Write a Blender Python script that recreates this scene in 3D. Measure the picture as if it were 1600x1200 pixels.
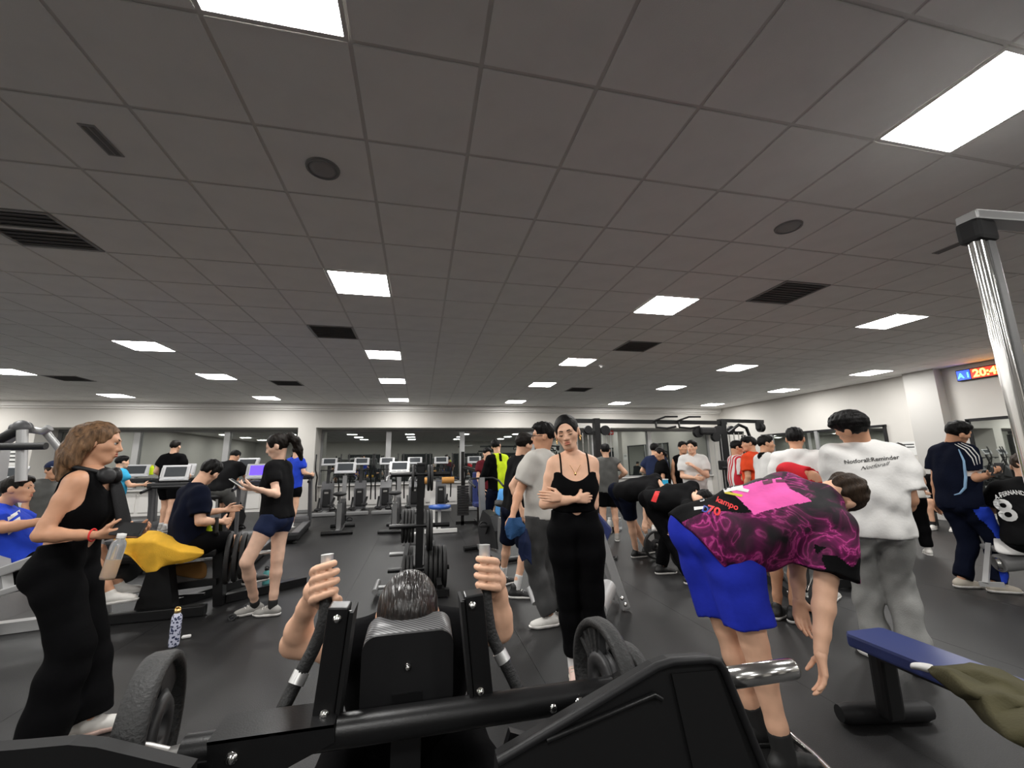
import bpy, bmesh, math, random
import numpy as np
from mathutils import Vector, Matrix
from mathutils.bvhtree import BVHTree

random.seed(7)
for o in list(bpy.data.objects):
    bpy.data.objects.remove(o)
scene = bpy.context.scene
COL = scene.collection

# ------------------------------------------------------------------ camera
FPX = 647.19
_yaw, _pit, _rol = 0.219053, 0.185327, -0.0169393
CAM = Vector((0.0, 0.0, 1.40))
_F = Vector((math.sin(_yaw) * math.cos(_pit), math.cos(_yaw) * math.cos(_pit), math.sin(_pit)))
_r0 = Vector((math.cos(_yaw), -math.sin(_yaw), 0))
_u0 = _r0.cross(_F)
_R = _r0 * math.cos(_rol) + _u0 * math.sin(_rol)
_U = -_r0 * math.sin(_rol) + _u0 * math.cos(_rol)
cam_d = bpy.data.cameras.new('camera')
cam_d.sensor_width = 36.0
cam_d.lens = FPX / 1600 * 36.0
cam_d.clip_start = 0.05
cam_d.clip_end = 100
cam = bpy.data.objects.new('camera', cam_d)
COL.objects.link(cam)
cam.matrix_world = Matrix(((_R.x, _U.x, -_F.x, CAM.x), (_R.y, _U.y, -_F.y, CAM.y),
                           (_R.z, _U.z, -_F.z, CAM.z), (0, 0, 0, 1)))
scene.camera = cam

def ray(x, y):
    return _F + _R * ((x - 800) / FPX) + _U * ((600 - y) / FPX)
def at(x, y, Y):            # world point seen at a photograph pixel, at depth Y
    d = ray(x, y); return CAM + d * (Y / d.y)
def atz(x, y, z):           # ... at height z
    d = ray(x, y); return CAM + d * ((z - CAM.z) / d.z)
def atx(x, y, X):
    d = ray(x, y); return CAM + d * (X / d.x)

# ------------------------------------------------------------------ world, exposure
world = bpy.data.worlds.new('world'); scene.world = world
world.use_nodes = True
world.node_tree.nodes['Background'].inputs[0].default_value = (0.01, 0.012, 0.016, 1)
world.node_tree.nodes['Background'].inputs[1].default_value = 0.3
vs = scene.view_settings
vs.view_transform = 'Standard'; vs.look = 'None'; vs.gamma = 1.0; vs.use_curve_mapping = False
vs.exposure = 0.24
PANEL_POWER = 44.0          # emission of the ceiling light panels

CEIL = 3.28
TILE = 0.6
def gx(i): return (i - 1.5887) * TILE
def gy(j): return (j + 2.784) * TILE

# ------------------------------------------------------------------ materials
MATS = {}
def mat(name, color=(.5, .5, .5), rough=.5, metal=0., spec=.5, var=0., vscale=20., bump=0., bscale=60.,
        emit=None, estr=0., coat=0., stretch=None, trans=0., sheen=0.):
    if name in MATS: return MATS[name]
    m = bpy.data.materials.new(name); m.use_nodes = True
    nt = m.node_tree; b = nt.nodes['Principled BSDF']
    b.inputs['Base Color'].default_value = (*color, 1)
    b.inputs['Roughness'].default_value = rough
    b.inputs['Metallic'].default_value = metal
    b.inputs['Specular IOR Level'].default_value = spec
    if coat: b.inputs['Coat Weight'].default_value = coat
    if trans: b.inputs['Transmission Weight'].default_value = trans
    if sheen: b.inputs['Sheen Weight'].default_value = sheen
    if emit:
        b.inputs['Emission Color'].default_value = (*emit, 1); b.inputs['Emission Strength'].default_value = estr
    tc = None
    if var or bump:
        tc = nt.nodes.new('ShaderNodeTexCoord')
        mp = nt.nodes.new('ShaderNodeMapping')
        nt.links.new(tc.outputs['Object'], mp.inputs[0])
        if stretch: mp.inputs['Scale'].default_value = stretch
    if var:
        n = nt.nodes.new('ShaderNodeTexNoise'); n.inputs['Scale'].default_value = vscale; n.inputs['Detail'].default_value = 3
        nt.links.new(mp.outputs[0], n.inputs['Vector'])
        r = nt.nodes.new('ShaderNodeValToRGB')
        r.color_ramp.elements[0].position = .3; r.color_ramp.elements[1].position = .7
        r.color_ramp.elements[0].color = (*[max(0, c * (1 - var)) for c in color], 1)
        r.color_ramp.elements[1].color = (*[min(1, c * (1 + var)) for c in color], 1)
        nt.links.new(n.outputs[0], r.inputs[0]); nt.links.new(r.outputs[0], b.inputs['Base Color'])
    if bump:
        n = nt.nodes.new('ShaderNodeTexNoise'); n.inputs['Scale'].default_value = bscale; n.inputs['Detail'].default_value = 2
        nt.links.new(mp.outputs[0], n.inputs['Vector'])
        bp = nt.nodes.new('ShaderNodeBump'); bp.inputs['Strength'].default_value = bump; bp.inputs['Distance'].default_value = .01
        nt.links.new(n.outputs[0], bp.inputs['Height']); nt.links.new(bp.outputs[0], b.inputs['Normal'])
    MATS[name] = m
    return m

def srgb(r, g, b):
    return tuple(((c / 255) / 12.92 if c / 255 <= .04045 else ((c / 255 + .055) / 1.055) ** 2.4) for c in (r, g, b))

mat('ceiling_tile', (.95, .94, .915), .75, var=.04, vscale=3, bump=.15, bscale=180)
mat('ceiling_bar', (.75, .73, .70), .35)
mat('wall_paint', (.66, .635, .595), .65, var=.03, vscale=1.5)
mat('white_paint', (.80, .78, .75), .5)
mat('rubber_floor', (.016, .016, .0165), .45, spec=.35, var=.35, vscale=160, bump=.25, bscale=220)
mat('dark_seam', (.008, .008, .008), .8)
mat('vent_dark', (.16, .155, .155), .6)
mat('speaker_grey', (.34, .335, .33), .6)
mat('black_metal', (.008, .008, .0085), .34, spec=.4, bump=.05, bscale=300)
mat('black_paint', (.007, .007, .0075), .6, spec=.3)
mat('black_plastic', (.011, .011, .012), .5, spec=.35)
mat('grey_plastic', (.10, .10, .105), .45)
mat('mid_grey', (.22, .22, .22), .45)
mat('silver_paint', (.50, .50, .50), .35, metal=.4)
mat('steel_grey', (.28, .28, .28), .4, metal=.5)
mat('chrome', (.82, .81, .79), .16, metal=1.)
mat('brushed', (.62, .61, .59), .32, metal=1.)
mat('rubber', (.018, .018, .018), .6, bump=.3, bscale=140)
mat('iron_plate', (.022, .022, .023), .5, var=.3, vscale=40)
mat('window_frame', (.30, .30, .30), .5)
mat('white_plastic', (.75, .74, .72), .4)
mat('paper', (.8, .8, .78), .7)

# ------------------------------------------------------------------ mesh helpers
class MB:
    """collects shapes for ONE mesh object"""
    def __init__(s): s.v = []; s.f = []; s.m = []; s.sm = []; s.mats = []; s.cur = 0; s.smooth = False
    def use(s, m, smooth=None):
        m = MATS[m] if isinstance(m, str) else m
        if m not in s.mats: s.mats.append(m)
        s.cur = s.mats.index(m)
        if smooth is not None: s.smooth = smooth
        return s
    def add(s, verts, faces, smooth=None):
        o = len(s.v); s.v += [tuple(v) for v in verts]
        for f in faces:
            s.f.append([i + o for i in f]); s.m.append(s.cur); s.sm.append(s.smooth if smooth is None else smooth)
    def box(s, c, size, rot=None, bev=.0):
        c = Vector(c); hx, hy, hz = [d / 2 for d in size]
        R = rot if rot is not None else Matrix.Identity(3)
        if isinstance(R, (int, float)): R = Matrix.Rotation(R, 3, 'Z')
        if bev <= 0:
            vs_ = [(sx * hx, sy * hy, sz * hz) for sz in (-1, 1) for sy in (-1, 1) for sx in (-1, 1)]
            fs = [(0, 2, 3, 1), (4, 5, 7, 6), (0, 1, 5, 4), (2, 6, 7, 3), (0, 4, 6, 2), (1, 3, 7, 5)]
            s.add([c + R @ Vector(v) for v in vs_], fs, False); return s
        b = min(bev, hx * .95, hy * .95, hz * .95)
        bm = bmesh.new(); bmesh.ops.create_cube(bm, size=1.0)
        for v in bm.verts: v.co = Vector((v.co.x * 2 * hx, v.co.y * 2 * hy, v.co.z * 2 * hz))
        bmesh.ops.bevel(bm, geom=bm.edges[:], offset=b, segments=2, profile=.6, affect='EDGES')
        s.bm(bm, c, R); return s
    def bm(s, bm, c=Vector(), R=Matrix.Identity(3), smooth=False):
        bm.verts.index_update()
        s.add([Vector(c) + R @ v.co for v in bm.verts], [[v.index for v in f.verts] for f in bm.faces], smooth)
        bm.free()
    def tube(s, pts, r, n=10, caps=True, r2=None):
        """swept tube along a polyline; r may be a list"""
        P = [Vector(p) for p in pts]; N = len(P)
        rs = r if isinstance(r, (list, tuple)) else [r if r2 is None else r + (r2 - r) * i / max(1, N - 1) for i in range(N)]
        verts = []; up = None
        for i, p in enumerate(P):
            if i == 0: t = (P[1] - p).normalized()
            elif i == N - 1: t = (p - P[-2]).normalized()
            else:
                t = ((p - P[i - 1]).normalized() + (P[i + 1] - p).normalized())
                t = t.normalized() if t.length > 1e-6 else (P[i + 1] - p).normalized()
            if up is None:
                up = Vector((0, 0, 1)) if abs(t.z) < .9 else Vector((1, 0, 0))
            a = (up - t * up.dot(t)).normalized(); b = t.cross(a); up = a
            for k in range(n):
                an = 2 * math.pi * k / n
                verts.append(p + (a * math.cos(an) + b * math.sin(an)) * rs[i])
        fs = []
        for i in range(N - 1):
            for k in range(n):
                k2 = (k + 1) % n
                fs.append((i * n + k, i * n + k2, (i + 1) * n + k2, (i + 1) * n + k))
        s.add(verts, fs, True)
        if caps:
            s.add(verts[:n], [tuple(range(n))[::-1]], False); s.add(verts[-n:], [tuple(range(n))], False)
        return s
    def bar(s, a, b, w, h=None, up=(0, 0, 1), bev=0.):
        """square-section beam from a to b"""
        a = Vector(a); b = Vector(b); h = h or w
        y = (b - a); L = y.length; y = y / L
        upv = Vector(up)
        if abs(y.dot(upv)) > .98: upv = Vector((0, 1, 0)) if abs(y.y) < .9 else Vector((1, 0, 0))
        x = y.cross(upv).normalized(); z = x.cross(y)
        R = Matrix((x, y, z)).transposed()
        return s.box((a + b) / 2, (w, L, h), R, bev)
    def cyl(s, a, b, r, n=20, r2=None):
        return s.tube([a, b], [r, r if r2 is None else r2], n)
    def lathe(s, base, axis, prof, n=28, closed=False):
        """prof = [(radius, height)] turned about axis through base"""
        base = Vector(base); ax = Vector(axis).normalized()
        a = (Vector((0, 0, 1)) if abs(ax.z) < .9 else Vector((1, 0, 0))); a = (a - ax * a.dot(ax)).normalized(); b = ax.cross(a)
        verts = []; fs = []; M = len(prof)
        for r, h in prof:
            for k in range(n):
                an = 2 * math.pi * k / n
                verts.append(base + ax * h + (a * math.cos(an) + b * math.sin(an)) * max(r, 1e-4))
        R_ = M if closed else M - 1
        for i in range(R_):
            i2 = (i + 1) % M
            for k in range(n):
                k2 = (k + 1) % n
                fs.append((i * n + k, i * n + k2, i2 * n + k2, i2 * n + k))
        s.add(verts, fs, True); return s
    def prism(s, pts, d):
        """polygon (list of 3D points, planar) extruded by vector d"""
        P = [Vector(p) for p in pts]; d = Vector(d); n = len(P)
        vs_ = P + [p + d for p in P]
        fs = [tuple(range(n))[::-1], tuple(range(n, 2 * n))] + [(i, (i + 1) % n, (i + 1) % n + n, i + n) for i in range(n)]
        s.add(vs_, fs, False); return s
    def ball(s, c, r, n=14, sc=(1, 1, 1)):
        c = Vector(c); prof = []
        vs_ = []; fs = []; m = n // 2
        for i in range(m + 1):
            th = math.pi * i / m
            for k in range(n):
                ph = 2 * math.pi * k / n
                vs_.append(c + Vector((math.sin(th) * math.cos(ph) * sc[0], math.sin(th) * math.sin(ph) * sc[1], math.cos(th) * sc[2])) * r)
        for i in range(m):
            for k in range(n):
                k2 = (k + 1) % n
                fs.append((i * n + k, (i + 1) * n + k, (i + 1) * n + k2, i * n + k2))
        s.add(vs_, fs, True); return s
    def build(s, name, parent=None, m=None):
        me = bpy.data.meshes.new(name)
        me.from_pydata(s.v, [], s.f)
        mats = [MATS[m] if isinstance(m, str) else m] if m is not None else s.mats
        for q in mats: me.materials.append(q)
        if m is None: me.polygons.foreach_set('material_index', s.m)
        me.polygons.foreach_set('use_smooth', s.sm)
        bm = bmesh.new(); bm.from_mesh(me)
        bmesh.ops.recalc_face_normals(bm, faces=bm.faces); bm.to_mesh(me); bm.free()
        me.update()
        o = bpy.data.objects.new(name, me); COL.objects.link(o)
        if parent is not None:
            o.parent = parent
            o.matrix_parent_inverse = parent.matrix_world.inverted() if False else Matrix.Translation(-parent.location) if parent.rotation_euler.z == 0 else (Matrix.Translation(parent.location) @ parent.rotation_euler.to_matrix().to_4x4()).inverted()
        return o

def thing(name, label, cat, loc=(0, 0, 0), group=None):
    o = bpy.data.objects.new(name, None); COL.objects.link(o)
    o.location = loc; o.empty_display_size = .1
    o['label'] = label; o['category'] = cat
    if group: o['group'] = group
    return o
def tag(o, label=None, cat=None, group=None, kind=None):
    if label: o['label'] = label
    if cat: o['category'] = cat
    if group: o['group'] = group
    if kind: o['kind'] = kind
    return o
def part(name, parent, m, fn, label=None):
    b = MB(); b.use(m); fn(b); o = b.build(name, parent)
    if label: o['label'] = label
    return o
def copy_tree(o, loc=None, rz=None, label=None, parent=None):
    c = o.copy(); COL.objects.link(c)
    if parent is not None: c.parent = parent
    if loc is not None: c.location = loc
    if rz is not None: c.rotation_euler = (0, 0, rz)
    if label: c['label'] = label
    for ch in list(o.children): copy_tree(ch, parent=c)
    return c
def arc(c, r, a0, a1, u, v, n=8):
    c = Vector(c); u = Vector(u); v = Vector(v)
    return [c + u * (r * math.cos(a0 + (a1 - a0) * i / n)) + v * (r * math.sin(a0 + (a1 - a0) * i / n)) for i in range(n + 1)]
# ================================================================== THE ROOM
XL, XR, YB, YW = -13.0, 11.37, -8.0, 14.0     # left wall, right wall, wall behind the camera, back wall face
GL = 14.78                                     # plane of the back windows
def struct(b, name, parent=None, label=None):
    o = b.build(name, parent)
    if parent is None: o['kind'] = 'structure'
    if label: o['label'] = label
    return o

# floor: screed and rolls of rubber with butt joints running into the room
b = MB(); b.use('dark_seam'); b.box(((XL + XR) / 2, (YB + 15.2) / 2, -.06), (XR - XL, 15.2 - YB, .1))
floor = struct(b, 'floor', label='black rubber gym floor')
W = 1.55; x = -.73 - W * 8
while x < XR:
    x0, x1 = max(x, XL) + .0012, min(x + W, XR) - .0012
    if x1 > x0:
        b = MB(); b.use('rubber_floor'); b.box(((x0 + x1) / 2, (YB + 15.0) / 2, -.005), (x1 - x0, 15.0 - YB, .01))
        b.build('rubber_roll', floor)
    x += W

# ceiling: dark bars above 60 cm tiles
LIGHTS = [(i, j) for i in (-18, -12, -6, 0, 6, 12, 18) for j in (-11, -6, -1, 4, 9, 13, 18) if (i, j) not in ((18, -1), (18, -6))]  # rows behind the camera are unseen, added for lighting and reflections
VENTS = [(-4, 3), (-1, 7), (8, 3), (7, 7), (-4, 14), (-11, 14), (8, 14)]
b = MB(); b.use('ceiling_bar'); b.box(((XL + XR) / 2, (YB + 14.1) / 2, CEIL + .05), (XR - XL, 14.1 - YB, .084))
ceiling = struct(b, 'ceiling', label='suspended ceiling of square grey mineral tiles')
cells = []
for i in range(-20, 21):
    for j in range(-17, 21):
        x0, x1, y0, y1 = gx(i), gx(i + 1), gy(j), gy(j + 1)
        x0c, x1c, y0c, y1c = max(x0, XL), min(x1, XR), max(y0, YB), min(y1, 13.86)
        if x1c - x0c < .05 or y1c - y0c < .05 or (i, j) in LIGHTS or (i, j) in VENTS: continue
        cells.append((i, j, x0c, x1c, y0c, y1c))
def inview(c):
    p = Vector(((c[2] + c[3]) / 2, (c[4] + c[5]) / 2, CEIL)) - CAM
    d = p.dot(_F)
    return d > .25 and abs(p.dot(_R) / d) < 1.35 and p.dot(_U) / d < 1.1
g = .011
full = MB(); full.use('ceiling_tile'); full.box((0, 0, .004), (TILE - 2 * g, TILE - 2 * g, .008), bev=.003)
first = None; rest = MB(); rest.use('ceiling_tile'); n = 0
cells.sort(key=lambda c: ((c[2] + c[3]) ** 2 + (c[4] + c[5]) ** 2))
for c in cells:
    whole = abs(c[3] - c[2] - TILE) < 1e-3 and abs(c[5] - c[4] - TILE) < 1e-3
    cx, cy_ = (c[2] + c[3]) / 2, (c[4] + c[5]) / 2
    if whole and n < 298 and inview(c):
        if first is None: o = first = full.build('ceiling_tile', ceiling)
        else: o = first.copy(); COL.objects.link(o)
        o.location = (cx, cy_, CEIL); n += 1
    else:
        rest.box((cx, cy_, CEIL + .004), (c[3] - c[2] - 2 * g, c[5] - c[4] - 2 * g, .008))
o = rest.build('ceiling_tile_field', ceiling); o['kind'] = 'stuff'

# back wall: header, pillars, deep window bays, low panel wall
# bays between x pairs; pillars elsewhere
BAYS = [(-13.0, -11.25), (-10.35, -3.70), (-3.18, 11.37)]
b = MB(); b.use('wall_paint')
b.box(((XL + XR) / 2, YW + .5, (2.55 + 3.4) / 2), (XR - XL, 1.0, .85))
for x0, x1 in ((-11.25, -10.35), (-3.70, -3.18)):
    b.box(((x0 + x1) / 2, YW + .5, 1.275), (x1 - x0, 1.0, 2.55))
wall_back = struct(b, 'wall_back', label='cream back wall with deep window bays')
for x0, x1 in BAYS:                                # low panels under the windows
    b = MB(); b.use('white_paint'); b.box(((x0 + x1) / 2, GL + .1, .36), (x1 - x0, .2, .72)); b.build('low_wall', wall_back)
    b = MB(); b.use('white_paint'); b.box(((x0 + x1) / 2, GL - .02, .735), (x1 - x0, .26, .03), bev=.006); b.build('sill', wall_back)
    nn = max(1, round((x1 - x0) / 1.15)); w = (x1 - x0) / nn
    for k in range(nn):
        b = MB(); b.use('white_paint'); b.box((x0 + (k + .5) * w, GL - .012, .38), (w - .09, .024, .56), bev=.008); b.build('radiator_panel', wall_back)
b = MB(); b.use('wall_paint'); b.box(((-3.70 - 10.35) / 2, YW + .97, 1.7), (.01, .01, .01))
# cornice band where ceiling meets wall
b = MB(); b.use('white_paint'); b.box(((XL + XR) / 2, 13.93, 3.21), (XR - XL, .14, .15)); b.box(((XL + XR) / 2, 13.97, 3.11), (XR - XL, .06, .05))
struct(b, 'trim_1', label='pale cornice band along the top of the back wall')
b = MB(); b.use('mid_grey')
for x0, x1 in ((-11.25, -10.35), (-3.70, -3.18)): b.box(((x0 + x1) / 2, YW - .006, .04), (x1 - x0, .012, .08))
struct(b, 'baseboard_back', label='grey skirting on the pillars of the back wall')

# night windows: dark glass that mirrors the room, frames and mullions
def glass_mat(name, refl, tint):
    m = bpy.data.materials.new(name); m.use_nodes = True; nt = m.node_tree
    nt.nodes.clear()
    out = nt.nodes.new('ShaderNodeOutputMaterial'); mx = nt.nodes.new('ShaderNodeMixShader')
    d = nt.nodes.new('ShaderNodeBsdfDiffuse'); d.inputs[0].default_value = (*tint, 1)
    g_ = nt.nodes.new('ShaderNodeBsdfGlossy'); g_.inputs['Color'].default_value = (.86, .9, .86, 1); g_.inputs['Roughness'].default_value = .015
    mx.inputs[0].default_value = refl
    nt.links.new(d.outputs[0], mx.inputs[1]); nt.links.new(g_.outputs[0], mx.inputs[2]); nt.links.new(mx.outputs[0], out.inputs[0])
    MATS[name] = m; return m
glass_mat('window_glass', .42, (.02, .024, .024))
glass_mat('mirror_glass', .80, (.02, .02, .02))
def window(n, x0, x1, mulls, label):
    fb = MB(); fb.use('window_frame')
    fb.box(((x0 + x1) / 2, GL - .0, 2.51), (x1 - x0, .07, .08)); fb.box(((x0 + x1) / 2, GL, .775), (x1 - x0, .07, .05))
    fb.box((x0 + .03, GL, 1.64), (.06, .07, 1.7)); fb.box((x1 - .03, GL, 1.64), (.06, .07, 1.7))
    w = struct(fb, f'window_{n}', label=label); cuts = [x0] + list(mulls) + [x1]
    for a_, c_ in zip(cuts, cuts[1:]):
        b = MB(); b.use('window_glass'); b.box(((a_ + c_) / 2, GL + .03, 1.64), (c_ - a_, .02, 1.82)); b.build('pane', w)
    for q in mulls:
        m = MB(); m.use('silver_paint'); m.box((q, GL - .02, 1.63), (.17, .09, 1.68), bev=.01); m.build('mullion', w)
    return w
window(1, -13, -11.25, [], 'dark night window left of the papered pillar')
window(2, -10.35, -3.70, [-8.35, -5.93], 'dark window bay behind the treadmills')
window(3, -3.18, 11.37, [-1.04, 1.45, 4.0, 6.4, 8.73], 'long dark window bay behind the cross trainers')

# side and rear walls
b = MB(); b.use('wall_paint'); b.box((XR + .1, (YB + 15) / 2, 1.65), (.2, 15 - YB, 3.3))
wall_right = struct(b, 'wall_right', label='cream right-hand wall')
b = MB(); b.use(mat('column_paint', (.52, .505, .48), .6)); b.box((XR - .12, 7.1, 1.64), (.24, .62, 3.28)); struct(b, 'trim_2', label='pale square column on the right wall')
b = MB(); b.use('wall_paint'); b.box((XL - .1, (YB + 15) / 2, 1.65), (.2, 15 - YB, 3.3)); struct(b, 'wall_left', label='cream left-hand wall')
b = MB(); b.use('wall_paint'); b.box(((XL + XR) / 2, YB - .1, 1.65), (XR - XL, .2, 3.3)); wr = struct(b, 'wall_rear', label='cream wall behind the camera')
for k in range(5):                                 # openings / dark panels on that wall, seen only in the windows
    b = MB(); b.use('black_plastic'); b.box((-9 + k * 4.4, YB + .02, 1.1), (2.6, .04, 2.2)); b.build('dark_panel', wr)
b = MB(); b.use('mid_grey'); b.box((XR - .006, 4.0, .05), (.012, 19, .1)); struct(b, 'baseboard_right', label='grey skirting along the right wall')
b = MB(); b.use('wall_paint'); b.box(((XL + XR) / 2, 15.1, 1.65), (XR - XL, .1, 3.3)); struct(b, 'wall_outer', label='wall closing the window bays')

# wall mirrors on the right wall
def wall_mirror(y0, y1, z0, z1, mulls, label):
    t = thing('wall_mirror', label, 'mirror', (XR, (y0 + y1) / 2, z0))
    part('mirror_glass', t, 'mirror_glass', lambda b: b.box((XR - .02, (y0 + y1) / 2, (z0 + z1) / 2), (.02, y1 - y0, z1 - z0)))
    def fr(b):
        b.box((XR - .025, (y0 + y1) / 2, z1), (.05, y1 - y0 + .08, .06)); b.box((XR - .025, (y0 + y1) / 2, z0), (.05, y1 - y0 + .08, .06))
        b.box((XR - .025, y0, (z0 + z1) / 2), (.05, .06, z1 - z0)); b.box((XR - .025, y1, (z0 + z1) / 2), (.05, .06, z1 - z0))
    part('frame', t, 'black_plastic', fr)
    for q in mulls: part('divider', t, 'window_frame', lambda b: b.box((XR - .03, q, (z0 + z1) / 2), (.06, .1, z1 - z0)))
    return t
wall_mirror(8.15, 12.0, .35, 2.13, [10.0, 11.6], 'long black framed wall mirror behind the man in the plain white tee')
wall_mirror(3.2, 6.5, .3, 2.1, [], 'big wall mirror right of the pale column under the clock')

# ================================================================== CEILING FITTINGS
m = bpy.data.materials.new('light_panel'); m.use_nodes = True; nt = m.node_tree; nt.nodes.clear()
_o = nt.nodes.new('ShaderNodeOutputMaterial'); _e = nt.nodes.new('ShaderNodeEmission')
_e.inputs[0].default_value = (1.0, .985, .955, 1); _e.inputs[1].default_value = PANEL_POWER
nt.links.new(_e.outputs[0], _o.inputs[0]); MATS['light_panel'] = m
colname = {-18: 'out beyond the left edge', -12: 'at the far left', -6: 'above the treadmill side', 0: 'above the plate tree',
           6: 'above the arms-crossed woman', 12: 'above the men on the right', 18: 'along the right wall'}
rowname = {18: 'closest to the back wall', 13: 'second from the back wall', 9: 'third from the back wall', 4: 'fourth from the back wall',
           -1: 'fifth from the back', -6: 'added unseen behind the camera', -11: 'added unseen far behind the camera'}
fr0 = MB(); fr0.use('white_paint')
for sx in (-1, 1): fr0.box((sx * .288, 0, .0), (.02, .596, .012)); fr0.box((0, sx * .288, .0), (.556, .02, .012))
df0 = MB(); df0.use('light_panel'); df0.add([(-.278, -.278, -.002), (.278, -.278, -.002), (.278, .278, -.002), (-.278, .278, -.002)], [(0, 3, 2, 1)])
me_fr = me_df = None
for i, j in LIGHTS:
    cx, cy_ = gx(i + .5), gy(j + .5)
    if cx > XR - .3 or cx < XL + .3: continue
    t = thing('ceiling_light', f'lit square ceiling panel {colname[i]}, {rowname[j]}', 'ceiling light', (cx, cy_, CEIL), 'square light panels in the ceiling')
    if me_fr is None:
        a = fr0.build('frame'); d = df0.build('diffuser'); me_fr, me_df = a.data, d.data
        # diffuser faces down
    else:
        a = bpy.data.objects.new('frame', me_fr); d = bpy.data.objects.new('diffuser', me_df); COL.objects.link(a); COL.objects.link(d)
    a.parent = t; d.parent = t
ventlab = {(-4, 3): 'dark split air vent in the ceiling at the left edge', (-1, 7): 'dark square vent between two light panels above the plate tree',
           (8, 3): 'dark square ceiling vent with a smudge, right of centre', (7, 7): 'dark square vent above the man in the beige tee',
           (-4, 14): 'small dark vent above the girl on her phone', (-11, 14): 'thin dark vent at the far left near the back',
           (8, 14): 'faint far vent above the cable machine'}
for (i, j), lb in ventlab.items():
    cx, cy_ = gx(i + .5), gy(j + .5)
    t = thing('ceiling_vent', lb, 'vent', (cx, cy_, CEIL), 'dark vents in the ceiling')
    part('frame', t, 'speaker_grey', lambda b: [b.box((cx + sx * .284, cy_, CEIL + .002), (.024, .592, .012)) for sx in (-1, 1)] +
         [b.box((cx, cy_ + sx * .284, CEIL + .002), (.544, .024, .012)) for sx in (-1, 1)])
    part('grille', t, 'vent_dark', lambda b: b.box((cx, cy_, CEIL + .008), (.55, .55, .006)))
    for k in range(9):
        y_ = cy_ - .24 + k * .06
        part('slat', t, 'vent_dark', lambda b: b.box((cx, y_, CEIL + .001), (.54, .03, .004), Matrix.Rotation(.5, 3, 'X')))
    if (i, j) == (-4, 3): part('divider', t, 'white_paint', lambda b: b.box((cx, cy_ - .03, CEIL - .003), (.58, .03, .012)))
for (i, j), lb in {(0, 1): 'round grey ceiling speaker on the left', (6, 1): 'round grey ceiling speaker on the right'}.items():
    cx, cy_ = gx(i + .5), gy(j + .5)
    t = thing('ceiling_speaker', lb, 'speaker', (cx, cy_, CEIL), 'round ceiling speakers')
    part('rim', t, 'mid_grey', lambda b: b.lathe((cx, cy_, CEIL), (0, 0, -1), [(.088, -.005), (.088, .012), (.1, .012), (.104, .0), (.104, -.005)]))
    part('grille', t, 'speaker_grey', lambda b: b.lathe((cx, cy_, CEIL), (0, 0, -1), [(.001, .012), (.05, .0115), (.09, .008), (.09, -.005), (.001, -.005)]))
for (i, j), lb in {(-2, 1): 'small dark slot diffuser in the ceiling tile at upper left', (9, 1): 'thin dark slot diffuser beside the steel rack top'}.items():
    cx, cy_ = gx(i + .5), gy(j + .5)
    t = thing('slot_diffuser', lb, 'vent', (cx, cy_, CEIL), 'slot diffusers in the ceiling')
    part('frame', t, 'speaker_grey', lambda b: b.box((cx, cy_, CEIL + .0), (.085, .25, .01), bev=.003))
    for k in (-1, 1): part('slot', t, 'vent_dark', lambda b: b.box((cx + k * .018, cy_, CEIL - .004), (.024, .22, .006)))
cx, cy_ = gx(7.46), gy(9.74)
t = thing('smoke_detector', 'tiny smoke detector on the ceiling beside a lit panel', 'smoke detector', (cx, cy_, CEIL))
part('base', t, 'white_plastic', lambda b: b.lathe((cx, cy_, CEIL), (0, 0, -1), [(.0, 0), (.06, 0), (.06, .02), (.05, .03), (.001, .03)]))
part('dome', t, 'white_plastic', lambda b: b.lathe((cx, cy_, CEIL - .03), (0, 0, -1), [(.035, 0), (.03, .02), (.015, .03), (.001, .032)]))
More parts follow.
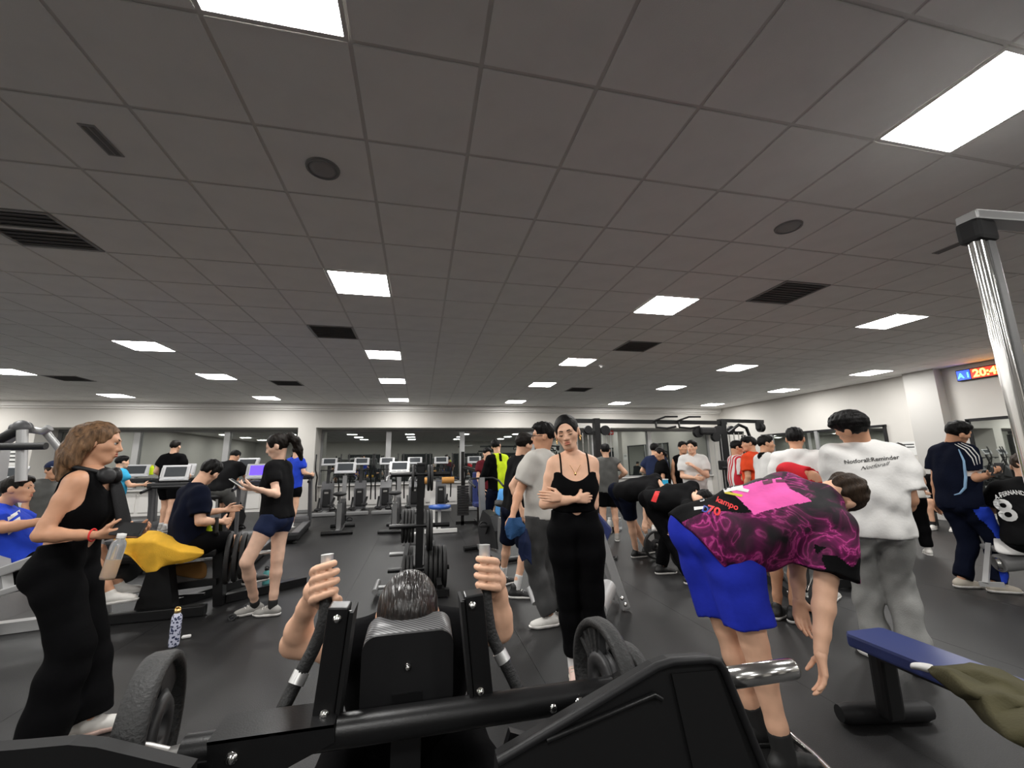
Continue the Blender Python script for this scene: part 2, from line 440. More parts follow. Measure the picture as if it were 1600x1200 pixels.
# ================================================================== PEOPLE: implicit bodies meshed with surface nets
V3 = lambda *a: np.array(a, float)
def nrm(v):
    v = np.asarray(v, float); l = np.linalg.norm(v); return v / l if l > 1e-9 else v
class Sdf:
    def __init__(s, h, k=.03): s.h = h; s.k = k; s.p = []; s.post = []
    def cap(s, a, b, ra, rb=None, k=None, sub=False, flat=False):
        s.p.append(('c', V3(*a), V3(*b), ra, ra if rb is None else rb, s.k if k is None else k, sub, flat)); return s
    def chain(s, pts, rs, k=None):
        for i in range(len(pts) - 1): s.cap(pts[i], pts[i + 1], rs[i], rs[i + 1], k)
        return s
    def ell(s, c, r, M=None, k=None, sub=False):
        M = np.eye(3) if M is None else M      # columns = axes
        s.p.append(('e', V3(*c), V3(*r), M, None, s.k if k is None else k, sub)); return s
    def bounds(s):
        lo = np.full(3, 1e9); hi = -lo
        for q in s.p:
            if q[6]: continue
            if q[0] == 'c':
                r = max(q[3], q[4]); a = np.minimum(q[1], q[2]) - r; b = np.maximum(q[1], q[2]) + r
            else:
                e = np.sqrt(((q[3] * q[2][None, :]) ** 2).sum(1)); a = q[1] - e; b = q[1] + e
            lo = np.minimum(lo, a); hi = np.maximum(hi, b)
        return lo, hi
    def mesh(s, noise=None):
        h = s.h; lo, hi = s.bounds(); lo = lo - 3 * h - .01; hi = hi + 3 * h + .01
        n = np.maximum(4, np.ceil((hi - lo) / h).astype(int) + 1)
        f = np.full(n, 9.0, np.float32)
        ax = [lo[i] + h * np.arange(n[i]) for i in range(3)]
        for q in s.p:
            k = q[5]
            if q[0] == 'c':
                r = max(q[3], q[4]); a = np.minimum(q[1], q[2]) - r; b = np.maximum(q[1], q[2]) + r
            else:
                e = np.sqrt(((q[3] * q[2][None, :]) ** 2).sum(1)); a = q[1] - e; b = q[1] + e
            m = k + 2.5 * h
            i0 = np.clip(np.floor((a - m - lo) / h).astype(int), 0, n - 1); i1 = np.clip(np.ceil((b + m - lo) / h).astype(int) + 1, 1, n)
            if (i1 <= i0).any(): continue
            sl = tuple(slice(i0[i], i1[i]) for i in range(3))
            X = ax[0][sl[0]][:, None, None]; Y = ax[1][sl[1]][None, :, None]; Z = ax[2][sl[2]][None, None, :]
            if q[0] == 'c':
                d = q[2] - q[1]; L = max(1e-9, d @ d)
                px, py, pz = X - q[1][0], Y - q[1][1], Z - q[1][2]
                t = np.clip((px * d[0] + py * d[1] + pz * d[2]) / L, 0, 1)
                D = np.sqrt((px - t * d[0]) ** 2 + (py - t * d[1]) ** 2 + (pz - t * d[2]) ** 2) - (q[3] + (q[4] - q[3]) * t)
                if q[7]:
                    l = math.sqrt(L); D = np.maximum(D, (px * d[0] + py * d[1] + pz * d[2]) / l - l)
            else:
                M = q[3]; R = q[2]
                px, py, pz = X - q[1][0], Y - q[1][1], Z - q[1][2]
                u = (px * M[0, 0] + py * M[1, 0] + pz * M[2, 0]); v = (px * M[0, 1] + py * M[1, 1] + pz * M[2, 1]); w = (px * M[0, 2] + py * M[1, 2] + pz * M[2, 2])
                k0 = np.sqrt((u / R[0]) ** 2 + (v / R[1]) ** 2 + (w / R[2]) ** 2)
                k1 = np.sqrt((u / R[0] ** 2) ** 2 + (v / R[1] ** 2) ** 2 + (w / R[2] ** 2) ** 2) + 1e-9
                D = k0 * (k0 - 1) / k1
            cur = f[sl]
            if q[6]:
                D = -D
                if k > 0:
                    hh = np.clip(.5 - .5 * (cur - D) / k, 0, 1); cur[...] = cur * (1 - hh) + D * hh + k * hh * (1 - hh)
                else: np.maximum(cur, D, out=cur)
            elif k > 0:
                hh = np.clip(.5 + .5 * (cur - D) / k, 0, 1); cur[...] = cur * (1 - hh) + D * hh - k * hh * (1 - hh)
            else: np.minimum(cur, D, out=cur)
        X = ax[0][:, None, None]; Y = ax[1][None, :, None]; Z = ax[2][None, None, :]
        if noise is not None: f += noise(X, Y, Z).astype(np.float32)
        for fn in s.post: f = np.maximum(f, fn(X, Y, Z).astype(np.float32))
        return nets(f, lo, h)

_CO = [(0, 0, 0), (1, 0, 0), (0, 1, 0), (1, 1, 0), (0, 0, 1), (1, 0, 1), (0, 1, 1), (1, 1, 1)]
_ED = [(0, 1), (2, 3), (4, 5), (6, 7), (0, 2), (1, 3), (4, 6), (5, 7), (0, 4), (1, 5), (2, 6), (3, 7)]
def nets(f, lo, h):
    n = f.shape; s = f < 0
    cnt = np.zeros((n[0] - 1, n[1] - 1, n[2] - 1), np.int8)
    for c in _CO: cnt += s[c[0]:n[0] - 1 + c[0], c[1]:n[1] - 1 + c[1], c[2]:n[2] - 1 + c[2]]
    act = (cnt > 0) & (cnt < 8)
    I = np.argwhere(act)
    if len(I) == 0: return np.zeros((0, 3)), np.zeros((0, 4), int)
    idx = np.full(act.shape, -1, np.int64); idx[act] = np.arange(len(I))
    val = np.stack([f[I[:, 0] + c[0], I[:, 1] + c[1], I[:, 2] + c[2]] for c in _CO], 1)
    P = np.zeros((len(I), 3)); W = np.zeros(len(I)); co = np.array(_CO, float)
    for a, b in _ED:
        va, vb = val[:, a], val[:, b]; m = (va < 0) != (vb < 0)
        t = np.where(m, va / np.where(m, va - vb, 1), 0)
        P += np.where(m[:, None], co[a] + t[:, None] * (co[b] - co[a]), 0); W += m
    V = lo + h * (I + P / W[:, None])
    F = []
    for d in range(3):
        sl0 = [slice(None)] * 3; sl1 = [slice(None)] * 3; sl0[d] = slice(0, n[d] - 1); sl1[d] = slice(1, n[d])
        A = s[tuple(sl0)]; B = s[tuple(sl1)]
        for flip in (0, 1):
            E = np.argwhere(A & ~B) if not flip else np.argwhere(~A & B)
            u, v = (d + 1) % 3, (d + 2) % 3
            ok = (E[:, u] > 0) & (E[:, v] > 0) & (E[:, u] < n[u] - 1) & (E[:, v] < n[v] - 1); E = E[ok]
            q = []
            for du, dv in ((-1, -1), (0, -1), (0, 0), (-1, 0)):
                e = E.copy(); e[:, u] += du; e[:, v] += dv; q.append(idx[e[:, 0], e[:, 1], e[:, 2]])
            q = np.stack(q, 1)
            F.append(q if not flip else q[:, ::-1])
    F = np.concatenate(F); F = F[(F >= 0).all(1)]
    return V, F

def np_obj(name, pieces, mats, parent, smooth=True):
    """pieces = [(V, F, material index or per-face array)] joined into one mesh object"""
    Vs, Fs, Ms = [], [], []; o = 0
    for V, F, m in pieces:
        if len(V) == 0: continue
        Vs.append(V); Fs.append(F + o); o += len(V)
        Ms.append(np.full(len(F), m, np.int32) if np.isscalar(m) else m.astype(np.int32))
    if not Vs: return None
    V = np.concatenate(Vs); F = np.concatenate(Fs); Mi = np.concatenate(Ms)
    org = np.array(parent.location) if parent is not None else np.zeros(3)
    me = bpy.data.meshes.new(name)
    me.vertices.add(len(V)); me.vertices.foreach_set('co', (V - org).astype(np.float32).ravel())
    me.loops.add(F.size); me.loops.foreach_set('vertex_index', F.astype(np.int32).ravel())
    me.polygons.add(len(F)); me.polygons.foreach_set('loop_start', np.arange(0, F.size, 4, dtype=np.int32))
    me.polygons.foreach_set('loop_total', np.full(len(F), 4, np.int32))
    for q in mats: me.materials.append(MATS[q] if isinstance(q, str) else q)
    me.polygons.foreach_set('material_index', Mi)
    me.polygons.foreach_set('use_smooth', np.full(len(F), smooth))
    me.update(calc_edges=True); me.validate()
    ob = bpy.data.objects.new(name, me); COL.objects.link(ob)
    if parent is not None: ob.parent = parent
    return ob
def fcent(V, F): return V[F].mean(1)

def folds(amp, freq, seed, dirs=None):
    rs = np.random.RandomState(seed)
    W = []
    for i in range(5):
        d = nrm(rs.randn(3) * (np.array([1, 1, .55]) if dirs is None else np.array(dirs)))
        W.append((d * freq * (.6 + .9 * rs.rand()), rs.rand() * 6.28, .5 + rs.rand()))
    def fn(X, Y, Z):
        t = 0
        for d, p, a in W:
            t = t + a * np.sin(X * d[0] + Y * d[1] + Z * d[2] + p + 1.5 * np.sin(X * d[1] * .5 + Z * d[0] * .6 + p))
        return amp * t / 3
    return fn

SKIN = {'light': srgb(230, 182, 152), 'fair': srgb(232, 190, 165), 'tan': srgb(208, 156, 124), 'mid': srgb(220, 168, 138)}
for k, c in SKIN.items():
    mat('skin_' + k, c, .5, spec=.4, var=.06, vscale=18)
    mat('lip_' + k, (c[0] * .72, c[1] * .42, c[2] * .42), .4)
mat('eye_white', (.6, .58, .55), .3); mat('eye_dark', (.02, .014, .01), .2)
HAIR = {'black': (.005, .0045, .0045), 'dark': (.010, .0075, .006), 'brown': (.035, .022, .014), 'blond': (.15, .085, .045)}
for k, c in HAIR.items(): mat('hair_' + k, c, .5, spec=.16, var=.6 if k == 'blond' else .4, vscale=70, bump=.5, bscale=160, stretch=(1, 1, .18))

def headframe(fwd, up):
    f = nrm(fwd); u = nrm(np.asarray(up, float) - f * np.dot(up, f)); r = np.cross(f, u)
    return np.stack([r, f, u], 1)              # columns: right, forward, up

def make_head(h, c, M, s, skin, female, neck, brow='hair_dark', eyes=True):
    """skull, face and neck; local axes x right, y forward, z up, metres"""
    c = np.asarray(c, float)
    L = lambda x, y, z: c + M @ (np.array([x, y, z]) * s)
    S = Sdf(h, .02)
    j = .88 if female else 1.0
    S.ell(L(0, -.012, .030), V3(.076, .094, .090) * s, M)
    S.ell(L(0, .028, -.034), V3(.055 * j, .063, .076) * s, M, k=.03)
    S.cap(L(-.013 * j, .060, -.088), L(.013 * j, .060, -.088), .019 * s * j, k=.022)
    for q in (-1, 1):
        S.cap(L(q * .041 * (j + 1) / 2, .052, -.016), L(q * .048 * (j + 1) / 2, .02, -.024), .022 * s, k=.022)
        S.cap(L(q * .043 * j, .008, -.058), L(q * .018 * j, .048, -.09), .015 * s, k=.03)
    S.cap(L(-.032, .074, .024), L(.032, .074, .024), .013 * s, k=.02)
    for q in (-1, 1): S.ell(L(q * .031, .096, .004), V3(.017, .016, .011) * s, M, k=.012, sub=True)
    S.cap(L(0, .082, .014), L(0, .101, -.026), .0085 * s, .0115 * s, k=.012)
    for q in (-1, 1): S.cap(L(q * .011, .091, -.030), L(q * .012, .086, -.031), .0085 * s, k=.008)
    S.cap(L(-.018, .0835, -.053), L(.018, .0835, -.053), .0068 * s, k=.008)
    S.cap(L(-.015, .083, -.064), L(.015, .083, -.064), .0078 * s, k=.008)
    for q in (-1, 1): S.ell(L(q * .079, -.008, -.006), V3(.010, .020, .031) * s, M, k=.008)
    nk = np.asarray(neck, float)
    rn = (.042 if female else .053) * s
    S.cap(L(0, -.028, -.05), nk, rn, rn * 1.12, k=.025)
    V, F = S.mesh()
    fc = (fcent(V, F) - c) @ M / s
    mi = np.zeros(len(F), int)
    pieces = [(V, F, mi)]
    if h < .011:
        hf_ = h * .62
        bv = BVHTree.FromPolygons([tuple(v) for v in V], [tuple(f_) for f_ in F]); fwd_ = Vector(M[:, 1])
        def sn(x, z, out=.0):
            q_ = Vector(L(x, .25, z)); hit = bv.ray_cast(q_, -fwd_, .4)[0]
            return np.array(hit + fwd_ * out * s) if hit is not None else L(x, .08, z)
        for z_, w_, r_ in ((-.0530, .0215, .0046), (-.0635, .0175, .0056)):
            E = Sdf(hf_, .003); E.chain([sn(-w_, z_ - .002), sn(-w_ * .45, z_ + .0014), sn(0, z_), sn(w_ * .45, z_ + .0014), sn(w_, z_ - .002)], [r_ * .5 * s, r_ * s, r_ * .95 * s, r_ * s, r_ * .5 * s]); pieces.append((*E.mesh(), 1))
        for q in (-1, 1):
            E = Sdf(hf_, .002); E.chain([sn(q * .013, .0235), sn(q * .022, .0265), sn(q * .033, .0280), sn(q * .048, .0225)], [.0034 * s, .0036 * s, .0032 * s, .0018 * s]); pieces.append((*E.mesh(), 2))
            zl = -.0055 if eyes == 'closed' else .0092
            E = Sdf(hf_, .002); E.chain([L(q * .0185, .0835, zl + (.002 if eyes == 'closed' else -.004)), L(q * .031, .0872, zl), L(q * .0445, .0800, zl + (.0025 if eyes == 'closed' else -.003))], [.0027 * s] * 3); pieces.append((*E.mesh(), 2))
    if eyes:
        for q in (-1, 1):
            E = Sdf(h * .8, 0); E.ell(L(q * .031, .0755 if eyes != 'closed' else .0725, .003), V3(.0125, .0105, .0082) * s, M)
            Ve, Fe = E.mesh(); fe = (fcent(Ve, Fe) - c) @ M / s
            me_ = np.where((fe[:, 0] - q * .031) ** 2 + (fe[:, 2] - .003) ** 2 < .0063 ** 2, 4, 3)
            if eyes == 'closed': me_ = np.zeros(len(fe), int)
            pieces.append((Ve, Fe, me_))
    return pieces

def make_hair(h, c, M, s, style, seed=0, opt=None):
    c = np.asarray(c, float); opt = opt or {}
    L = lambda x, y, z: c + M @ (np.array([x, y, z]) * s)
    S = Sdf(h, .015)
    if style == 'crop':      # short back and sides, fuller top
        S.ell(L(0, -.016, .036), V3(.081, .101, .090) * s, M)
        S.ell(L(0, .005, .078), V3(.078, .092, .052) * s, M, k=.02)
    elif style == 'mop':     # fuller fringe
        S.ell(L(0, -.016, .034), V3(.084, .103, .092) * s, M)
        S.ell(L(0, .015, .072), V3(.084, .094, .056) * s, M, k=.02)
        S.cap(L(-.055, .075, .058), L(.055, .075, .058), .026 * s, k=.02)
    elif style == 'cap':
        S.ell(L(0, -.01, .036), V3(.084, .104, .094) * s, M)
    else:
        S.ell(L(0, -.014, .032), V3(.083, .102, .095) * s, M)
    if style == 'long':
        for q in (-1, 1):
            S.chain([L(q * .066, -.01, .05), L(q * .078, -.035, -.03), L(q * .074, -.055, -.12)] + ([L(q * .08, -.045, -.24)] if opt.get('len', 1) else []), [.026 * s, .024 * s, .026 * s, .020 * s], k=.03)
        S.chain([L(0, -.085, .04), L(0, -.10, -.06), L(0, -.10, -.15)] + ([L(0, -.095, -.27)] if opt.get('len', 1) else []), [.05 * s, .05 * s, .046 * s, .034 * s], k=.04)
        S.chain([L(-.05, -.07, 0), L(-.055, -.085, -.1), L(-.05, -.085, -.2)], [.036 * s, .034 * s, .028 * s], k=.04)
        S.chain([L(.05, -.07, 0), L(.055, -.085, -.1), L(.05, -.085, -.2)], [.036 * s, .034 * s, .028 * s], k=.04)
    # carve the face and ears free
    if style == 'mop': S.ell(L(0, .135, -.045), V3(.078, .088, .112) * s, M, k=.012, sub=True)
    else: S.ell(L(0, .108, -.022 if style != 'crop' else -.028), V3(.085, .078, .106) * s, M, k=.010, sub=True)
    if style in ('crop', 'mop'):
        for q in (-1, 1): S.ell(L(q * .095, .012, -.035), V3(.035, .045, .05) * s, M, k=.01, sub=True)
        S.ell(L(0, .02, -.12), V3(.2, .105, .085) * s, M, k=.01, sub=True)
    if style == 'part': S.chain([L(0, .09, .09), L(0, .05, .125), L(0, -.02, .133), L(0, -.09, .10)], [.004 * s] * 4); S.p[-3:] = [tuple(list(q_[:5]) + [.006, True] + list(q_[7:])) for q_ in S.p[-3:]]
    if style in ('pony', 'bun', 'slick', 'part'):
        for q in (-1, 1): S.ell(L(q * .095, .0, -.02), V3(.03, .04, .05) * s, M, k=.01, sub=True)
        S.ell(L(0, .02, -.13), V3(.2, .11, .085) * s, M, k=.01, sub=True)
    if style == 'pony':
        S.chain([L(0, -.09, .05), L(0, -.135, .06), L(0, -.165, .0), L(0, -.17, -.10), L(.0, -.165, -.20)], [.03 * s, .032 * s, .042 * s, .036 * s, .014 * s], k=.02)
    if style == 'bun': S.ell(L(0, -.10, -.045), V3(.042, .04, .045) * s, M, k=.012)
    rs = np.random.RandomState(seed); am = opt.get('rough', .0035)
    Wv = [(M @ (nrm(rs.randn(3) * np.array([1, .9, .35])) * (90 + 120 * rs.rand())), rs.rand() * 6) for _ in range(5)]
    def nz(X, Y, Z):
        t = 0
        for w, p in Wv: t = t + np.sin(X * w[0] + Y * w[1] + Z * w[2] + p)
        return am * t / 3
    return S.mesh(nz)

def hand_prims(S, wrist, d, n, side, curl=.5, sc=1.0, spread=.0, thumb=.4):
    """palm, four bent fingers, thumb.  d = pointing direction, n = palm normal, side 'L'/'R'"""
    w = np.asarray(wrist, float); d = nrm(d); n = nrm(np.asarray(n, float) - d * np.dot(n, d))
    th = np.cross(d, n) * (1 if side == 'R' else -1)
    kn = []
    for off, ln in ((.030, .086), (.010, .090), (-.010, .085), (-.028, .076)):
        k_ = w + d * ln * sc + th * off * sc; kn.append(k_)
        S.cap(w + d * .012 * sc + th * off * .55 * sc, k_, .0145 * sc, .0115 * sc, k=.012)
    for i, (k_, f) in enumerate(zip(kn, (.92, 1.0, .95, .76))):
        p = k_; a = 0
        base = nrm(d + th * spread * (1.5 - i) * .3)
        for sl, r0, r1, ca in ((.044, .0098, .0088, .75), (.028, .0088, .0080, 1.0), (.022, .0080, .0066, .7)):
            a += curl * ca
            dd = base * math.cos(a) + n * math.sin(a); q = p + dd * sl * f * sc
            S.cap(p, q, r0 * sc, r1 * sc, k=.003); p = q
    p = w + d * .022 * sc + th * .022 * sc
    t1 = nrm(th * .75 + d * .55 + n * .35); q = p + t1 * .042 * sc; S.cap(p, q, .0155 * sc, .0115 * sc, k=.012)
    t2 = nrm(th * (.45 - thumb * .6) + d * .75 + n * (.25 + thumb * .5)); q2 = q + t2 * .032 * sc; S.cap(q, q2, .0105 * sc, .0095 * sc, k=.004)
    t3 = nrm(t2 + n * .3 * thumb); S.cap(q2, q2 + t3 * .026 * sc, .0095 * sc, .0075 * sc, k=.004)

def cloth(name, c, rough=.85, var=.12, vs=9., bump=.12, bs=60., sheen=.0, spec=None):
    return mat(name, c, rough, spec=(.06 if max(c) < .03 else .2) if spec is None else spec, var=var, vscale=vs, bump=bump, bscale=bs, sheen=sheen)
cloth('cloth_black', (.0035, .0035, .004)); cloth('cloth_black2', (.007, .007, .0075)); cloth('cloth_navy', (.005, .007, .017)); cloth('cloth_navy2', (.013, .021, .06))
cloth('cloth_white', (.70, .69, .67), var=.04); cloth('cloth_offwhite', (.56, .54, .50), var=.05); cloth('cloth_grey', (.26, .26, .25), bs=150, bump=.25); cloth('cloth_darkgrey', (.055, .055, .055), bs=150, bump=.2)
cloth('cloth_red', (.55, .02, .03)); cloth('cloth_maroon', (.10, .008, .015)); cloth('cloth_orange', (.75, .07, .02)); cloth('cloth_blue', (.016, .03, .42)); cloth('cloth_royal', (.02, .06, .55))
cloth('cloth_cyan', (.05, .42, .70)); cloth('cloth_hivis', (.62, .80, .02)); cloth('cloth_heather', (.10, .10, .095), bs=150); cloth('cloth_yellow', (.75, .42, .04), bump=.35, bs=180); cloth('cloth_olive', (.075, .068, .035), bump=.3, bs=90)
cloth('cloth_pink', (.80, .12, .42)); cloth('cloth_towel_blue', (.12, .38, .80), bump=.4, bs=200); cloth('cloth_denim', (.03, .09, .22), bump=.4, bs=120)
mat('shoe_white', (.72, .70, .66), .5); mat('shoe_cream', (.55, .50, .42), .6); mat('shoe_pink', (.62, .44, .38), .6); mat('shoe_black', (.012, .012, .012), .5); mat('shoe_grey', (.32, .31, .29), .6); mat('sole_white', (.75, .73, .70), .5); mat('sock_white', (.72, .71, .70), .8); mat('sock_black', (.01, .01, .01), .8)

PEOPLE = {}
def person(label, J, skin='light', hair=('crop', 'black'), fem=False, g=1.0, q=1, shirt=None, pants=None, shoes=None, socks=None,
           hands=None, head=None, seed=1, loc=None, group=None):
    """J: joints (numpy points): head (centre), neck, shL shR, elL elR, wrL wrR, hipL hipR, knL knR, anL anR, toL toR; q = detail 0 far .. 2 near
    shirt = dict(mat, sleeve 0..1, hem metres below hip line, loose, neck) ; pants = dict(mat, leg: 0..1 of whole leg, loose)"""
    J = {k: np.asarray(v, float) for k, v in J.items()}
    hb = (.024, .016, .012)[q]; hh = (.012, .008, .0052)[q]; hd = (.009, .0065, .0045)[q]
    hip = (J['hipL'] + J['hipR']) / 2; sh = (J['shL'] + J['shR']) / 2
    up = nrm(sh - hip); lat = nrm(J['shR'] - J['shL']); lat = nrm(lat - up * np.dot(lat, up)); fw = np.cross(up, lat)
    latH = nrm(J['hipR'] - J['hipL']); fwH = np.cross(up, nrm(latH - up * np.dot(latH, up)))
    T = np.linalg.norm(sh - hip); upP = nrm(up + .9 * nrm(hip - (J['knL'] + J['knR']) / 2))
    base = loc if loc is not None else ((J['anL'] + J['anR']) / 2 * np.array([1, 1, 0]) if min(J['anL'][2], J['anR'][2]) < .3 else hip * np.array([1, 1, 0]))
    root = thing('person', label, 'person', tuple(base), group)
    sw = np.linalg.norm(J['shR'] - J['shL'])
    def torso(S, o=0., straight=0., kk=.05, lower=True):
        S.cap(J['shL'] + lat * .02 - up * .01, J['shR'] - lat * .02 - up * .01, .055 * g + o, k=kk)
        w = sw / 2
        for s_ in (-1, 1):
            ca = sh + lat * s_ * w * .42 - up * T * .20 + fw * .008
            wa = hip * .42 + sh * .58 - up * .0; wa = sh - up * T * .60 + lat * s_ * w * (.30 if fem else .36)
            pa = hip + up * .05 + lat * s_ * .068 * g
            S.cap(ca + up * T * .08, ca - up * .06, .088 * g + o, .098 * g + o, k=kk)
            S.cap(ca - up * .04, wa, .098 * g + o, ((.078 if fem else .090) * g + o) + straight, k=kk)
            S.cap(wa, pa, ((.078 if fem else .090) * g + o) + straight, (.096 if fem else .092) * g + o, k=kk)
            if lower: S.ell(hip + latH * s_ * .072 * g - fwH * .045 * g - up * .035, V3(.088, .088, .095) * (1.04 if fem else .96) * g + o, k=kk)
            if fem: S.ell(sh - up * T * .38 + lat * s_ * w * .40 + fw * .075 * g, V3(.066, .060, .066) * g + o, k=.04)
            else: S.cap(sh - up * T * .24 + lat * s_ * w * .25 + fw * .045, sh - up * T * .26 + lat * s_ * w * .55 + fw * .04, .062 * g + o, k=kk)
        S.cap(J['neck'], J['shL'] - lat * -.04 + up * .01, .048 * g + o, .050 * g + o, k=.04); S.cap(J['neck'], J['shR'] - lat * .04 + up * .01, .048 * g + o, .050 * g + o, k=.04)
    ag = g * (.84 if fem else 1.0)
    def arm(S, s_, o=0., t=2.0, k=.02, t0=0., flare=0., flat=False):
        a, e, w_ = J['sh' + s_], J['el' + s_], J['wr' + s_]
        def P(u): return a + (e - a) * u if u <= 1 else e + (w_ - e) * (u - 1)
        keys = [(0, .054), (.35, .052), (.8, .043), (1.0, .041), (1.28, .043), (1.7, .031), (2.0, .0265)]
        def rad(u):
            for (u0, r0), (u1, r1) in zip(keys, keys[1:]):
                if u <= u1: return r0 + (r1 - r0) * (u - u0) / (u1 - u0)
            return keys[-1][1]
        us = [u for u, _ in keys if t0 <= u < t - .02] + [t]
        if us[0] != t0: us = [t0] + us
        for u0, u1 in zip(us, us[1:]): S.cap(P(u0), P(u1), rad(u0) * ag + o + flare * u0 / max(t, .1), rad(u1) * ag + o + flare * u1 / max(t, .1), k=k, flat=flat and u1 == t)
        return P(t), nrm(P(t) - P(max(0, t - .1)))
    lg = g * (1.03 if fem else 1.0)
    def leg(S, s_, o=0., t=2.0, k=.025, flare=0., wide=None, flat=False):
        a, e, w_ = J['hip' + s_], J['kn' + s_], J['an' + s_]
        def P(u): return a + (e - a) * u if u <= 1 else e + (w_ - e) * (u - 1)
        keys = [(0, .090), (.3, .086), (.85, .060), (1.0, .056), (1.3, .055), (1.75, .040), (2.0, .037)]
        def rad(u):
            for (u0, r0), (u1, r1) in zip(keys, keys[1:]):
                if u <= u1: return r0 + (r1 - r0) * (u - u0) / (u1 - u0)
            return keys[-1][1]
        us = [u for u, _ in keys if u < t - .02] + [t]
        for u0, u1 in zip(us, us[1:]):
            r = [rad(u) * lg + o + flare * (u / max(t, .1)) ** 1.3 for u in (u0, u1)]
            if wide: r = [max(r_, wide) for r_ in r]
            S.cap(P(u0), P(u1), *r, k=k, flat=flat and u1 == t)
        return P(t), nrm(P(t) - P(max(0, t - .1)))
    # ---- body
    S = Sdf(hb, .03); torso(S)
    for s_ in 'LR': arm(S, s_); leg(S, s_)
    for s_ in 'LR':
        if shoes is None and 'to' + s_ in J: S.cap(J['an' + s_] - V3(0, 0, .04), J['to' + s_], .04, .03, k=.03)
    V, F = S.mesh(); pieces = [(V, F, 0)]
    hc = J['head']; hs = (head or {}).get('s', 1.0)
    hf = (head or {}).get('fwd', fw); hu = (head or {}).get('up', nrm(hc - J['neck']))
    M = headframe(hf, hu)
    hairm = 'hair_' + hair[1]
    pieces += make_head(hh, hc, M, hs, skin, fem, J['neck'], eyes=(head or {}).get('eyes', q > 0))
    for s_ in 'LR':
        hs_ = (hands or {}).get(s_, {})
        if hs_ is None: continue
        Sh = Sdf(hd, .006)
        fa = nrm(J['wr' + s_] - J['el' + s_])
        Sh.cap(J['wr' + s_] - fa * .03, J['wr' + s_] + fa * .01, .0265 * ag, .024 * ag, k=.01)
        if 'custom' in hs_: hs_['custom'](Sh)
        else:
            n0 = hs_.get('n', (lat if s_ == 'L' else -lat))
            hand_prims(Sh, J['wr' + s_] + fa * .005, hs_.get('d', fa), n0, s_, hs_.get('curl', .45), (.88 if fem else 1.0), hs_.get('spread', .0), hs_.get('thumb', .4))
        Vh, Fh = Sh.mesh(); pieces.append((Vh, Fh, 0))
    bodyo = np_obj('body', pieces, ['skin_' + skin, 'lip_' + skin, hairm, 'eye_white', 'eye_dark'], root)
    # ---- hair
    if hair[0] != 'none':
        if hair[0] == 'part' and 'hair_shiny' not in MATS: mat('hair_shiny', (.010, .007, .006), .28, spec=.7, var=.6, vscale=60, bump=.7, bscale=90, stretch=(1.6, .12, .3))
        if hair[0] == 'part': hairm = 'hair_shiny'
        V, F = make_hair(hh, hc, M, hs, hair[0], seed, hair[2] if len(hair) > 2 else None); np_obj('hair', [(V, F, 0)], [hairm], root)
    out = {'root': root, 'body': bodyo, 'M': M, 'hc': hc, 'hs': hs, 'up': up, 'lat': lat, 'fw': fw, 'hip': hip, 'sh': sh, 'J': J, 'T': T}
    # ---- shirt
    if shirt:
        lo = shirt.get('loose', .012); S = Sdf(shirt.get('vox', hb * .85), .03)
        torso(S, lo, shirt.get('straight', lo * .6), kk=.06, lower=shirt.get('hem', .05) > -.1)
        sl = shirt.get('sleeve', .55); ends = []
        if sl > 0:
            for s_ in 'LR': ends.append(arm(S, s_, lo + .004, sl, k=.03, flare=shirt.get('flare', lo * .6), flat=True))
        hem = shirt.get('hem', .05)
        if hem > 0:
            for s_ in (-1, 1): S.cap(sh - up * T * .5 + lat * s_ * sw * .16, hip - up * (hem + .02) + latH * s_ * .07 * g, .096 * g + lo, .102 * g + lo, k=.05)
            S.cap(hip + up * .05 + fwH * .02, hip - up * (hem + .02) + fwH * .02, .10 * g + lo, .105 * g + lo, k=.05)
        hp = hip - up * hem
        uh = nrm(up + upP)
        S.post.append(lambda X, Y, Z: -((X - hp[0]) * uh[0] + (Y - hp[1]) * uh[1] + (Z - hp[2]) * uh[2]))
        nk = J['neck']; nd = nrm(nk - sh + up * .08); ns = shirt.get('neck', .066); ndrop = shirt.get('drop', .0)
        c0 = nk + fw * (.012 + ndrop * .7) - up * ndrop
        S.cap(c0 - nd * .0, c0 + nd * .2, ns, ns * 1.2, k=.006, sub=True)
        if 'top' in shirt:
            tp_ = sh + up * shirt['top']; S.post.append(lambda X, Y, Z: ((X - tp_[0]) * up[0] + (Y - tp_[1]) * up[1] + (Z - tp_[2]) * up[2]) - shirt.get('scoop', 0) * np.minimum(1, np.abs((X - sh[0]) * lat[0] + (Y - sh[1]) * lat[1] + (Z - sh[2]) * lat[2]) / .1) ** 2)
        if 'carve' in shirt:
            for fn in shirt['carve']: fn(S, out)
        V, F = S.mesh(folds(shirt.get('fold', .005), shirt.get('ff', 32), seed) if shirt.get('fold', .005) else None)
        mats = [shirt['mat']]; mi = np.zeros(len(F), int)
        if 'paint' in shirt:
            mats += shirt['paint'][0]; mi = shirt['paint'][1](fcent(V, F), out)
        ob = np_obj(shirt.get('name', 'shirt'), [(V, F, mi)], mats, root); out['shirt'] = ob
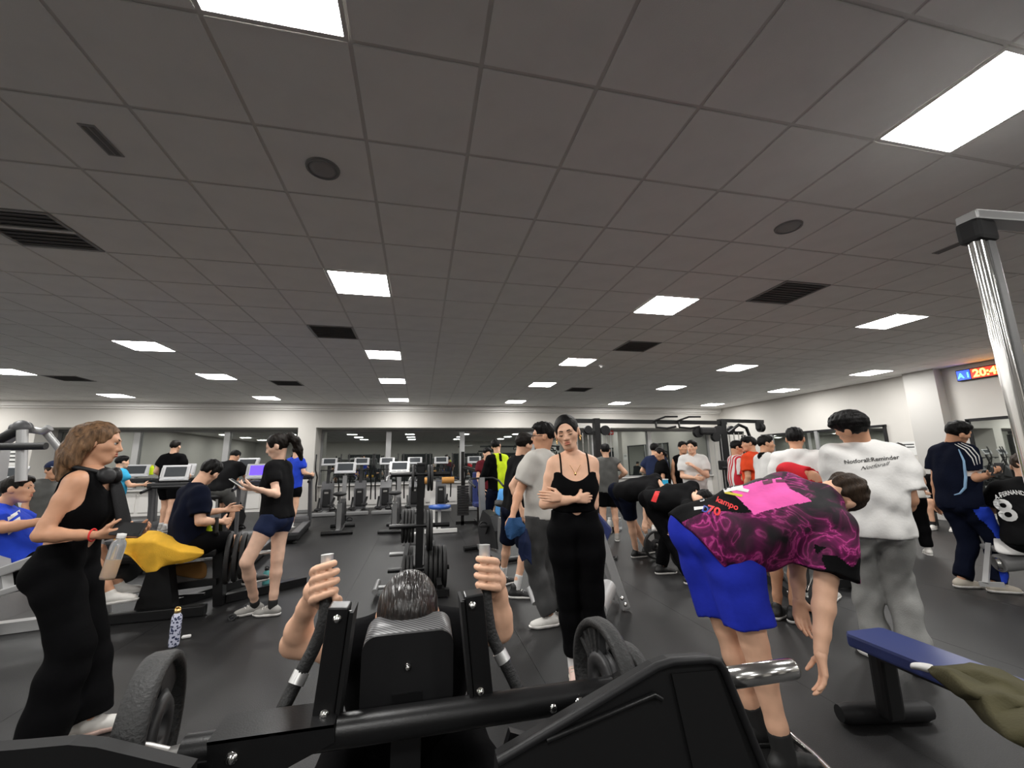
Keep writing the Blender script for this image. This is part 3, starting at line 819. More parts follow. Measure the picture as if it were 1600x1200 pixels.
    if pants:
        lo = pants.get('loose', .012); S = Sdf(hb * .85, .03); t = pants.get('leg', 1.9)
        for s_ in (-1, 1):
            pa = hip + up * .05 + lat * s_ * .068 * g
            S.cap(pa + up * .08, pa, .088 * g + lo, .096 * g + lo, k=.05)
            S.ell(hip + latH * s_ * .072 * g - fwH * .045 * g - up * .035, V3(.088, .088, .095) * (1.04 if fem else .96) * g + lo, k=.05)
        ends = [leg(S, s_, lo, t, k=.03, flare=pants.get('flare', 0), wide=pants.get('wide'), flat=True) for s_ in 'LR']
        S.post.append(lambda X, Y, Z: -(Z - .012) + 0 * X + 0 * Y)
        ptop = pants.get('top', .10)
        if shirt and up @ upP < .93: ptop = .045
        elif shirt and shirt.get('hem', .05) > 0 and not pants.get('over'): ptop = min(ptop, .035 - shirt.get('hem', .05))
        wt = hip + up * ptop
        S.post.append(lambda X, Y, Z: ((X - wt[0]) * upP[0] + (Y - wt[1]) * upP[1] + (Z - wt[2]) * upP[2]))
        V, F = S.mesh(folds(pants.get('fold', .004), pants.get('ff', 30), seed + 5) if pants.get('fold', .004) else None)
        mats = [pants['mat']]; mi = np.zeros(len(F), int)
        if 'paint' in pants: mats += pants['paint'][0]; mi = pants['paint'][1](fcent(V, F), out)
        ob = np_obj(pants.get('name', 'trousers'), [(V, F, mi)], mats, root); out['pants'] = ob
    for s_ in 'LR':
        if socks:
            S = Sdf(hd * 1.3, .01); a = J['an' + s_]; d_ = nrm(J['kn' + s_] - a)
            S.cap(a - V3(0, 0, .02), a + d_ * socks.get('len', .08), .046 * g, .046 * g)
            tp = a + d_ * (socks.get('len', .08) - .01)
            S.post.append(lambda X, Y, Z: ((X - tp[0]) * d_[0] + (Y - tp[1]) * d_[1] + (Z - tp[2]) * d_[2]))
            np_obj('sock', [(*S.mesh(), 0)], [socks['mat']], root)
        if shoes:
            a = J['an' + s_]; to = J['to' + s_]; fd = nrm(to - a - V3(0, 0, (to - a)[2])); ud = V3(0, 0, 1)
            fz = a[2] - .085                        # floor under this foot
            tilt = shoes.get('tilt', {}).get(s_)
            if tilt is not None: fd = nrm(np.array(tilt)); 
            rt = np.cross(fd, ud); rt = nrm(rt); ud = np.cross(rt, fd)
            o_ = a - ud * .085
            P = lambda x, y, z: o_ + rt * x + fd * y + ud * z
            S = Sdf(hd * 1.2, .02); sc = .92 if fem else 1.0
            S.cap(P(0, -.045, .045), P(0, .03, .05), .038 * sc, .042 * sc); S.cap(P(0, .0, .06), P(0, .12 * sc, .035), .038 * sc, .034 * sc)
            S.cap(P(-.006, .10 * sc, .032), P(.008, .155 * sc, .028), .036 * sc, .032 * sc); S.cap(P(0, -.02, .06), P(0, -.012, .06 + shoes.get('top', .04)), .04 * sc, .041 * sc, k=.02)
            S.post.append(lambda X, Y, Z: -((X - o_[0]) * ud[0] + (Y - o_[1]) * ud[1] + (Z - o_[2]) * ud[2] - .018))
            ob = np_obj('shoe', [(*S.mesh(), 0)], [shoes['mat']], root)
            S = Sdf(hd * 1.2, .02)
            S.cap(P(0, -.045, .03), P(0, .03, .03), .042 * sc, .043 * sc); S.cap(P(0, .03, .03), P(.0, .12 * sc, .03), .043 * sc, .042 * sc); S.cap(P(-.006, .10 * sc, .03), P(.01, .168 * sc, .03), .039 * sc, .031 * sc)
            S.post.append(lambda X, Y, Z: np.maximum(-((X - o_[0]) * ud[0] + (Y - o_[1]) * ud[1] + (Z - o_[2]) * ud[2] - .001), ((X - o_[0]) * ud[0] + (Y - o_[1]) * ud[1] + (Z - o_[2]) * ud[2] - .026)))
            so = np_obj('sole', [(*S.mesh(), 0)], [shoes.get('sole', 'sole_white')], root)
            if q > 0 and 'lace' in shoes:
                b = MB(); b.use(shoes['lace'])
                for k_ in range(4):
                    y_ = .035 + k_ * .022; z_ = .094 - k_ * .011
                    b.tube([P(-.026, y_, z_ - .006), P(0, y_ + .008, z_ + .004), P(.026, y_, z_ - .006)], .004, 6)
                b.build('laces', root)
    return out

def stand(x, y, face, H=1.75, spread=.11, step=0., fem=False):
    """standing skeleton in a local frame; face = compass angle the person looks towards (0 = +Y, positive = to the right)"""
    f = V3(math.sin(face), math.cos(face), 0); r = V3(math.cos(face), -math.sin(face), 0); u = V3(0, 0, 1)
    k = H / 1.75; o = V3(x, y, 0)
    P = lambda a, b, c: o + (r * a + f * b + u * c) * k
    sw = .145 if fem else .168
    J = dict(head=P(0, .03, 1.635), neck=P(0, -.01, 1.47), shL=P(-sw, 0, 1.415), shR=P(sw, 0, 1.415),
             elL=P(-sw - .06, -.02, 1.13), elR=P(sw + .06, -.02, 1.13), wrL=P(-sw - .06, .06, .89), wrR=P(sw + .06, .06, .89),
             hipL=P(-.09, 0, .92), hipR=P(.09, 0, .92), knL=P(-spread, .02 + step * .4, .50), knR=P(spread, .02 - step * .2, .50),
             anL=P(-spread - .01, -.02 + step * .5, .085), anR=P(spread + .01, -.02 - step * .5, .085),
             toL=P(-spread - .05, .16 + step * .5, .03), toR=P(spread + .05, .16 - step * .5, .03))
    return J, P

def npv(v): return np.array((v[0], v[1], v[2]), float)
def atd(x, y, d): return npv(CAM + ray(x, y) * d)
def reach(px, py, P, L, sign='n'):
    """point on the sight line of a pixel at limb length L from joint P (nearer or farther solution)"""
    c = npv(CAM); d = npv(ray(px, py)); w = c - P
    a = d @ d; b = 2 * d @ w; q = w @ w - L * L; D = b * b - 4 * a * q
    if D <= 0: t = -b / (2 * a); p = c + d * t; return P + nrm(p - P) * L
    t = (-b + (-1 if sign == 'n' else 1) * math.sqrt(D)) / (2 * a); return c + d * t
def ik(a, c, l1, l2, pole):
    d = c - a; L = np.linalg.norm(d)
    if L >= l1 + l2 - 1e-3: return a + d * (l1 / (l1 + l2))
    u = d / L; x = (l1 * l1 - l2 * l2 + L * L) / (2 * L); y = math.sqrt(max(0, l1 * l1 - x * x))
    p = np.asarray(pole, float); p = nrm(p - u * (p @ u)); return a + u * x + p * y
def comp(a): a = math.radians(a); return V3(math.sin(a), math.cos(a), 0)
def pose(H, Y, hip, face, sh, head, armL, armR, legL, legR, fem=False, sface=None, toeL=None, toeR=None, lift=0.):
    """pixel-measured pose; face, sface in compass degrees (0 = away from camera along the room, 90 = right)"""
    k = H / 1.75; f = comp(face); r = V3(f[1], -f[0], 0); fs = comp(face if sface is None else sface); rs = V3(fs[1], -fs[0], 0)
    pix = lambda s: npv(at(s[0], s[1], Y))
    hp = pix(hip) if len(hip) == 2 else npv(at(hip[0], hip[1], Y + hip[2]))
    J = {}
    hw = (.095 if fem else .09) * k; sw = (.140 if fem else .170) * k
    J['hipL'] = hp - r * hw; J['hipR'] = hp + r * hw
    sm = reach(sh[0], sh[1], hp, .495 * k, sh[2] if len(sh) > 2 else 'n') if not (len(sh) > 2 and sh[2] == 'p') else pix(sh)
    up = nrm(sm - hp); rr = nrm(rs - up * (rs @ up)); tilt = sh[3] if len(sh) > 3 else 0
    rr = nrm(rr + V3(0, 0, tilt)); rr = nrm(rr - up * (rr @ up))
    J['shL'] = sm - rr * sw; J['shR'] = sm + rr * sw; J['neck'] = sm + up * .055 * k
    J['head'] = reach(head[0], head[1], J['neck'], .170 * k, head[2] if len(head) > 2 else 'n') if not (len(head) > 2 and head[2] == 'p') else pix(head)
    for s_, A in (('L', armL), ('R', armR)):
        e, w = A
        J['el' + s_] = e if isinstance(e, np.ndarray) else reach(e[0], e[1], J['sh' + s_], .285 * k, e[2] if len(e) > 2 else 'n')
        J['wr' + s_] = w if isinstance(w, np.ndarray) else reach(w[0], w[1], J['el' + s_], .25 * k, w[2] if len(w) > 2 else 'n')
    for s_, A, tt in (('L', legL, toeL), ('R', legR, toeR)):
        an = A if isinstance(A, np.ndarray) else npv(atz(A[0], A[1], .085 + lift))
        J['an' + s_] = an; J['kn' + s_] = ik(J['hip' + s_], an, .43 * k, .42 * k, f + 0 * r)
        td = comp(face if tt is None else tt); J['to' + s_] = an + td * .17 * k - V3(0, 0, .055)
    return J
def put(x, y, d, z=None):
    """place a standing figure: head pixel and distance give the floor spot and the height"""
    p = atd(x, y, d); return p[0], p[1], p[2] / 1.635 * 1.75
def arms(J, P, **kw):
    for k_, v in kw.items(): J[k_] = P(*v)
    return J

def bvh_of(ob):
    me = ob.data; off = Vector(ob.parent.location) if ob.parent else Vector()
    return BVHTree.FromPolygons([v.co + off for v in me.vertices], [tuple(p.vertices) for p in me.polygons])
def strap(o, s_, r=.006, m='cloth_black', off=.092, low=-.13, name='strap'):
    """thin strap over one shoulder, lying on the skin"""
    bv = bvh_of(o['body']); up, lat, fw = o['up'], o['lat'], o['fw']; pts = []
    c = o['sh'] + lat * s_ * off - up * .07
    for i in range(15):
        a = math.radians(-25 + 230 * i / 14); d = fw * math.cos(a) + up * math.sin(a)
        h = bv.ray_cast(Vector(c + d * .185), Vector(-d), .3)
        if h[0] is not None: pts.append(h[0] + Vector(d) * r * .3)
    b = MB(); b.use(m); b.tube(pts, r, 8); return b.build(name, o['root'])
def print_text(o_ob, root, txt, p0, p1, size, m, toward=None, lift=.003, sag=0., bold=0., shear=0., arcr=None, name='print', upv=None):
    """flat lettering laid on a garment: baseline from p0 to p1 (world), dropped onto the cloth along -normal"""
    cu = bpy.data.curves.new('lettering', 'FONT'); cu.body = txt; cu.size = 1; cu.align_x = 'LEFT'; cu.offset = bold; cu.shear = shear; cu.resolution_u = 3
    to = bpy.data.objects.new('lettering', cu); COL.objects.link(to)
    dg = bpy.context.evaluated_depsgraph_get(); me = bpy.data.meshes.new_from_object(to.evaluated_get(dg)); bpy.data.objects.remove(to)
    bm = bmesh.new(); bm.from_mesh(me); bmesh.ops.triangulate(bm, faces=bm.faces)
    for _ in range(2): bmesh.ops.subdivide_edges(bm, edges=[e for e in bm.edges if e.calc_length() > .12], cuts=1, use_grid_fill=False); bmesh.ops.triangulate(bm, faces=bm.faces)
    p0 = Vector(p0); p1 = Vector(p1); w = max(v.co.x for v in bm.verts) if len(bm.verts) else 1
    ex = (p1 - p0); L = ex.length; ex = ex / L
    n = Vector(toward).normalized() if toward is not None else (CAM - (p0 + p1) / 2).normalized()
    ey = Vector(upv).normalized() if upv is not None else n.cross(ex).normalized()
    bv = bvh_of(o_ob); ok = True
    for v in bm.verts:
        u = v.co.x / w; y = v.co.y * size
        if arcr: y += arcr * (1 - (2 * u - 1) ** 2)
        q = p0 + ex * (u * L) + ey * (y + sag * u * (1 - u))
        h = bv.ray_cast(q + n * .5, -n, 1.0)
        if h[0] is not None: v.co = h[0] + n * lift
        else: v.co = q
    me2 = bpy.data.meshes.new(name); bm.to_mesh(me2); bm.free(); me2.materials.append(MATS[m] if isinstance(m, str) else m)
    ob = bpy.data.objects.new(name, me2); COL.objects.link(ob); ob.parent = root; ob.matrix_parent_inverse = Matrix.Translation(-root.location)
    return ob
def sheet(name, grid, m, parent=None, thick=.006, levels=2, wob=.004, seed=0, simple=False):
    """cloth from a coarse grid of points, smoothed and given thickness"""
    rs = random.Random(seed); R_, C_ = len(grid), len(grid[0])
    vs_ = [Vector(p) + Vector((rs.uniform(-wob, wob), rs.uniform(-wob, wob), rs.uniform(-wob, wob))) for row in grid for p in row]
    fs = [(r * C_ + c, r * C_ + c + 1, (r + 1) * C_ + c + 1, (r + 1) * C_ + c) for r in range(R_ - 1) for c in range(C_ - 1)]
    b = MB(); b.use(m); b.add(vs_, fs, True); o = b.build(name, parent)
    md = o.modifiers.new('sub', 'SUBSURF'); md.levels = levels; md.render_levels = levels
    if simple: md.subdivision_type = 'SIMPLE'; sm_ = o.modifiers.new('soft', 'SMOOTH'); sm_.iterations = 2; sm_.factor = .4
    md = o.modifiers.new('thick', 'SOLIDIFY'); md.thickness = thick; md.offset = 0
    return o
# ================================================================== THE PEOPLE
PP = {}
# --- woman at the left with headphones (stands side-on)
J = pose(1.69, 2.92, (102, 884), 82, (139, 752, 'p'), (154, 693, 'f'), ((163, 835, 'f'), (200, 834, 'n')), ((54, 851, 'n'), (152, 836, 'n')),
         (138, 1122), (62, 1160), fem=True, toeL=70, toeR=60)
def tank_carve(S, o):
    for s_, sg in (('L', -1), ('R', 1)):
        a = o['J']['sh' + s_]; S.cap(a + o['lat'] * sg * .035 - o['up'] * .08, a + o['lat'] * sg * .04 + o['up'] * .12, .072, k=.01, sub=True)
    c = o['J']['neck']; S.cap(c + o['fw'] * .075 - o['up'] * .045, c + o['fw'] * .10 + o['up'] * .1, .062, k=.01, sub=True)
    S.cap(c - o['fw'] * .06 - o['up'] * .02, c - o['fw'] * .1 + o['up'] * .1, .055, k=.01, sub=True)
PP['w1'] = person('woman in black crop top and flared trousers with headphones round her neck', J, 'tan', ('long', 'blond', {'len': 0}), True, .98, 2,
    shirt=dict(mat='cloth_black', loose=.007, sleeve=0, hem=-.17, neck=.07, fold=0, carve=[tank_carve], name='crop_top'),
    pants=dict(mat='cloth_black', loose=.008, top=.135, leg=1.97, flare=.055, fold=.003), shoes=dict(mat='shoe_white', sole='shoe_pink'),
    head=dict(fwd=comp(70) - V3(0, 0, .10), s=1.03), hands=dict(R=dict(d=(.9, .25, .02), n=(-.2, .6, .5), curl=.55), L=dict(d=(.9, -.2, .05), n=(0, -.5, .6), curl=.6)), seed=3)
# --- girl on her phone
J = pose(1.70, 4.66, (432, 806), -80, (436, 731, 'p'), (433, 694, 'n'), ((432, 773, 'n'), (398, 763, 'n')), ((425, 772, 'f'), (394, 764, 'f')),
         (399, 944), (426, 947), fem=True, toeL=-115, toeR=-85)
J['knL'] = reach(384, 880, J['hipL'], .415, 'n'); J['knR'] = reach(433, 876, J['hipR'], .415, 'n')
PP['w2'] = person('girl with ponytail in black tee and navy shorts looking at her phone', J, 'fair', ('pony', 'dark'), True, .92, 1,
    shirt=dict(mat='cloth_black2', loose=.014, sleeve=.55, hem=.02, fold=.004), pants=dict(mat='cloth_navy2', loose=.010, leg=.34, top=.06, fold=.002, name='shorts'),
    shoes=dict(mat='shoe_grey', lace='sole_white', top=.01), socks=dict(mat='sock_black', len=.07), head=dict(fwd=comp(-95) - V3(0, 0, .35), s=1.03),
    hands=dict(L=dict(d=(-.8, .1, .15), n=(.2, .5, .7), curl=.5), R=dict(d=(-.8, -.1, .15), n=(.1, -.5, .7), curl=.5)), seed=4)
# --- woman with crossed arms in the middle
J = pose(1.69, 2.74, (899, 832), 192, (895, 724, 'p'), (886, 676, 'n'), ((927, 792, 'n'), (878, 778, 'n')), ((850, 790, 'n'), (900, 780, 'n')),
         (932, 1040), (898, 1036), fem=True, toeL=170, toeR=200)
def strap_carve(S, o):
    for s_, sg in (('L', -1), ('R', 1)):
        a = o['J']['sh' + s_]; S.cap(a + o['lat'] * sg * .03 - o['up'] * .085, a + o['lat'] * sg * .035 + o['up'] * .12, .070, k=.008, sub=True)
PP['w3'] = person('smiling dark-haired woman with folded arms in black strappy top and leggings', J, 'light', ('bun', 'black', {'rough': .001}), True, .96, 2,
    shirt=dict(mat='cloth_black', loose=.007, sleeve=0, hem=-.14, neck=.085, fold=0, top=-.115, scoop=.06, carve=[strap_carve], name='strappy_top'),
    pants=dict(mat='cloth_black', loose=.009, leg=1.84, top=.15, fold=.002, flare=.012, name='leggings'), shoes=dict(mat='shoe_pink', sole='shoe_cream', lace='shoe_cream'),
    socks=dict(mat='sock_white', len=.13), head=dict(fwd=comp(207) - V3(0, 0, .22), s=1.0, eyes='closed'),
    hands=dict(L=dict(d=(-.9, -.15, .12), n=(.1, .9, -.1), curl=.22), R=dict(d=(.9, .1, .05), n=(0, .9, 0), curl=.5)), seed=5)
for s_ in (-1, 1): strap(PP['w3'], s_)
_o = PP['w3']; mat('gold', (.9, .62, .25), .2, metal=1.)
for s_ in (-1, 1):
    _p = Vector(_o['hc'] + _o['M'] @ (V3(s_ * .082, -.004, -.045) * _o['hs'])); part('earring', _o['root'], 'gold', lambda b: (b.tube(arc(_p, .011, 0, 6.28, (0, 1, 0), (0, 0, 1), 12), .003, 6, False), b.ball(_p - Vector((0, 0, .018)), .006, 8)))
_h = bvh_of(_o['body']).ray_cast(Vector(_o['sh'] + _o['fw'] * .5 - _o['up'] * .07), Vector(-_o['fw']), 1)[0]
if _h is not None: part('pendant', _o['root'], 'gold', lambda b: (b.ball(_h, .009, 8, (1, .5, 1.2)), b.tube([_h, _h + Vector(_o['up'] * .06 + _o['lat'] * .035)], .0015, 5), b.tube([_h, _h + Vector(_o['up'] * .06 - _o['lat'] * .035)], .0015, 5)))
# --- man in beige tee, back to us
J = pose(1.79, 3.80, (848, 803), -48, (846, 720, 'p'), (849, 680, 'n'), ((811, 768, 'n'), (801, 806, 'n')), ((872, 770, 'f'), (868, 806, 'f')),
         (860, 962), (884, 955), toeL=-95, toeR=-70)
PP['m1'] = person('bearded man in beige tee and dark grey trousers carrying a blue shirt', J, 'tan', ('crop', 'black', {'rough': .006}), False, .95, 1,
    shirt=dict(mat='cloth_offwhite', loose=.03, sleeve=.72, hem=.03, fold=.007), pants=dict(mat='cloth_darkgrey', loose=.028, leg=1.95, fold=.008, wide=.085),
    shoes=dict(mat='shoe_white', top=.01), head=dict(fwd=comp(-75), s=1.05), hands=dict(L=dict(curl=.9)), seed=6)
# --- boy in black tee and canvas shoes behind him
J = pose(1.74, 4.62, (806, 792), 75, (812, 724, 'p'), (820, 692, 'n'), ((812, 768, 'f'), (826, 800, 'f')), ((797, 764, 'n'), (815, 796, 'n')),
         (785, 903), (806, 921), toeL=60, toeR=110)
PP['m2'] = person('boy in black tee, dark shorts and black canvas shoes behind the beige tee', J, 'light', ('mop', 'dark'), False, .86, 1,
    shirt=dict(mat='cloth_black2', loose=.02, sleeve=.6, hem=.04), pants=dict(mat='cloth_navy', loose=.03, leg=.95, wide=.09, name='shorts'),
    shoes=dict(mat='shoe_black', lace='sole_white', top=.05), socks=dict(mat='sock_white', len=.16), head=dict(fwd=comp(70) - V3(0, 0, .1), s=1.02), seed=7)
# --- man in hi-vis top
x, y, H = put(777, 697, 7.6); J, P = stand(x, y, -.5, H, step=.3)
arms(J, P, elL=(-.26, .02, 1.15), wrL=(-.2, .22, 1.0))
def hv(fc, o):
    a = (fc - o['sh']) @ o['lat']; d = np.abs((fc - o['J']['elL']) @ o['lat'])
    up = (fc - o['sh']) @ o['up']; return np.where((a < -.10) | (up > -.05) & (np.abs(a) < .03), 1, 0)
PP['m3'] = person('man in fluorescent yellow and black training top', J, 'light', ('crop', 'black'), False, .93, 1,
    shirt=dict(mat='cloth_hivis', loose=.02, sleeve=1.7, hem=.05, paint=(['cloth_black'], hv)), pants=dict(mat='cloth_navy', loose=.02, leg=1.9), shoes=dict(mat='shoe_white'), head=dict(fwd=comp(25)), seed=8)
# --- person in maroon
x, y, H = put(760, 709, 8.8); J, P = stand(x, y, math.radians(165), H)
arms(J, P, elR=(.22, .05, 1.13), wrR=(.17, .16, .90), elL=(-.2, .1, 1.15), wrL=(-.12, .22, 1.0))
PP['m4'] = person('person in maroon tee standing behind the yellow top', J, 'light', ('mop', 'black'), False, .9, 0,
    shirt=dict(mat='cloth_maroon', loose=.018, sleeve=.55), pants=dict(mat='cloth_navy', loose=.02, leg=.5, name='shorts'), shoes=dict(mat='shoe_black'), seed=9)
# --- man in grey tee by the cable rig, back to us
x, y, H = put(946, 704, 7.6); J, P = stand(x, y, .25, H)
arms(J, P, elR=(.34, -.05, 1.22), wrR=(.24, .16, 1.10), elL=(-.24, .05, 1.13), wrL=(-.16, .25, 1.05))
PP['m5'] = person('man in sweaty grey tee and black shorts, back turned, by the cable rig', J, 'light', ('crop', 'black'), False, .98, 0,
    shirt=dict(mat='cloth_heather', loose=.025, sleeve=.25, hem=.06), pants=dict(mat='cloth_black', loose=.03, leg=.75, name='shorts'), shoes=dict(mat='shoe_grey'), seed=10)
# --- bending man, black tee and navy shorts
J = pose(1.76, 5.75, (972, 770), 78, (1022, 757, 'n'), (1048, 775, 'n'), ((1014, 786, 'n'), (1014, 818, 'n')), ((1010, 781, 'n'), (1008, 812, 'n')),
         (1010, 856), (994, 862), toeL=75, toeR=85)
PP['m6'] = person('man bending right over in black tee and navy shorts with black trainers', J, 'light', ('crop', 'black'), False, .98, 1,
    shirt=dict(mat='cloth_black2', loose=.02, sleeve=.8, hem=.05), pants=dict(mat='cloth_navy', loose=.03, leg=.85, wide=.10, name='shorts'), shoes=dict(mat='shoe_black', lace='sole_white'), seed=11, head=dict(fwd=V3(.4, 0, -1), up=V3(.9, 0, .4)))
# --- bending person all in black with red tag
J = pose(1.70, 5.0, (1022, 783), 72, (1078, 774, 'n'), (1098, 782, 'n'), ((1090, 800, 'f'), (1080, 822, 'n')), ((1077, 800, 'n'), (1062, 822, 'n')),
         (1078, 900), (1033, 886), toeL=80, toeR=95)
PP['m7'] = person('person bending over in black top with red tag and black trousers', J, 'light', ('crop', 'black'), False, .95, 1,
    shirt=dict(mat='cloth_black2', loose=.02, sleeve=.7, hem=.04), pants=dict(mat='cloth_black', loose=.022, leg=1.95, wide=.07), shoes=dict(mat='shoe_black'), seed=12, head=dict(fwd=V3(.5, 0, -1), up=V3(.9, 0, .5)))
# --- bending man in pink and black jersey, blue shorts (near)
J = pose(1.80, 2.02, (1112, 842), 80, (1258, 792, 'f', -.38), (1316, 772, 'f'), ((1256, 900, 'f'), (1250, 975, 'f')), ((1287, 938, 'n'), (1281, 1036, 'n')),
         (1182, 1132), (1226, 1178), toeL=95, toeR=95)
_sm = (J['shL'] + J['shR']) / 2; J['head'] = _sm + (J['head'] - _sm) * .92; J['neck'] = _sm + nrm(J['head'] - _sm) * .08
m = mat('jersey', (.02, .01, .015), .7, spec=.25); nt = m.node_tree; tc = nt.nodes.new('ShaderNodeTexCoord')
n1 = nt.nodes.new('ShaderNodeTexNoise'); n1.inputs['Scale'].default_value = 6; n1.inputs['Detail'].default_value = 5; n1.inputs['Distortion'].default_value = 1.6
n2 = nt.nodes.new('ShaderNodeTexNoise'); n2.inputs['Scale'].default_value = 4; n2.inputs['Detail'].default_value = 2
r1 = nt.nodes.new('ShaderNodeValToRGB'); cr = r1.color_ramp
cr.elements[0].position = .40; cr.elements[0].color = (.03, .003, .02, 1); cr.elements[1].position = .62; cr.elements[1].color = (.05, .003, .03, 1)
for p_, c_ in ((.475, (.17, .006, .085, 1)), (.498, (.55, .06, .28, 1)), (.52, (.20, .008, .10, 1)), (.56, (.10, .005, .055, 1))): e_ = cr.elements.new(p_); e_.color = c_
r2 = nt.nodes.new('ShaderNodeValToRGB'); r2.color_ramp.elements[0].position = .40; r2.color_ramp.elements[1].position = .56
mx = nt.nodes.new('ShaderNodeMix'); mx.data_type = 'RGBA'; mx.inputs[6].default_value = (.008, .007, .009, 1)
nt.links.new(tc.outputs['Object'], n1.inputs['Vector']); nt.links.new(tc.outputs['Object'], n2.inputs['Vector']); nt.links.new(n1.outputs['Fac'], r1.inputs[0]); nt.links.new(n2.outputs['Fac'], r2.inputs[0]); nt.links.new(r2.outputs[0], mx.inputs[0]); nt.links.new(r1.outputs[0], mx.inputs[7]); nt.links.new(mx.outputs[2], nt.nodes['Principled BSDF'].inputs['Base Color'])
def jerseyp(fc, o):
    a = (fc - o['sh']) @ o['lat']; u = (fc - o['sh']) @ o['up']; b_ = (fc - o['sh']) @ o['fw']
    r = np.zeros(len(fc), int)
    r[(b_ < .03) & (u < -.30) & (a < .10 + (u + .30) * .3)] = 2
    r[(b_ < .0) & (u < -.06 + .25 * np.abs(a)) & (u > -.32) & (np.abs(a - .0) < .115)] = 1
    J = o['J']; d = nrm(J['elR'] - J['shR']); t = (fc - J['shR']) @ d; far = np.linalg.norm(fc - J['shR'] - np.outer(t, d), axis=1)
    r[(t > .11) & (far < .12)] = 2
    return r
PP['m8'] = person('man in pink and black jersey and royal blue shorts bending to the floor', J, 'light', ('slick', 'brown', {'rough': .007}), False, 1.05, 2,
    shirt=dict(mat='jersey', vox=.0065, loose=.042, sleeve=.72, hem=.08, fold=.006, straight=.02, neck=.058, paint=(['cloth_pink', 'cloth_black2'], jerseyp)), pants=dict(mat='cloth_blue', loose=.035, leg=.82, wide=.115, fold=.007, name='shorts'),
    shoes=dict(mat='shoe_black', sole='shoe_black'), socks=dict(mat='sock_black', len=.10), head=dict(fwd=V3(.35, .55, -.8), up=V3(.70, -.50, .42), s=1.05),
    hands=dict(R=dict(d=(-.05, -.05, -1), n=(-.8, .5, 0), curl=.35), L=dict(d=(0, 0, -1), n=(-.3, -.8, 0), curl=.5)), seed=13)
# --- man in white printed tee, grey joggers
J = pose(1.80, 2.45, (1366, 818), 44, (1350, 714, 'p'), (1330, 668, 'n'), ((1318, 790, 'f'), (1330, 820, 'f')), ((1426, 790, 'n'), (1405, 812, 'f')),
         (1372, 1012), (1434, 1030), toeL=10, toeR=60)
PP['m9'] = person('man in white tee with black lettering across the back and grey joggers', J, 'tan', ('mop', 'black'), False, .99, 2,
    shirt=dict(mat='cloth_white', loose=.036, sleeve=.78, hem=.07, fold=.008, straight=.02), pants=dict(mat='cloth_grey', loose=.024, leg=1.96, wide=.084, fold=.013, ff=38), shoes=dict(mat='shoe_white'),
    head=dict(fwd=comp(-12) - V3(0, 0, .1), s=1.05), seed=14)
# --- man in navy football top
J = pose(1.79, 3.55, (1500, 782), 105, (1488, 706, 'p'), (1497, 676, 'n'), ((1462, 752, 'f'), (1463, 780, 'f')), ((1520, 750, 'n'), (1548, 742, 'n')),
         (1502, 905), (1556, 912), toeL=110, toeR=120)
def navyp(fc, o):
    a = (fc - o['sh']) @ o['lat']; u = (fc - o['sh']) @ o['up']; b = (fc - o['sh']) @ o['fw']
    c1 = np.abs(np.hypot(a - .02, u + .22) - .17) < .012
    J = o['J']; r = np.zeros(len(fc), int)
    for s_ in 'LR':
        d = nrm(J['el' + s_] - J['sh' + s_]); t = (fc - J['sh' + s_]) @ d / np.linalg.norm(J['el' + s_] - J['sh' + s_]); far = np.linalg.norm(fc - J['sh' + s_] - np.outer(t, d) * np.linalg.norm(J['el' + s_] - J['sh' + s_]), axis=1)
        r[(t > .62) & (t < .9) & (far < .085)] = 2
    return r
def sidep(fc, o):
    J = o['J']; r = np.zeros(len(fc), int); a = (fc - o['hip']) @ o['lat']
    k_ = np.clip((fc[:, 2] - J['anR'][2]) / (J['hipR'][2] - J['anR'][2]), 0, 1)[:, None]; ax_ = J['anR'] * (1 - k_) + J['hipR'] * k_; r[((fc - ax_) @ o['lat'] > .078) & (fc[:, 2] < .85)] = 1; return r
mat('pale_blue', (.25, .42, .62), .8)
PP['m10'] = person('man in navy football top with pale stripes and navy track trousers', J, 'tan', ('crop', 'black'), False, .98, 1,
    shirt=dict(mat='cloth_navy', loose=.028, sleeve=.7, hem=.08, fold=.006, paint=(['pale_blue', 'cloth_white'], navyp)), pants=dict(mat='cloth_navy', loose=.026, leg=1.95, wide=.08, fold=.007, paint=(['cloth_royal'], sidep)),
    shoes=dict(mat='shoe_cream', sole='sole_white', lace='shoe_black', top=.0), head=dict(fwd=comp(118) - V3(0, 0, .2), s=1.05), hands=dict(R=dict(curl=.6, n=(-.3, -.2, .8))), seed=15)
# --- person in black number 8 jersey at the right edge, sitting with back to us
p0 = npv(at(1600, 835, 3.1)); f = comp(75); r_ = V3(f[1], -f[0], 0); U_ = V3(0, 0, 1); B = V3(p0[0] + .1, p0[1], .50)
P = lambda a, b, c: B + r_ * a + f * b + U_ * c
J = dict(hipL=P(-.09, 0, .07), hipR=P(.09, 0, .07), shL=P(-.175, .14, .53), shR=P(.175, .14, .53), neck=P(0, .17, .59), head=P(0, .23, .76), elL=P(-.30, .22, .30), elR=P(.28, .25, .32), wrL=P(-.2, .42, .32), wrR=P(.15, .45, .33),
         knL=P(-.16, .42, .06), knR=P(.16, .42, .06), anL=P(-.16, .42, -.36), anR=P(.16, .42, -.36), toL=P(-.16, .58, -.42), toR=P(.16, .58, -.42))
for s_ in 'LR': J['an' + s_][2] = .10; J['to' + s_][2] = .04
PP['m11'] = person('seated person in black football jersey with white number on the back', J, 'light', ('crop', 'brown', {'rough': .008}), False, 1.0, 1,
    shirt=dict(mat='cloth_black2', loose=.03, sleeve=.7, hem=.04, fold=.004), pants=dict(mat='cloth_black', loose=.03, leg=.8, name='shorts'), shoes=dict(mat='shoe_white'), seed=16)
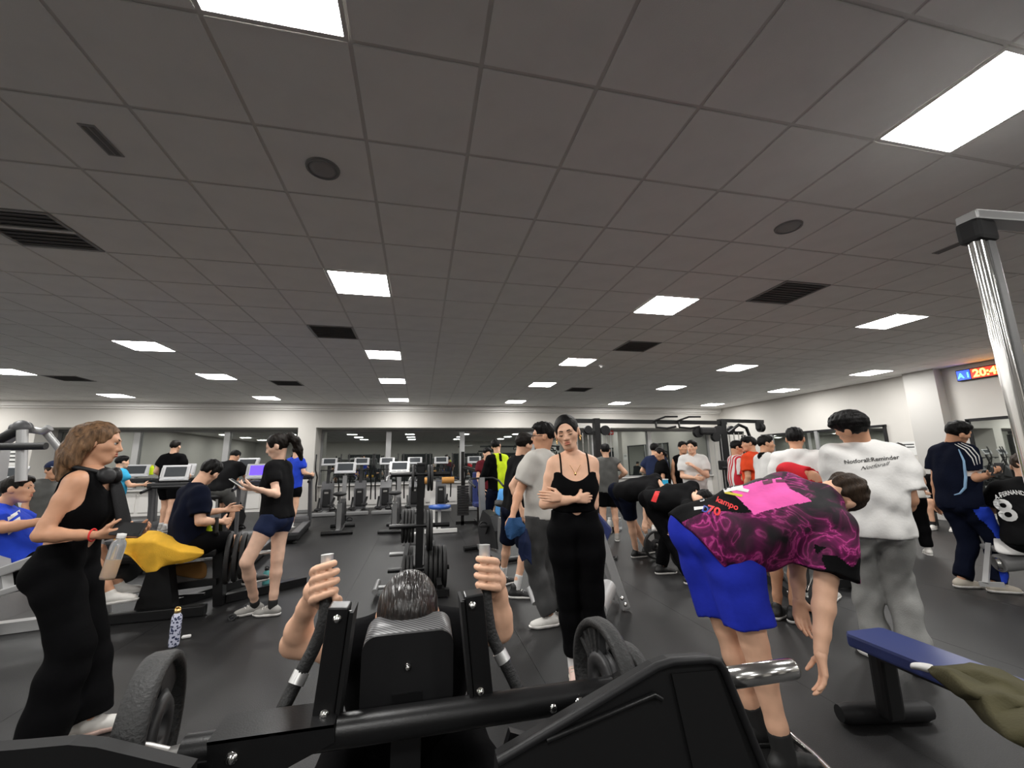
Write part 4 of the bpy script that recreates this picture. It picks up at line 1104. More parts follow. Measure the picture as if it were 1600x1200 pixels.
# --- the group by the cable rig and right wall
x, y, H = put(1149, 700, 6.8); J, P = stand(x, y, math.radians(110), H)
arms(J, P, elR=(.2, .0, 1.12), wrR=(.08, .24, 1.10), elL=(-.2, .04, 1.12), wrL=(-.08, .24, 1.10))
m = mat('stripes', (.6, .02, .03), .8); nt = m.node_tree; tc = nt.nodes.new('ShaderNodeTexCoord'); wv = nt.nodes.new('ShaderNodeTexWave'); rp = nt.nodes.new('ShaderNodeValToRGB')
wv.inputs['Scale'].default_value = 3.6; wv.bands_direction = 'DIAGONAL'; rp.color_ramp.interpolation = 'CONSTANT'; rp.color_ramp.elements[0].color = (.55, .015, .03, 1); rp.color_ramp.elements[1].color = (.75, .72, .70, 1); rp.color_ramp.elements[1].position = .5
mp = nt.nodes.new('ShaderNodeMapping'); mp.inputs['Scale'].default_value = (1.6, 1.6, 0.05)
nt.links.new(tc.outputs['Object'], mp.inputs[0]); nt.links.new(mp.outputs[0], wv.inputs[0]); nt.links.new(wv.outputs['Fac'], rp.inputs[0]); nt.links.new(rp.outputs[0], nt.nodes['Principled BSDF'].inputs['Base Color'])
PP['m12'] = person('boy in red and white striped football shirt looking at his phone', J, 'tan', ('mop', 'black'), False, .88, 1,
    shirt=dict(mat='stripes', loose=.03, sleeve=.75, hem=.06), pants=dict(mat='cloth_navy', loose=.03, leg=.8, name='shorts'), shoes=dict(mat='shoe_white'), head=dict(fwd=comp(125) - V3(0, 0, .35)), seed=17)
x, y, H = put(1173, 694, 6.5); J, P = stand(x, y, math.radians(-20), H)
PP['m13'] = person('boy in bright orange-red tee beside the cable rig', J, 'tan', ('mop', 'black'), False, .92, 1, shirt=dict(mat='cloth_orange', loose=.025, sleeve=.7, hem=.06), pants=dict(mat='cloth_black', loose=.03, leg=.8, name='shorts'), shoes=dict(mat='shoe_black'), head=dict(fwd=comp(-60)), seed=18)
x, y, H = put(1194, 694, 5.9); J, P = stand(x, y, math.radians(105), H)
arms(J, P, elR=(.2, .02, 1.12), wrR=(.1, .22, 1.02), elL=(-.2, .02, 1.12), wrL=(-.08, .22, 1.02))
def collar(fc, o):
    r = np.zeros(len(fc), int); J = o['J']
    r[(np.linalg.norm(fc - J['neck'], axis=1) < .098)] = 1
    for s_ in 'LR':
        d = nrm(J['el' + s_] - J['sh' + s_]); L = np.linalg.norm(J['el' + s_] - J['sh' + s_]); t = (fc - J['sh' + s_]) @ d / L
        far = np.linalg.norm(fc - J['sh' + s_] - np.outer(t, d) * L, axis=1); r[(t > .63) & (far < .1)] = 1
    return r
PP['m14'] = person('young man in white football shirt with black collar and cuffs', J, 'tan', ('crop', 'black'), False, .92, 1, shirt=dict(mat='cloth_white', loose=.025, sleeve=.72, hem=.06, paint=(['cloth_black'], collar)), pants=dict(mat='cloth_black', loose=.03, leg=.8, name='shorts'), shoes=dict(mat='shoe_white'), head=dict(fwd=comp(120)), seed=19)
x, y, H = put(1242, 686, 4.45); J, P = stand(x, y, math.radians(52), H)
PP['m15'] = person('man in plain white tee, back turned, in front of the long mirror', J, 'tan', ('crop', 'black'), False, 1.0, 1, shirt=dict(mat='cloth_white', loose=.03, sleeve=.8, hem=.08, fold=.006), pants=dict(mat='cloth_darkgrey', loose=.03, leg=1.9), shoes=dict(mat='shoe_white'), seed=20)
# red jersey, bent over behind the pink one
J = pose(1.72, 3.3, (1226, 795), 70, (1264, 752, 'n'), (1282, 790, 'f'), ((1262, 800, 'f'), (1270, 840, 'f')), ((1270, 800, 'f'), (1276, 838, 'f')), (1215, 950), (1240, 955))
PP['m16'] = person('person in red jersey bent down behind the pink jersey', J, 'tan', ('crop', 'black'), False, .9, 1, shirt=dict(mat='cloth_red', loose=.025, sleeve=.7, hem=.05), pants=dict(mat='cloth_black', loose=.03, leg=.8, name='shorts'), shoes=dict(mat='shoe_black'), seed=21)
# rig group
x, y, H = put(1081, 699, 7.4); J, P = stand(x, y, math.radians(215), H)
arms(J, P, elL=(-.20, .10, 1.13), wrL=(-.02, .22, 1.28), elR=(.20, .08, 1.12), wrR=(.0, .24, 1.10))
PP['m17'] = person('man in white tee resting his chin on his hand', J, 'light', ('crop', 'black'), False, .96, 1, shirt=dict(mat='cloth_white', loose=.025, sleeve=.7, hem=.06), pants=dict(mat='cloth_darkgrey', loose=.03, leg=1.9), shoes=dict(mat='shoe_white'), head=dict(fwd=comp(238)), seed=22)
x, y, H = put(1022, 702, 8.4); J, P = stand(x, y, math.radians(60), H)
arms(J, P, elL=(-.30, -.02, 1.2), wrL=(-.1, .2, 1.08))
PP['m18'] = person('person in navy tee half hidden behind the girl in black by the window', J, 'light', ('crop', 'black'), False, .92, 0, shirt=dict(mat='cloth_navy2', loose=.025, sleeve=.65, hem=.06), pants=dict(mat='cloth_black', loose=.03, leg=.8, name='shorts'), shoes=dict(mat='shoe_white'), seed=23)
x, y, H = put(1033, 709, 8.0); J, P = stand(x, y, math.radians(-70), H, fem=True)
arms(J, P, elL=(-.2, .05, 1.12), wrL=(-.12, .24, 1.12), elR=(.2, .05, 1.12), wrR=(.1, .24, 1.1))
PP['w4'] = person('girl in black tee with dark tied hair near the cable rig', J, 'tan', ('bun', 'black'), True, .92, 0, shirt=dict(mat='cloth_black', loose=.02, sleeve=.6), pants=dict(mat='cloth_black', loose=.012, leg=1.9), shoes=dict(mat='shoe_white'), head=dict(fwd=comp(-85) - V3(0, 0, .3)), seed=24)
x, y, H = put(1066, 700, 8.0); J, P = stand(x, y, math.radians(190), H)
PP['m19'] = person('man in black vest right behind the chin-resting man', J, 'tan', ('crop', 'black'), False, .95, 0, shirt=dict(mat='cloth_black', loose=.02, sleeve=.0, hem=.06), pants=dict(mat='cloth_grey', loose=.03, leg=1.9), shoes=dict(mat='shoe_white'), seed=25)
# right edge background
x, y, H = put(1406, 707, 6.2); J, P = stand(x, y, math.radians(30), 1.56)
PP['m20'] = person('long-haired person in pale top and black trousers by the right wall', J, 'light', ('long', 'dark'), True, .92, 0, shirt=dict(mat='cloth_offwhite', loose=.02, sleeve=.7), pants=dict(mat='cloth_black', loose=.03, leg=1.9), shoes=dict(mat='shoe_white'), seed=26)
# seated on a low bench behind the navy top: only a bare leg shows
p0 = npv(at(1480, 792, 6.3)); f = comp(255); r_ = V3(f[1], -f[0], 0); B = V3(p0[0], p0[1], 0)
P = lambda a, b, c: B + r_ * a + f * b + V3(0, 0, c)
J = dict(hipL=P(-.10, 0, .46), hipR=P(.10, 0, .46), shL=P(-.17, .1, .94), shR=P(.17, .1, .94), neck=P(0, .12, 1.0), head=P(0, .2, 1.15), elL=P(-.25, .25, .75), elR=P(.25, .25, .75), wrL=P(-.14, .44, .70), wrR=P(.14, .44, .70),
         knL=P(-.14, .40, .52), knR=P(.12, .42, .52), anL=P(-.14, .36, .085), anR=P(.12, .40, .085), toL=P(-.16, .53, .03), toR=P(.12, .57, .03))
PP['m28'] = person('person in black shorts sitting low behind the navy top, one bare leg showing', J, 'light', ('crop', 'dark'), False, .95, 0, shirt=dict(mat='cloth_black', loose=.02, sleeve=.6), pants=dict(mat='cloth_black', loose=.03, leg=.7, name='shorts'), shoes=dict(mat='shoe_white'), socks=dict(mat='sock_black', len=.08), seed=36, loc=B)
LOWB = B.copy()
# left rear
x, y, _ = put(273, 694, 8.3); J, P = stand(x, y, .12, 1.73, step=.25)
for k_ in J: J[k_] = J[k_] + V3(0, 0, .19)
arms(J, P, elL=(-.27, -.02, 1.34), wrL=(-.22, .2, 1.22), elR=(.27, -.02, 1.34), wrR=(.22, .2, 1.25))
PP['m21'] = person('man in black tee walking on a treadmill, back turned', J, 'light', ('crop', 'dark'), False, .98, 0, shirt=dict(mat='cloth_black', loose=.018, sleeve=.6, hem=.08), pants=dict(mat='cloth_black', loose=.025, leg=.75, name='shorts'), shoes=dict(mat='shoe_grey'), socks=dict(mat='sock_white', len=.08), seed=27, loc=V3(x, y, .19))
x, y, _ = put(357, 711, 8.0); f = comp(12); r_ = V3(f[1], -f[0], 0); B = V3(x - .02, y - .2, 0)
P = lambda a, b, c: B + r_ * a + f * b + V3(0, 0, c)
BIKE_AT = P(0, .28, 0)
J = dict(hipL=P(-.1, 0, .97), hipR=P(.1, 0, .97), shL=P(-.175, .24, 1.40), shR=P(.175, .24, 1.40), neck=P(0, .27, 1.45), head=P(0, .36, 1.59), elL=P(-.26, .38, 1.16), elR=P(.27, .38, 1.16), wrL=P(-.2, .60, 1.14), wrR=P(.2, .60, 1.14),
         knL=P(-.12, .36, .74), knR=P(.13, .33, .60), anL=P(-.12, .16, .38), anR=P(.13, .12, .24), toL=P(-.12, .32, .33), toR=P(.13, .28, .19))
PP['m22'] = person('man in dark tee and grey shorts riding an exercise bike', J, 'tan', ('crop', 'black'), False, 1.0, 0, shirt=dict(mat='cloth_black2', loose=.03, sleeve=.6, hem=.04), pants=dict(mat='cloth_heather', loose=.03, leg=.8, wide=.09, name='shorts'), shoes=dict(mat='shoe_black'), seed=28, loc=B)
x, y, _ = put(462, 716, 8.6); J, P = stand(x, y, .5, 1.68, step=.2)
for k_ in J: J[k_] = J[k_] + V3(0, 0, .12)
arms(J, P, elR=(.24, .0, 1.30), wrR=(.2, .26, 1.26))
PP['m23'] = person('person in blue tee on a treadmill hidden behind the girl on her phone', J, 'light', ('crop', 'dark'), False, .9, 0, shirt=dict(mat='cloth_royal', loose=.02, sleeve=.6, hem=.06), pants=dict(mat='cloth_black', loose=.02, leg=.6, name='shorts'), shoes=dict(mat='shoe_white'), socks=dict(mat='sock_white', len=.1), seed=29, loc=V3(x, y, .12))
x, y, _ = put(190, 711, 8.0); J, P = stand(x, y, math.radians(40), 1.62)
arms(J, P, elR=(.22, .12, 1.16), wrR=(.2, .36, 1.16))
PP['m24'] = person('person in sky blue tee on a machine behind the woman with headphones', J, 'light', ('crop', 'black'), False, .92, 0, shirt=dict(mat='cloth_cyan', loose=.02, sleeve=.5, hem=.06), pants=dict(mat='cloth_black', loose=.03, leg=.8, name='shorts'), shoes=dict(mat='shoe_white'), seed=30)
# seated man, black tee, on the row machine
p0 = npv(at(290, 842, 5.0)); f = comp(48); r_ = V3(f[1], -f[0], 0); B = V3(p0[0], p0[1], 0)
P = lambda a, b, c: B + r_ * a + f * b + V3(0, 0, c)

J = dict(hipL=P(-.10, 0, .66), hipR=P(.10, 0, .66), shL=P(-.18, .02, 1.13), shR=P(.18, .02, 1.13), neck=P(0, .03, 1.19), head=P(.0, .14, 1.345), elL=P(-.27, .18, .90), elR=P(.26, .02, .87), wrL=P(-.2, .40, .92), wrR=P(.16, .24, .84),
         knL=P(-.14, .42, .62), knR=P(.14, .42, .62), anL=P(-.16, .58, .24), anR=P(.16, .58, .24), toL=P(-.16, .72, .22), toR=P(.16, .72, .22))
PP['m25'] = person('man in black tee sitting on the plate machine with his back to us', J, 'light', ('crop', 'black', {'rough': .005}), False, 1.0, 1, shirt=dict(mat='cloth_navy', loose=.024, sleeve=.75, hem=.06, fold=.005), pants=dict(mat='cloth_black', loose=.03, leg=.85, name='shorts'), shoes=dict(mat='shoe_black'), head=dict(fwd=comp(8) - V3(0, 0, .4), s=1.05), seed=31, loc=B)
# reclining man in blue tee at the left edge
p0 = npv(at(20, 835, 4.55)); f = comp(70); r_ = V3(f[1], -f[0], 0); B = V3(p0[0], p0[1], 0)
P = lambda a, b, c: B + r_ * a + f * b + V3(0, 0, c)
J = dict(hipL=P(-.10, .12, .58), hipR=P(.10, .12, .58), shL=P(-.18, -.12, 1.02), shR=P(.18, -.12, 1.02), neck=P(0, -.12, 1.08), head=P(.0, -.02, 1.23), elL=P(-.30, .08, .86), elR=P(.26, .02, .94), wrL=P(-.26, .30, .96), wrR=P(.24, .27, .98),
         knL=P(-.14, .52, .66), knR=P(.14, .52, .66), anL=P(-.16, .72, .30), anR=P(.16, .72, .30), toL=P(-.16, .88, .28), toR=P(.16, .88, .28))
def flash(fc, o):
    a = (fc - o['sh']) @ o['lat']; u = (fc - o['sh']) @ o['up']; b = (fc - o['sh']) @ o['fw']
    w = (u + .26 + a * .25); return np.where((b > -.12) & (a > .02) & (np.abs(a - .11) < .07) & (np.abs(((u + .12) % .075) - .037) < .013) & (u < -.22) & (u > -.44), 1, 0)
PP['m26'] = person('bearded man in bright blue tee reclining on the silver machine', J, 'tan', ('crop', 'dark'), False, 1.0, 1, shirt=dict(mat='cloth_royal', loose=.022, sleeve=.6, hem=.05), pants=dict(mat='cloth_black', loose=.03, leg=.85, name='shorts'), shoes=dict(mat='shoe_white'), head=dict(fwd=comp(80) + V3(0, 0, .1)), seed=32, loc=B)
x, y, _ = put(82, 738, 5.6); J, P = stand(x, y, math.radians(120), 1.48)
def capp(fc, o): return np.zeros(len(fc), int)
PP['m27'] = person('person in a blue and white cap behind the reclining man', J, 'tan', ('cap', 'brown'), False, .9, 0, shirt=dict(mat='cloth_heather', loose=.02, sleeve=.6), pants=dict(mat='cloth_black', loose=.03, leg=.8), shoes=dict(mat='shoe_black'), seed=33)
# the one exercising on the near machine: faces us, chest on the pad, head bowed
SX = -.018
J = dict(hipR=V3(SX - .1, 1.62, .52), hipL=V3(SX + .1, 1.62, .52), shR=V3(SX - .160, 1.40, .875), shL=V3(SX + .160, 1.40, .88), neck=V3(SX, 1.43, .92),
         head=npv(at(637, 966, 1.375)), knR=V3(SX - .27, 1.28, .47), knL=V3(SX + .27, 1.28, .47), anR=V3(SX - .27, 1.36, .085), anL=V3(SX + .27, 1.36, .085), toR=V3(SX - .29, 1.2, .03), toL=V3(SX + .29, 1.2, .03))
HANDLE = {'R': (npv(at(511, 872, 1.30)), npv(at(509, 962, 1.27))), 'L': (npv(at(757, 858, 1.30)), npv(at(762, 958, 1.27)))}
grips = {}
for s_ in 'LR':
    a, b = HANDLE[s_]; c = a + (b - a) * (.42 if s_ == 'R' else .40); ax = nrm(b - a); sg = 1 if s_ == 'R' else -1
    J['wr' + s_] = c + ax * .030 + V3(-.040 * sg, .040, .0)
    J['el' + s_] = atd(458, 1006, 1.24) if s_ == 'R' else atd(783, 983, 1.28)
    def grip(S, c=c, ax=ax, s_=s_, sg=sg):
        # palm on the outer far side of the bar, fingers wrap over the near side, thumb closes from the inner side
        back = nrm(V3(-.9 * sg, .45, 0)); back = nrm(back - ax * (back @ ax)); inn = nrm(np.cross(ax, back)); inn = inn if inn[1] > 0 else -inn
        R = .019; w = J['wr' + s_]
        for o_, fl in ((-.036, .90), (-.013, 1.0), (.010, 1.02), (.033, .97)):
            cc = c + ax * o_
            pt = lambda th, rr: cc + (back * math.cos(th) - inn * math.sin(th)) * rr + ax * (.011 - .0065 * th)
            S.cap(w, pt(-.25, R + .015), .019, .0135, k=.014)
            th = [-.25, 1.0, 2.15, 3.15]
            for t0, r0, r1 in ((0, .0125, .0118), (1, .0118, .0105), (2, .0105, .009)):
                ta, tb = th[t0] * fl, th[t0 + 1] * fl; tm = (ta + tb) / 2
                S.cap(pt(ta, R + .0135), pt(tm, R + .015), r0, (r0 + r1) / 2, k=.0015); S.cap(pt(tm, R + .015), pt(tb, R + .012), (r0 + r1) / 2, r1, k=.0015)
        cc = c + ax * .056
        pt = lambda th, rr: cc + (back * math.cos(th) - inn * math.sin(th)) * rr
        S.cap(w, pt(-.7, R + .018), .019, .0155, k=.014); S.cap(pt(-.7, R + .018), pt(-1.9, R + .016) - ax * .004, .0145, .0125, k=.004); S.cap(pt(-1.9, R + .016) - ax * .004, pt(-3.3, R + .015) - ax * .012, .0125, .0098, k=.004)
    grips[s_] = dict(custom=grip)
PP['ex'] = person('dark-haired person bowed over the chest pad of the near machine gripping both handles', J, 'light', ('part', 'black', {'rough': .0008}), True, .98, 2, shirt=dict(mat='cloth_black', loose=.012, sleeve=.3, hem=.03, fold=.003), pants=dict(mat='cloth_black', loose=.012, leg=1.9), shoes=dict(mat='shoe_white'),
    head=dict(fwd=V3(-.03, -.62, -.8), up=V3(0, -.8, .6), s=1.05), hands=grips, seed=34, loc=V3(SX, 1.62, 0))
# ================================================================== NEAR MACHINE (chest-supported row)
mat('carbon', (.05, .05, .052), .38); 
_m = MATS['carbon']; nt = _m.node_tree; tc = nt.nodes.new('ShaderNodeTexCoord'); wv = nt.nodes.new('ShaderNodeTexWave'); wv.bands_direction = 'DIAGONAL'; wv.inputs['Scale'].default_value = 42
rp = nt.nodes.new('ShaderNodeValToRGB'); rp.color_ramp.elements[0].color = (.012, .012, .013, 1); rp.color_ramp.elements[1].color = (.20, .20, .205, 1)
nt.links.new(tc.outputs['Object'], wv.inputs[0]); nt.links.new(wv.outputs['Fac'], rp.inputs[0]); nt.links.new(rp.outputs[0], nt.nodes['Principled BSDF'].inputs['Base Color'])
mat('alloy', (.72, .72, .71), .38, metal=.75)
def bolt(parent, p, d=(0, -1, 0), r=.009, name='bolt'):
    d = Vector(d).normalized()
    def fn(b):
        b.lathe(Vector(p), d, [(.0001, .0), (r * 1.5, 0), (r * 1.5, .003), (r, .0035), (r, .009), (r * .7, .011), (.0001, .011)], 12)
    return part(name, parent, 'chrome', fn)
def rounded_rect(w, h, r, n=6):
    pts = []
    for cx_, cz_, a0 in ((w / 2 - r, h / 2 - r, 0), (-w / 2 + r, h / 2 - r, math.pi / 2), (-w / 2 + r, -h / 2 + r, math.pi), (w / 2 - r, -h / 2 + r, 1.5 * math.pi)):
        for i in range(n + 1):
            a = a0 + math.pi / 2 * i / n; pts.append((cx_ + r * math.cos(a), cz_ + r * math.sin(a)))
    return pts
rowm = thing('row_machine', 'black plate-loaded chest-supported row machine right in front of the camera', 'gym machine', (0, 1.2, 0))
TY = 1.10
tA, tB = at(285, 1192, TY), at(960, 1080, TY); tA.z = tB.z = .822
part('cross_tube', rowm, 'black_metal', lambda b: b.tube([tA, tB], .033, 20))
part('tube_sleeve', rowm, 'brushed', lambda b: b.tube([at(262, 1190, TY) + Vector((0, 0, 0)), tA + Vector((.05, 0, 0))], .024, 16))
# chest pad
PY = 1.165; zt = at(635, 990, PY).z; yt = atz(635, 957, zt).y; x0, x1 = at(563, 1060, PY).x, at(708, 1060, PY).x; zb = .80
pw, ph = x1 - x0, zt - zb; pc = Vector(((x0 + x1) / 2, PY, (zt + zb) / 2))
rr = rounded_rect(pw, ph, .035)
def padback(b):
    P_ = [pc + Vector((x, 0, z)) for x, z in rr]; b.prism(P_, (0, .012, 0))
part('pad_back_plate', rowm, 'black_plastic', padback)
def padrim(b):
    n = len(rr); sec = []
    for k, (yy, ins) in enumerate(((.010, .004), (.012, .0), (yt - PY - .02, -.002), (yt - PY, .010))):
        sec.append([pc + Vector((x * (1 - ins * 2 / pw), yy, z * (1 - ins * 2 / ph))) for x, z in rr])
    vs_ = [p for s_ in sec for p in s_]; fs = []
    for k in range(len(sec) - 1):
        for i in range(n): fs.append((k * n + i, k * n + (i + 1) % n, (k + 1) * n + (i + 1) % n, (k + 1) * n + i))
    fs.append(tuple(range((len(sec) - 1) * n, len(sec) * n))); b.add(vs_, fs, True)
part('chest_pad', rowm, 'carbon', padrim, 'carbon-fibre patterned pad')
for px_, py_ in ((637, 1042), (635, 1107)): bolt(rowm, at(px_, py_, PY - .001), r=.006)
part('pad_stem', rowm, 'black_metal', lambda b: b.bar((pc.x, PY + .03, .30), (pc.x, PY + .03, zb + .05), .07, .07))
# uprights
def upright(pt, pb, bolts, sx):
    t0, b0 = at(*pt, 1.125), at(*pb, 1.125)
    def fn(b):
        b.bar(b0, t0 , .046, .052, up=(0, 1, 0), bev=.004)
    u = part('upright', rowm, 'black_metal', fn)
    def plate(b):
        o = Vector((sx * .030, .012, 0)); b.bar(b0 + o, t0 + o - Vector((0, 0, .012)), .008, .085, up=(0, 1, 0))
    part('upright_plate', u, 'black_paint', plate)
    part('weld_seam', u, 'black_metal', lambda b: b.tube([b0 + Vector((sx * .026, -.02, 0)), t0 + Vector((sx * .026, -.02, -.01))], .004, 6))
    for q in bolts: bolt(u, at(*q, 1.098), r=.0062)
upright((532, 944), (504, 1140), ((527, 967), (507, 1115)), 1)
upright((739, 925), (757, 1115), ((738, 946), (750, 1080)), -1)
# bracket plate on the left of the tube
def brk(b):
    P_ = [at(323, 1160, 1.06), at(522, 1132, 1.06), at(522, 1160, 1.06), at(440, 1205, 1.06), at(323, 1205, 1.06)]
    b.prism(P_, (0, .006, 0)); q = P_[0]; b.prism([P_[0], P_[1], P_[1] + Vector((0, .09, .004)), P_[0] + Vector((0, .09, .004))], (0, 0, -.006))
part('bracket', rowm, 'black_metal', brk); bolt(rowm, at(362, 1184, 1.06), r=.008)
for q in ((864, 1105), (905, 1098)): bolt(rowm, at(*q, 1.072), (0, -1, .2), r=.008 if q[0] < 900 else .012)
# press handles
def handle(pts, cap, col, side):
    P_ = [at(x, y, Y_) for x, y, Y_ in pts]
    arm_ = part('press_arm', rowm, 'rubber', lambda b: b.tube(P_, [.0165] * len(P_), 14))
    c0, c1 = at(*cap[0]), at(*cap[1]); part('end_cap', arm_, 'alloy', lambda b: (b.tube([c0, c1], .0165, 16), b.tube([c1 + (c0 - c1) * .02, c1 + (c0 - c1) * .1], .0175, 16)))
    k0 = at(*col); d = (P_[-1] - P_[-3]).normalized(); part('collar', arm_, 'alloy', lambda b: b.tube([k0 - d * .014, k0 + d * .014], .0195, 16))
handle([(511, 884, 1.30), (510, 935, 1.28), (507, 965, 1.27), (500, 990, 1.265), (488, 1018, 1.26), (467, 1058, 1.25), (423, 1145, 1.23), (418, 1160, 1.2)], ((511.5, 866, 1.302), (511, 885, 1.30)), (467, 1059, 1.25), 0)
handle([(757, 869, 1.30), (759, 925, 1.28), (762, 958, 1.27), (766, 985, 1.265), (773, 1004, 1.26), (784, 1026, 1.25), (816, 1090, 1.23), (824, 1104, 1.22)], ((757, 851, 1.302), (757, 870, 1.30)), (784, 1026, 1.25), 1)
# right shroud and weight horn
sp = [(778, 1190), (1026, 1042), (1050, 1034), (1107, 1030), (1122, 1034), (1132, 1048), (1200, 1215), (1180, 1260), (760, 1260)]
def shroud(b):
    P_ = [at(x, y, .905) for x, y in sp[:7]]; P_ += [Vector((P_[-1].x + .03, P_[0].y, .06)), Vector((P_[0].x - .05, P_[0].y, .06))]
    b.prism(P_, (0, .035, 0))
sh_ = part('side_shroud', rowm, 'black_paint', shroud)
part('shroud_rim', sh_, 'black_plastic', lambda b: b.tube([at(x, y, .90) for x, y in sp[:7]], .009, 10))
part('shroud_rib', sh_, 'black_metal', lambda b: b.tube([at(854, 1157, .897), at(1022, 1085, .897), at(1034, 1092, .897)], .006, 8))
part('shroud_panel', sh_, 'grey_plastic' if False else 'black_paint', lambda b: b.prism([at(x, y, .903) for x, y in ((1048, 1052), (1118, 1046), (1180, 1215), (1085, 1215))], (0, -.004, 0)))
part('weight_horn', rowm, 'chrome', lambda b: b.lathe(at(1128, 1061, 1.0), (1, 0, 0), [(.0001, 0), (.024, 0), (.024, .205), (.022, .212), (.0001, .212)], 28))
def lowerbits(b):
    b.bar(at(790, 1160, 1.0), at(845, 1175, 1.0), .02, .05); b.bar(at(830, 1185, .97), at(870, 1150, 1.02), .015, .05)
part('linkage', rowm, 'black_metal', lowerbits)
# left shroud
lp = [(-40, 1176), (20, 1172), (106, 1164), (150, 1168), (296, 1203), (330, 1260), (-40, 1260)]
part('side_shroud', rowm, 'black_paint', lambda b: b.prism([at(x, y, .98) for x, y in lp[:5]] + [Vector((at(300, 1203, .98).x, .98, .06)), Vector((at(-40, 1176, .98).x, .98, .06))], (0, .03, 0)))
part('weight_horn', rowm, 'brushed', lambda b: b.tube([at(165, 1168, 1.08), at(262, 1190, TY)], .022, 16))
# floor frame that carries it
def ff(b):
    b.bar((pc.x, .9, .05), (pc.x, 2.15, .05), .08, .08); b.bar((-.45, 1.0, .05), (.62, 1.0, .05), .08, .08); b.bar((pc.x - .35, 2.12, .05), (pc.x + .35, 2.12, .05), .08, .08)
    b.bar((-.42, 1.04, .08), (-.42, 1.09, .82), .06, .06); b.bar((.55, 1.0, .08), (.50, 1.06, .82), .06, .06)
part('floor_frame', rowm, 'black_metal', ff)
part('seat', rowm, 'black_plastic', lambda b: (b.box((pc.x, 1.62, .40), (.30, .34, .08), bev=.03), b.bar((pc.x, 1.62, .09), (pc.x, 1.62, .37), .06, .06)))

# ---- weight plates
def plate_mesh(name, R, w, holes=True, hub=.026):
    b = MB(); b.use('iron_plate')
    b.lathe((-w / 2, 0, 0), (1, 0, 0), [(hub, w * .2), (hub * 1.9, w * .1), (hub * 2.2, w * .28), (R * .80, w * .28), (R * .86, w * .05), (R * .95, 0), (R, w * .15), (R, w * .85), (R * .95, w), (R * .86, w * .95), (R * .80, w * .72), (hub * 2.2, w * .72), (hub * 1.9, w * .9), (hub, w * .8)], 40, closed=True)
    return b
def plate(loc, R=.2, w=.035, rz=0., tilt=0., label='', group='weight plates', q=None):
    t = thing('weight_plate', label, 'weight plate', loc, group)
    bb = plate_mesh('disc', R, w); o = bb.build('disc'); o.parent = t
    b = MB(); b.use('rubber'); b.lathe((-w / 2, 0, 0), (1, 0, 0), [(R * 1.0, w * .1), (R * 1.02, w * .3), (R * 1.02, w * .7), (R * 1.0, w * .9)], 40); r = b.build('rim'); r.parent = t
    t.rotation_euler = (0, tilt, rz); return t
def grip_plate(loc, R, w, rz, tilt, label):
    """plate with three hand-holes and raised rim"""
    t = thing('weight_plate', label, 'weight plate', loc, 'plates on the near machine')
    rim = MB(); rim.use('rubber'); prof = [(R * .84, w * .15), (R * .88, 0), (R * .97, 0), (R, w * .2), (R, w * .8), (R * .97, w), (R * .88, w), (R * .84, w * .85)]
    rim.lathe((-w / 2, 0, 0), (1, 0, 0), prof, 48, closed=True); o = rim.build('rim'); o.parent = t
    hb = MB(); hb.use('iron_plate'); hb.lathe((-w / 2, 0, 0), (1, 0, 0), [(.026, w * .1), (.055, 0), (.075, w * .25), (R * .42, w * .3), (R * .42, w * .7), (.075, w * .75), (.055, w), (.026, w * .9)], 32, closed=True); o = hb.build('hub'); o.parent = t
    for k in range(3):
        a0 = k * 2.0944 + .45; wd = MB(); wd.use('iron_plate'); n = 8; P_ = []
        for i in range(n + 1):
            a = a0 + 1.15 * i / n; P_.append((math.cos(a), math.sin(a)))
        vs_ = [(-w * .22, c_ * R * .38, s_ * R * .38) for c_, s_ in P_] + [(-w * .22, c_ * R * .86, s_ * R * .86) for c_, s_ in P_]
        vs_ += [(w * .22, y_, z_) for _, y_, z_ in vs_]; m_ = n + 1; fs = []
        for i in range(n):
            fs += [(i, i + 1, m_ + i + 1, m_ + i), (2 * m_ + i, 3 * m_ + i, 3 * m_ + i + 1, 2 * m_ + i + 1), (i, 2 * m_ + i, 2 * m_ + i + 1, i + 1), (m_ + i, m_ + i + 1, 3 * m_ + i + 1, 3 * m_ + i)]
        fs += [(0, m_, 3 * m_, 2 * m_), (n, 2 * m_ + n, 3 * m_ + n, m_ + n)]
        wd.add(vs_, fs, False); o = wd.build('web'); o.parent = t
        for q in range(4):
            aa = a0 + .15 + .28 * q; gb = MB(); gb.use('rubber'); gb.bar((-w * .3, math.cos(aa) * R * .45, math.sin(aa) * R * .45), (-w * .3, math.cos(aa) * R * .82, math.sin(aa) * R * .82), .006, .008); gb.build('ridge').parent = t
    t.rotation_euler = (0, tilt, rz); return t
grip_plate(tuple(at(944, 1062, 1.17)), .150, .042, .10, .0, 'upright rubber weight plate with ridged face beside the pink shoe')
grip_plate(tuple(at(985, 1078, 1.17)), .115, .034, .10, .0, 'small weight plate behind the ridged one on the right')
grip_plate(tuple(at(234, 1142, 1.17)), .150, .055, .20, .0, 'thick rubber weight plate with hand-hole at lower left')
part('weight_horn', rowm, 'chrome', lambda b: b.tube([at(912, 1085, 1.15), at(1010, 1082, 1.18)], .023, 16))

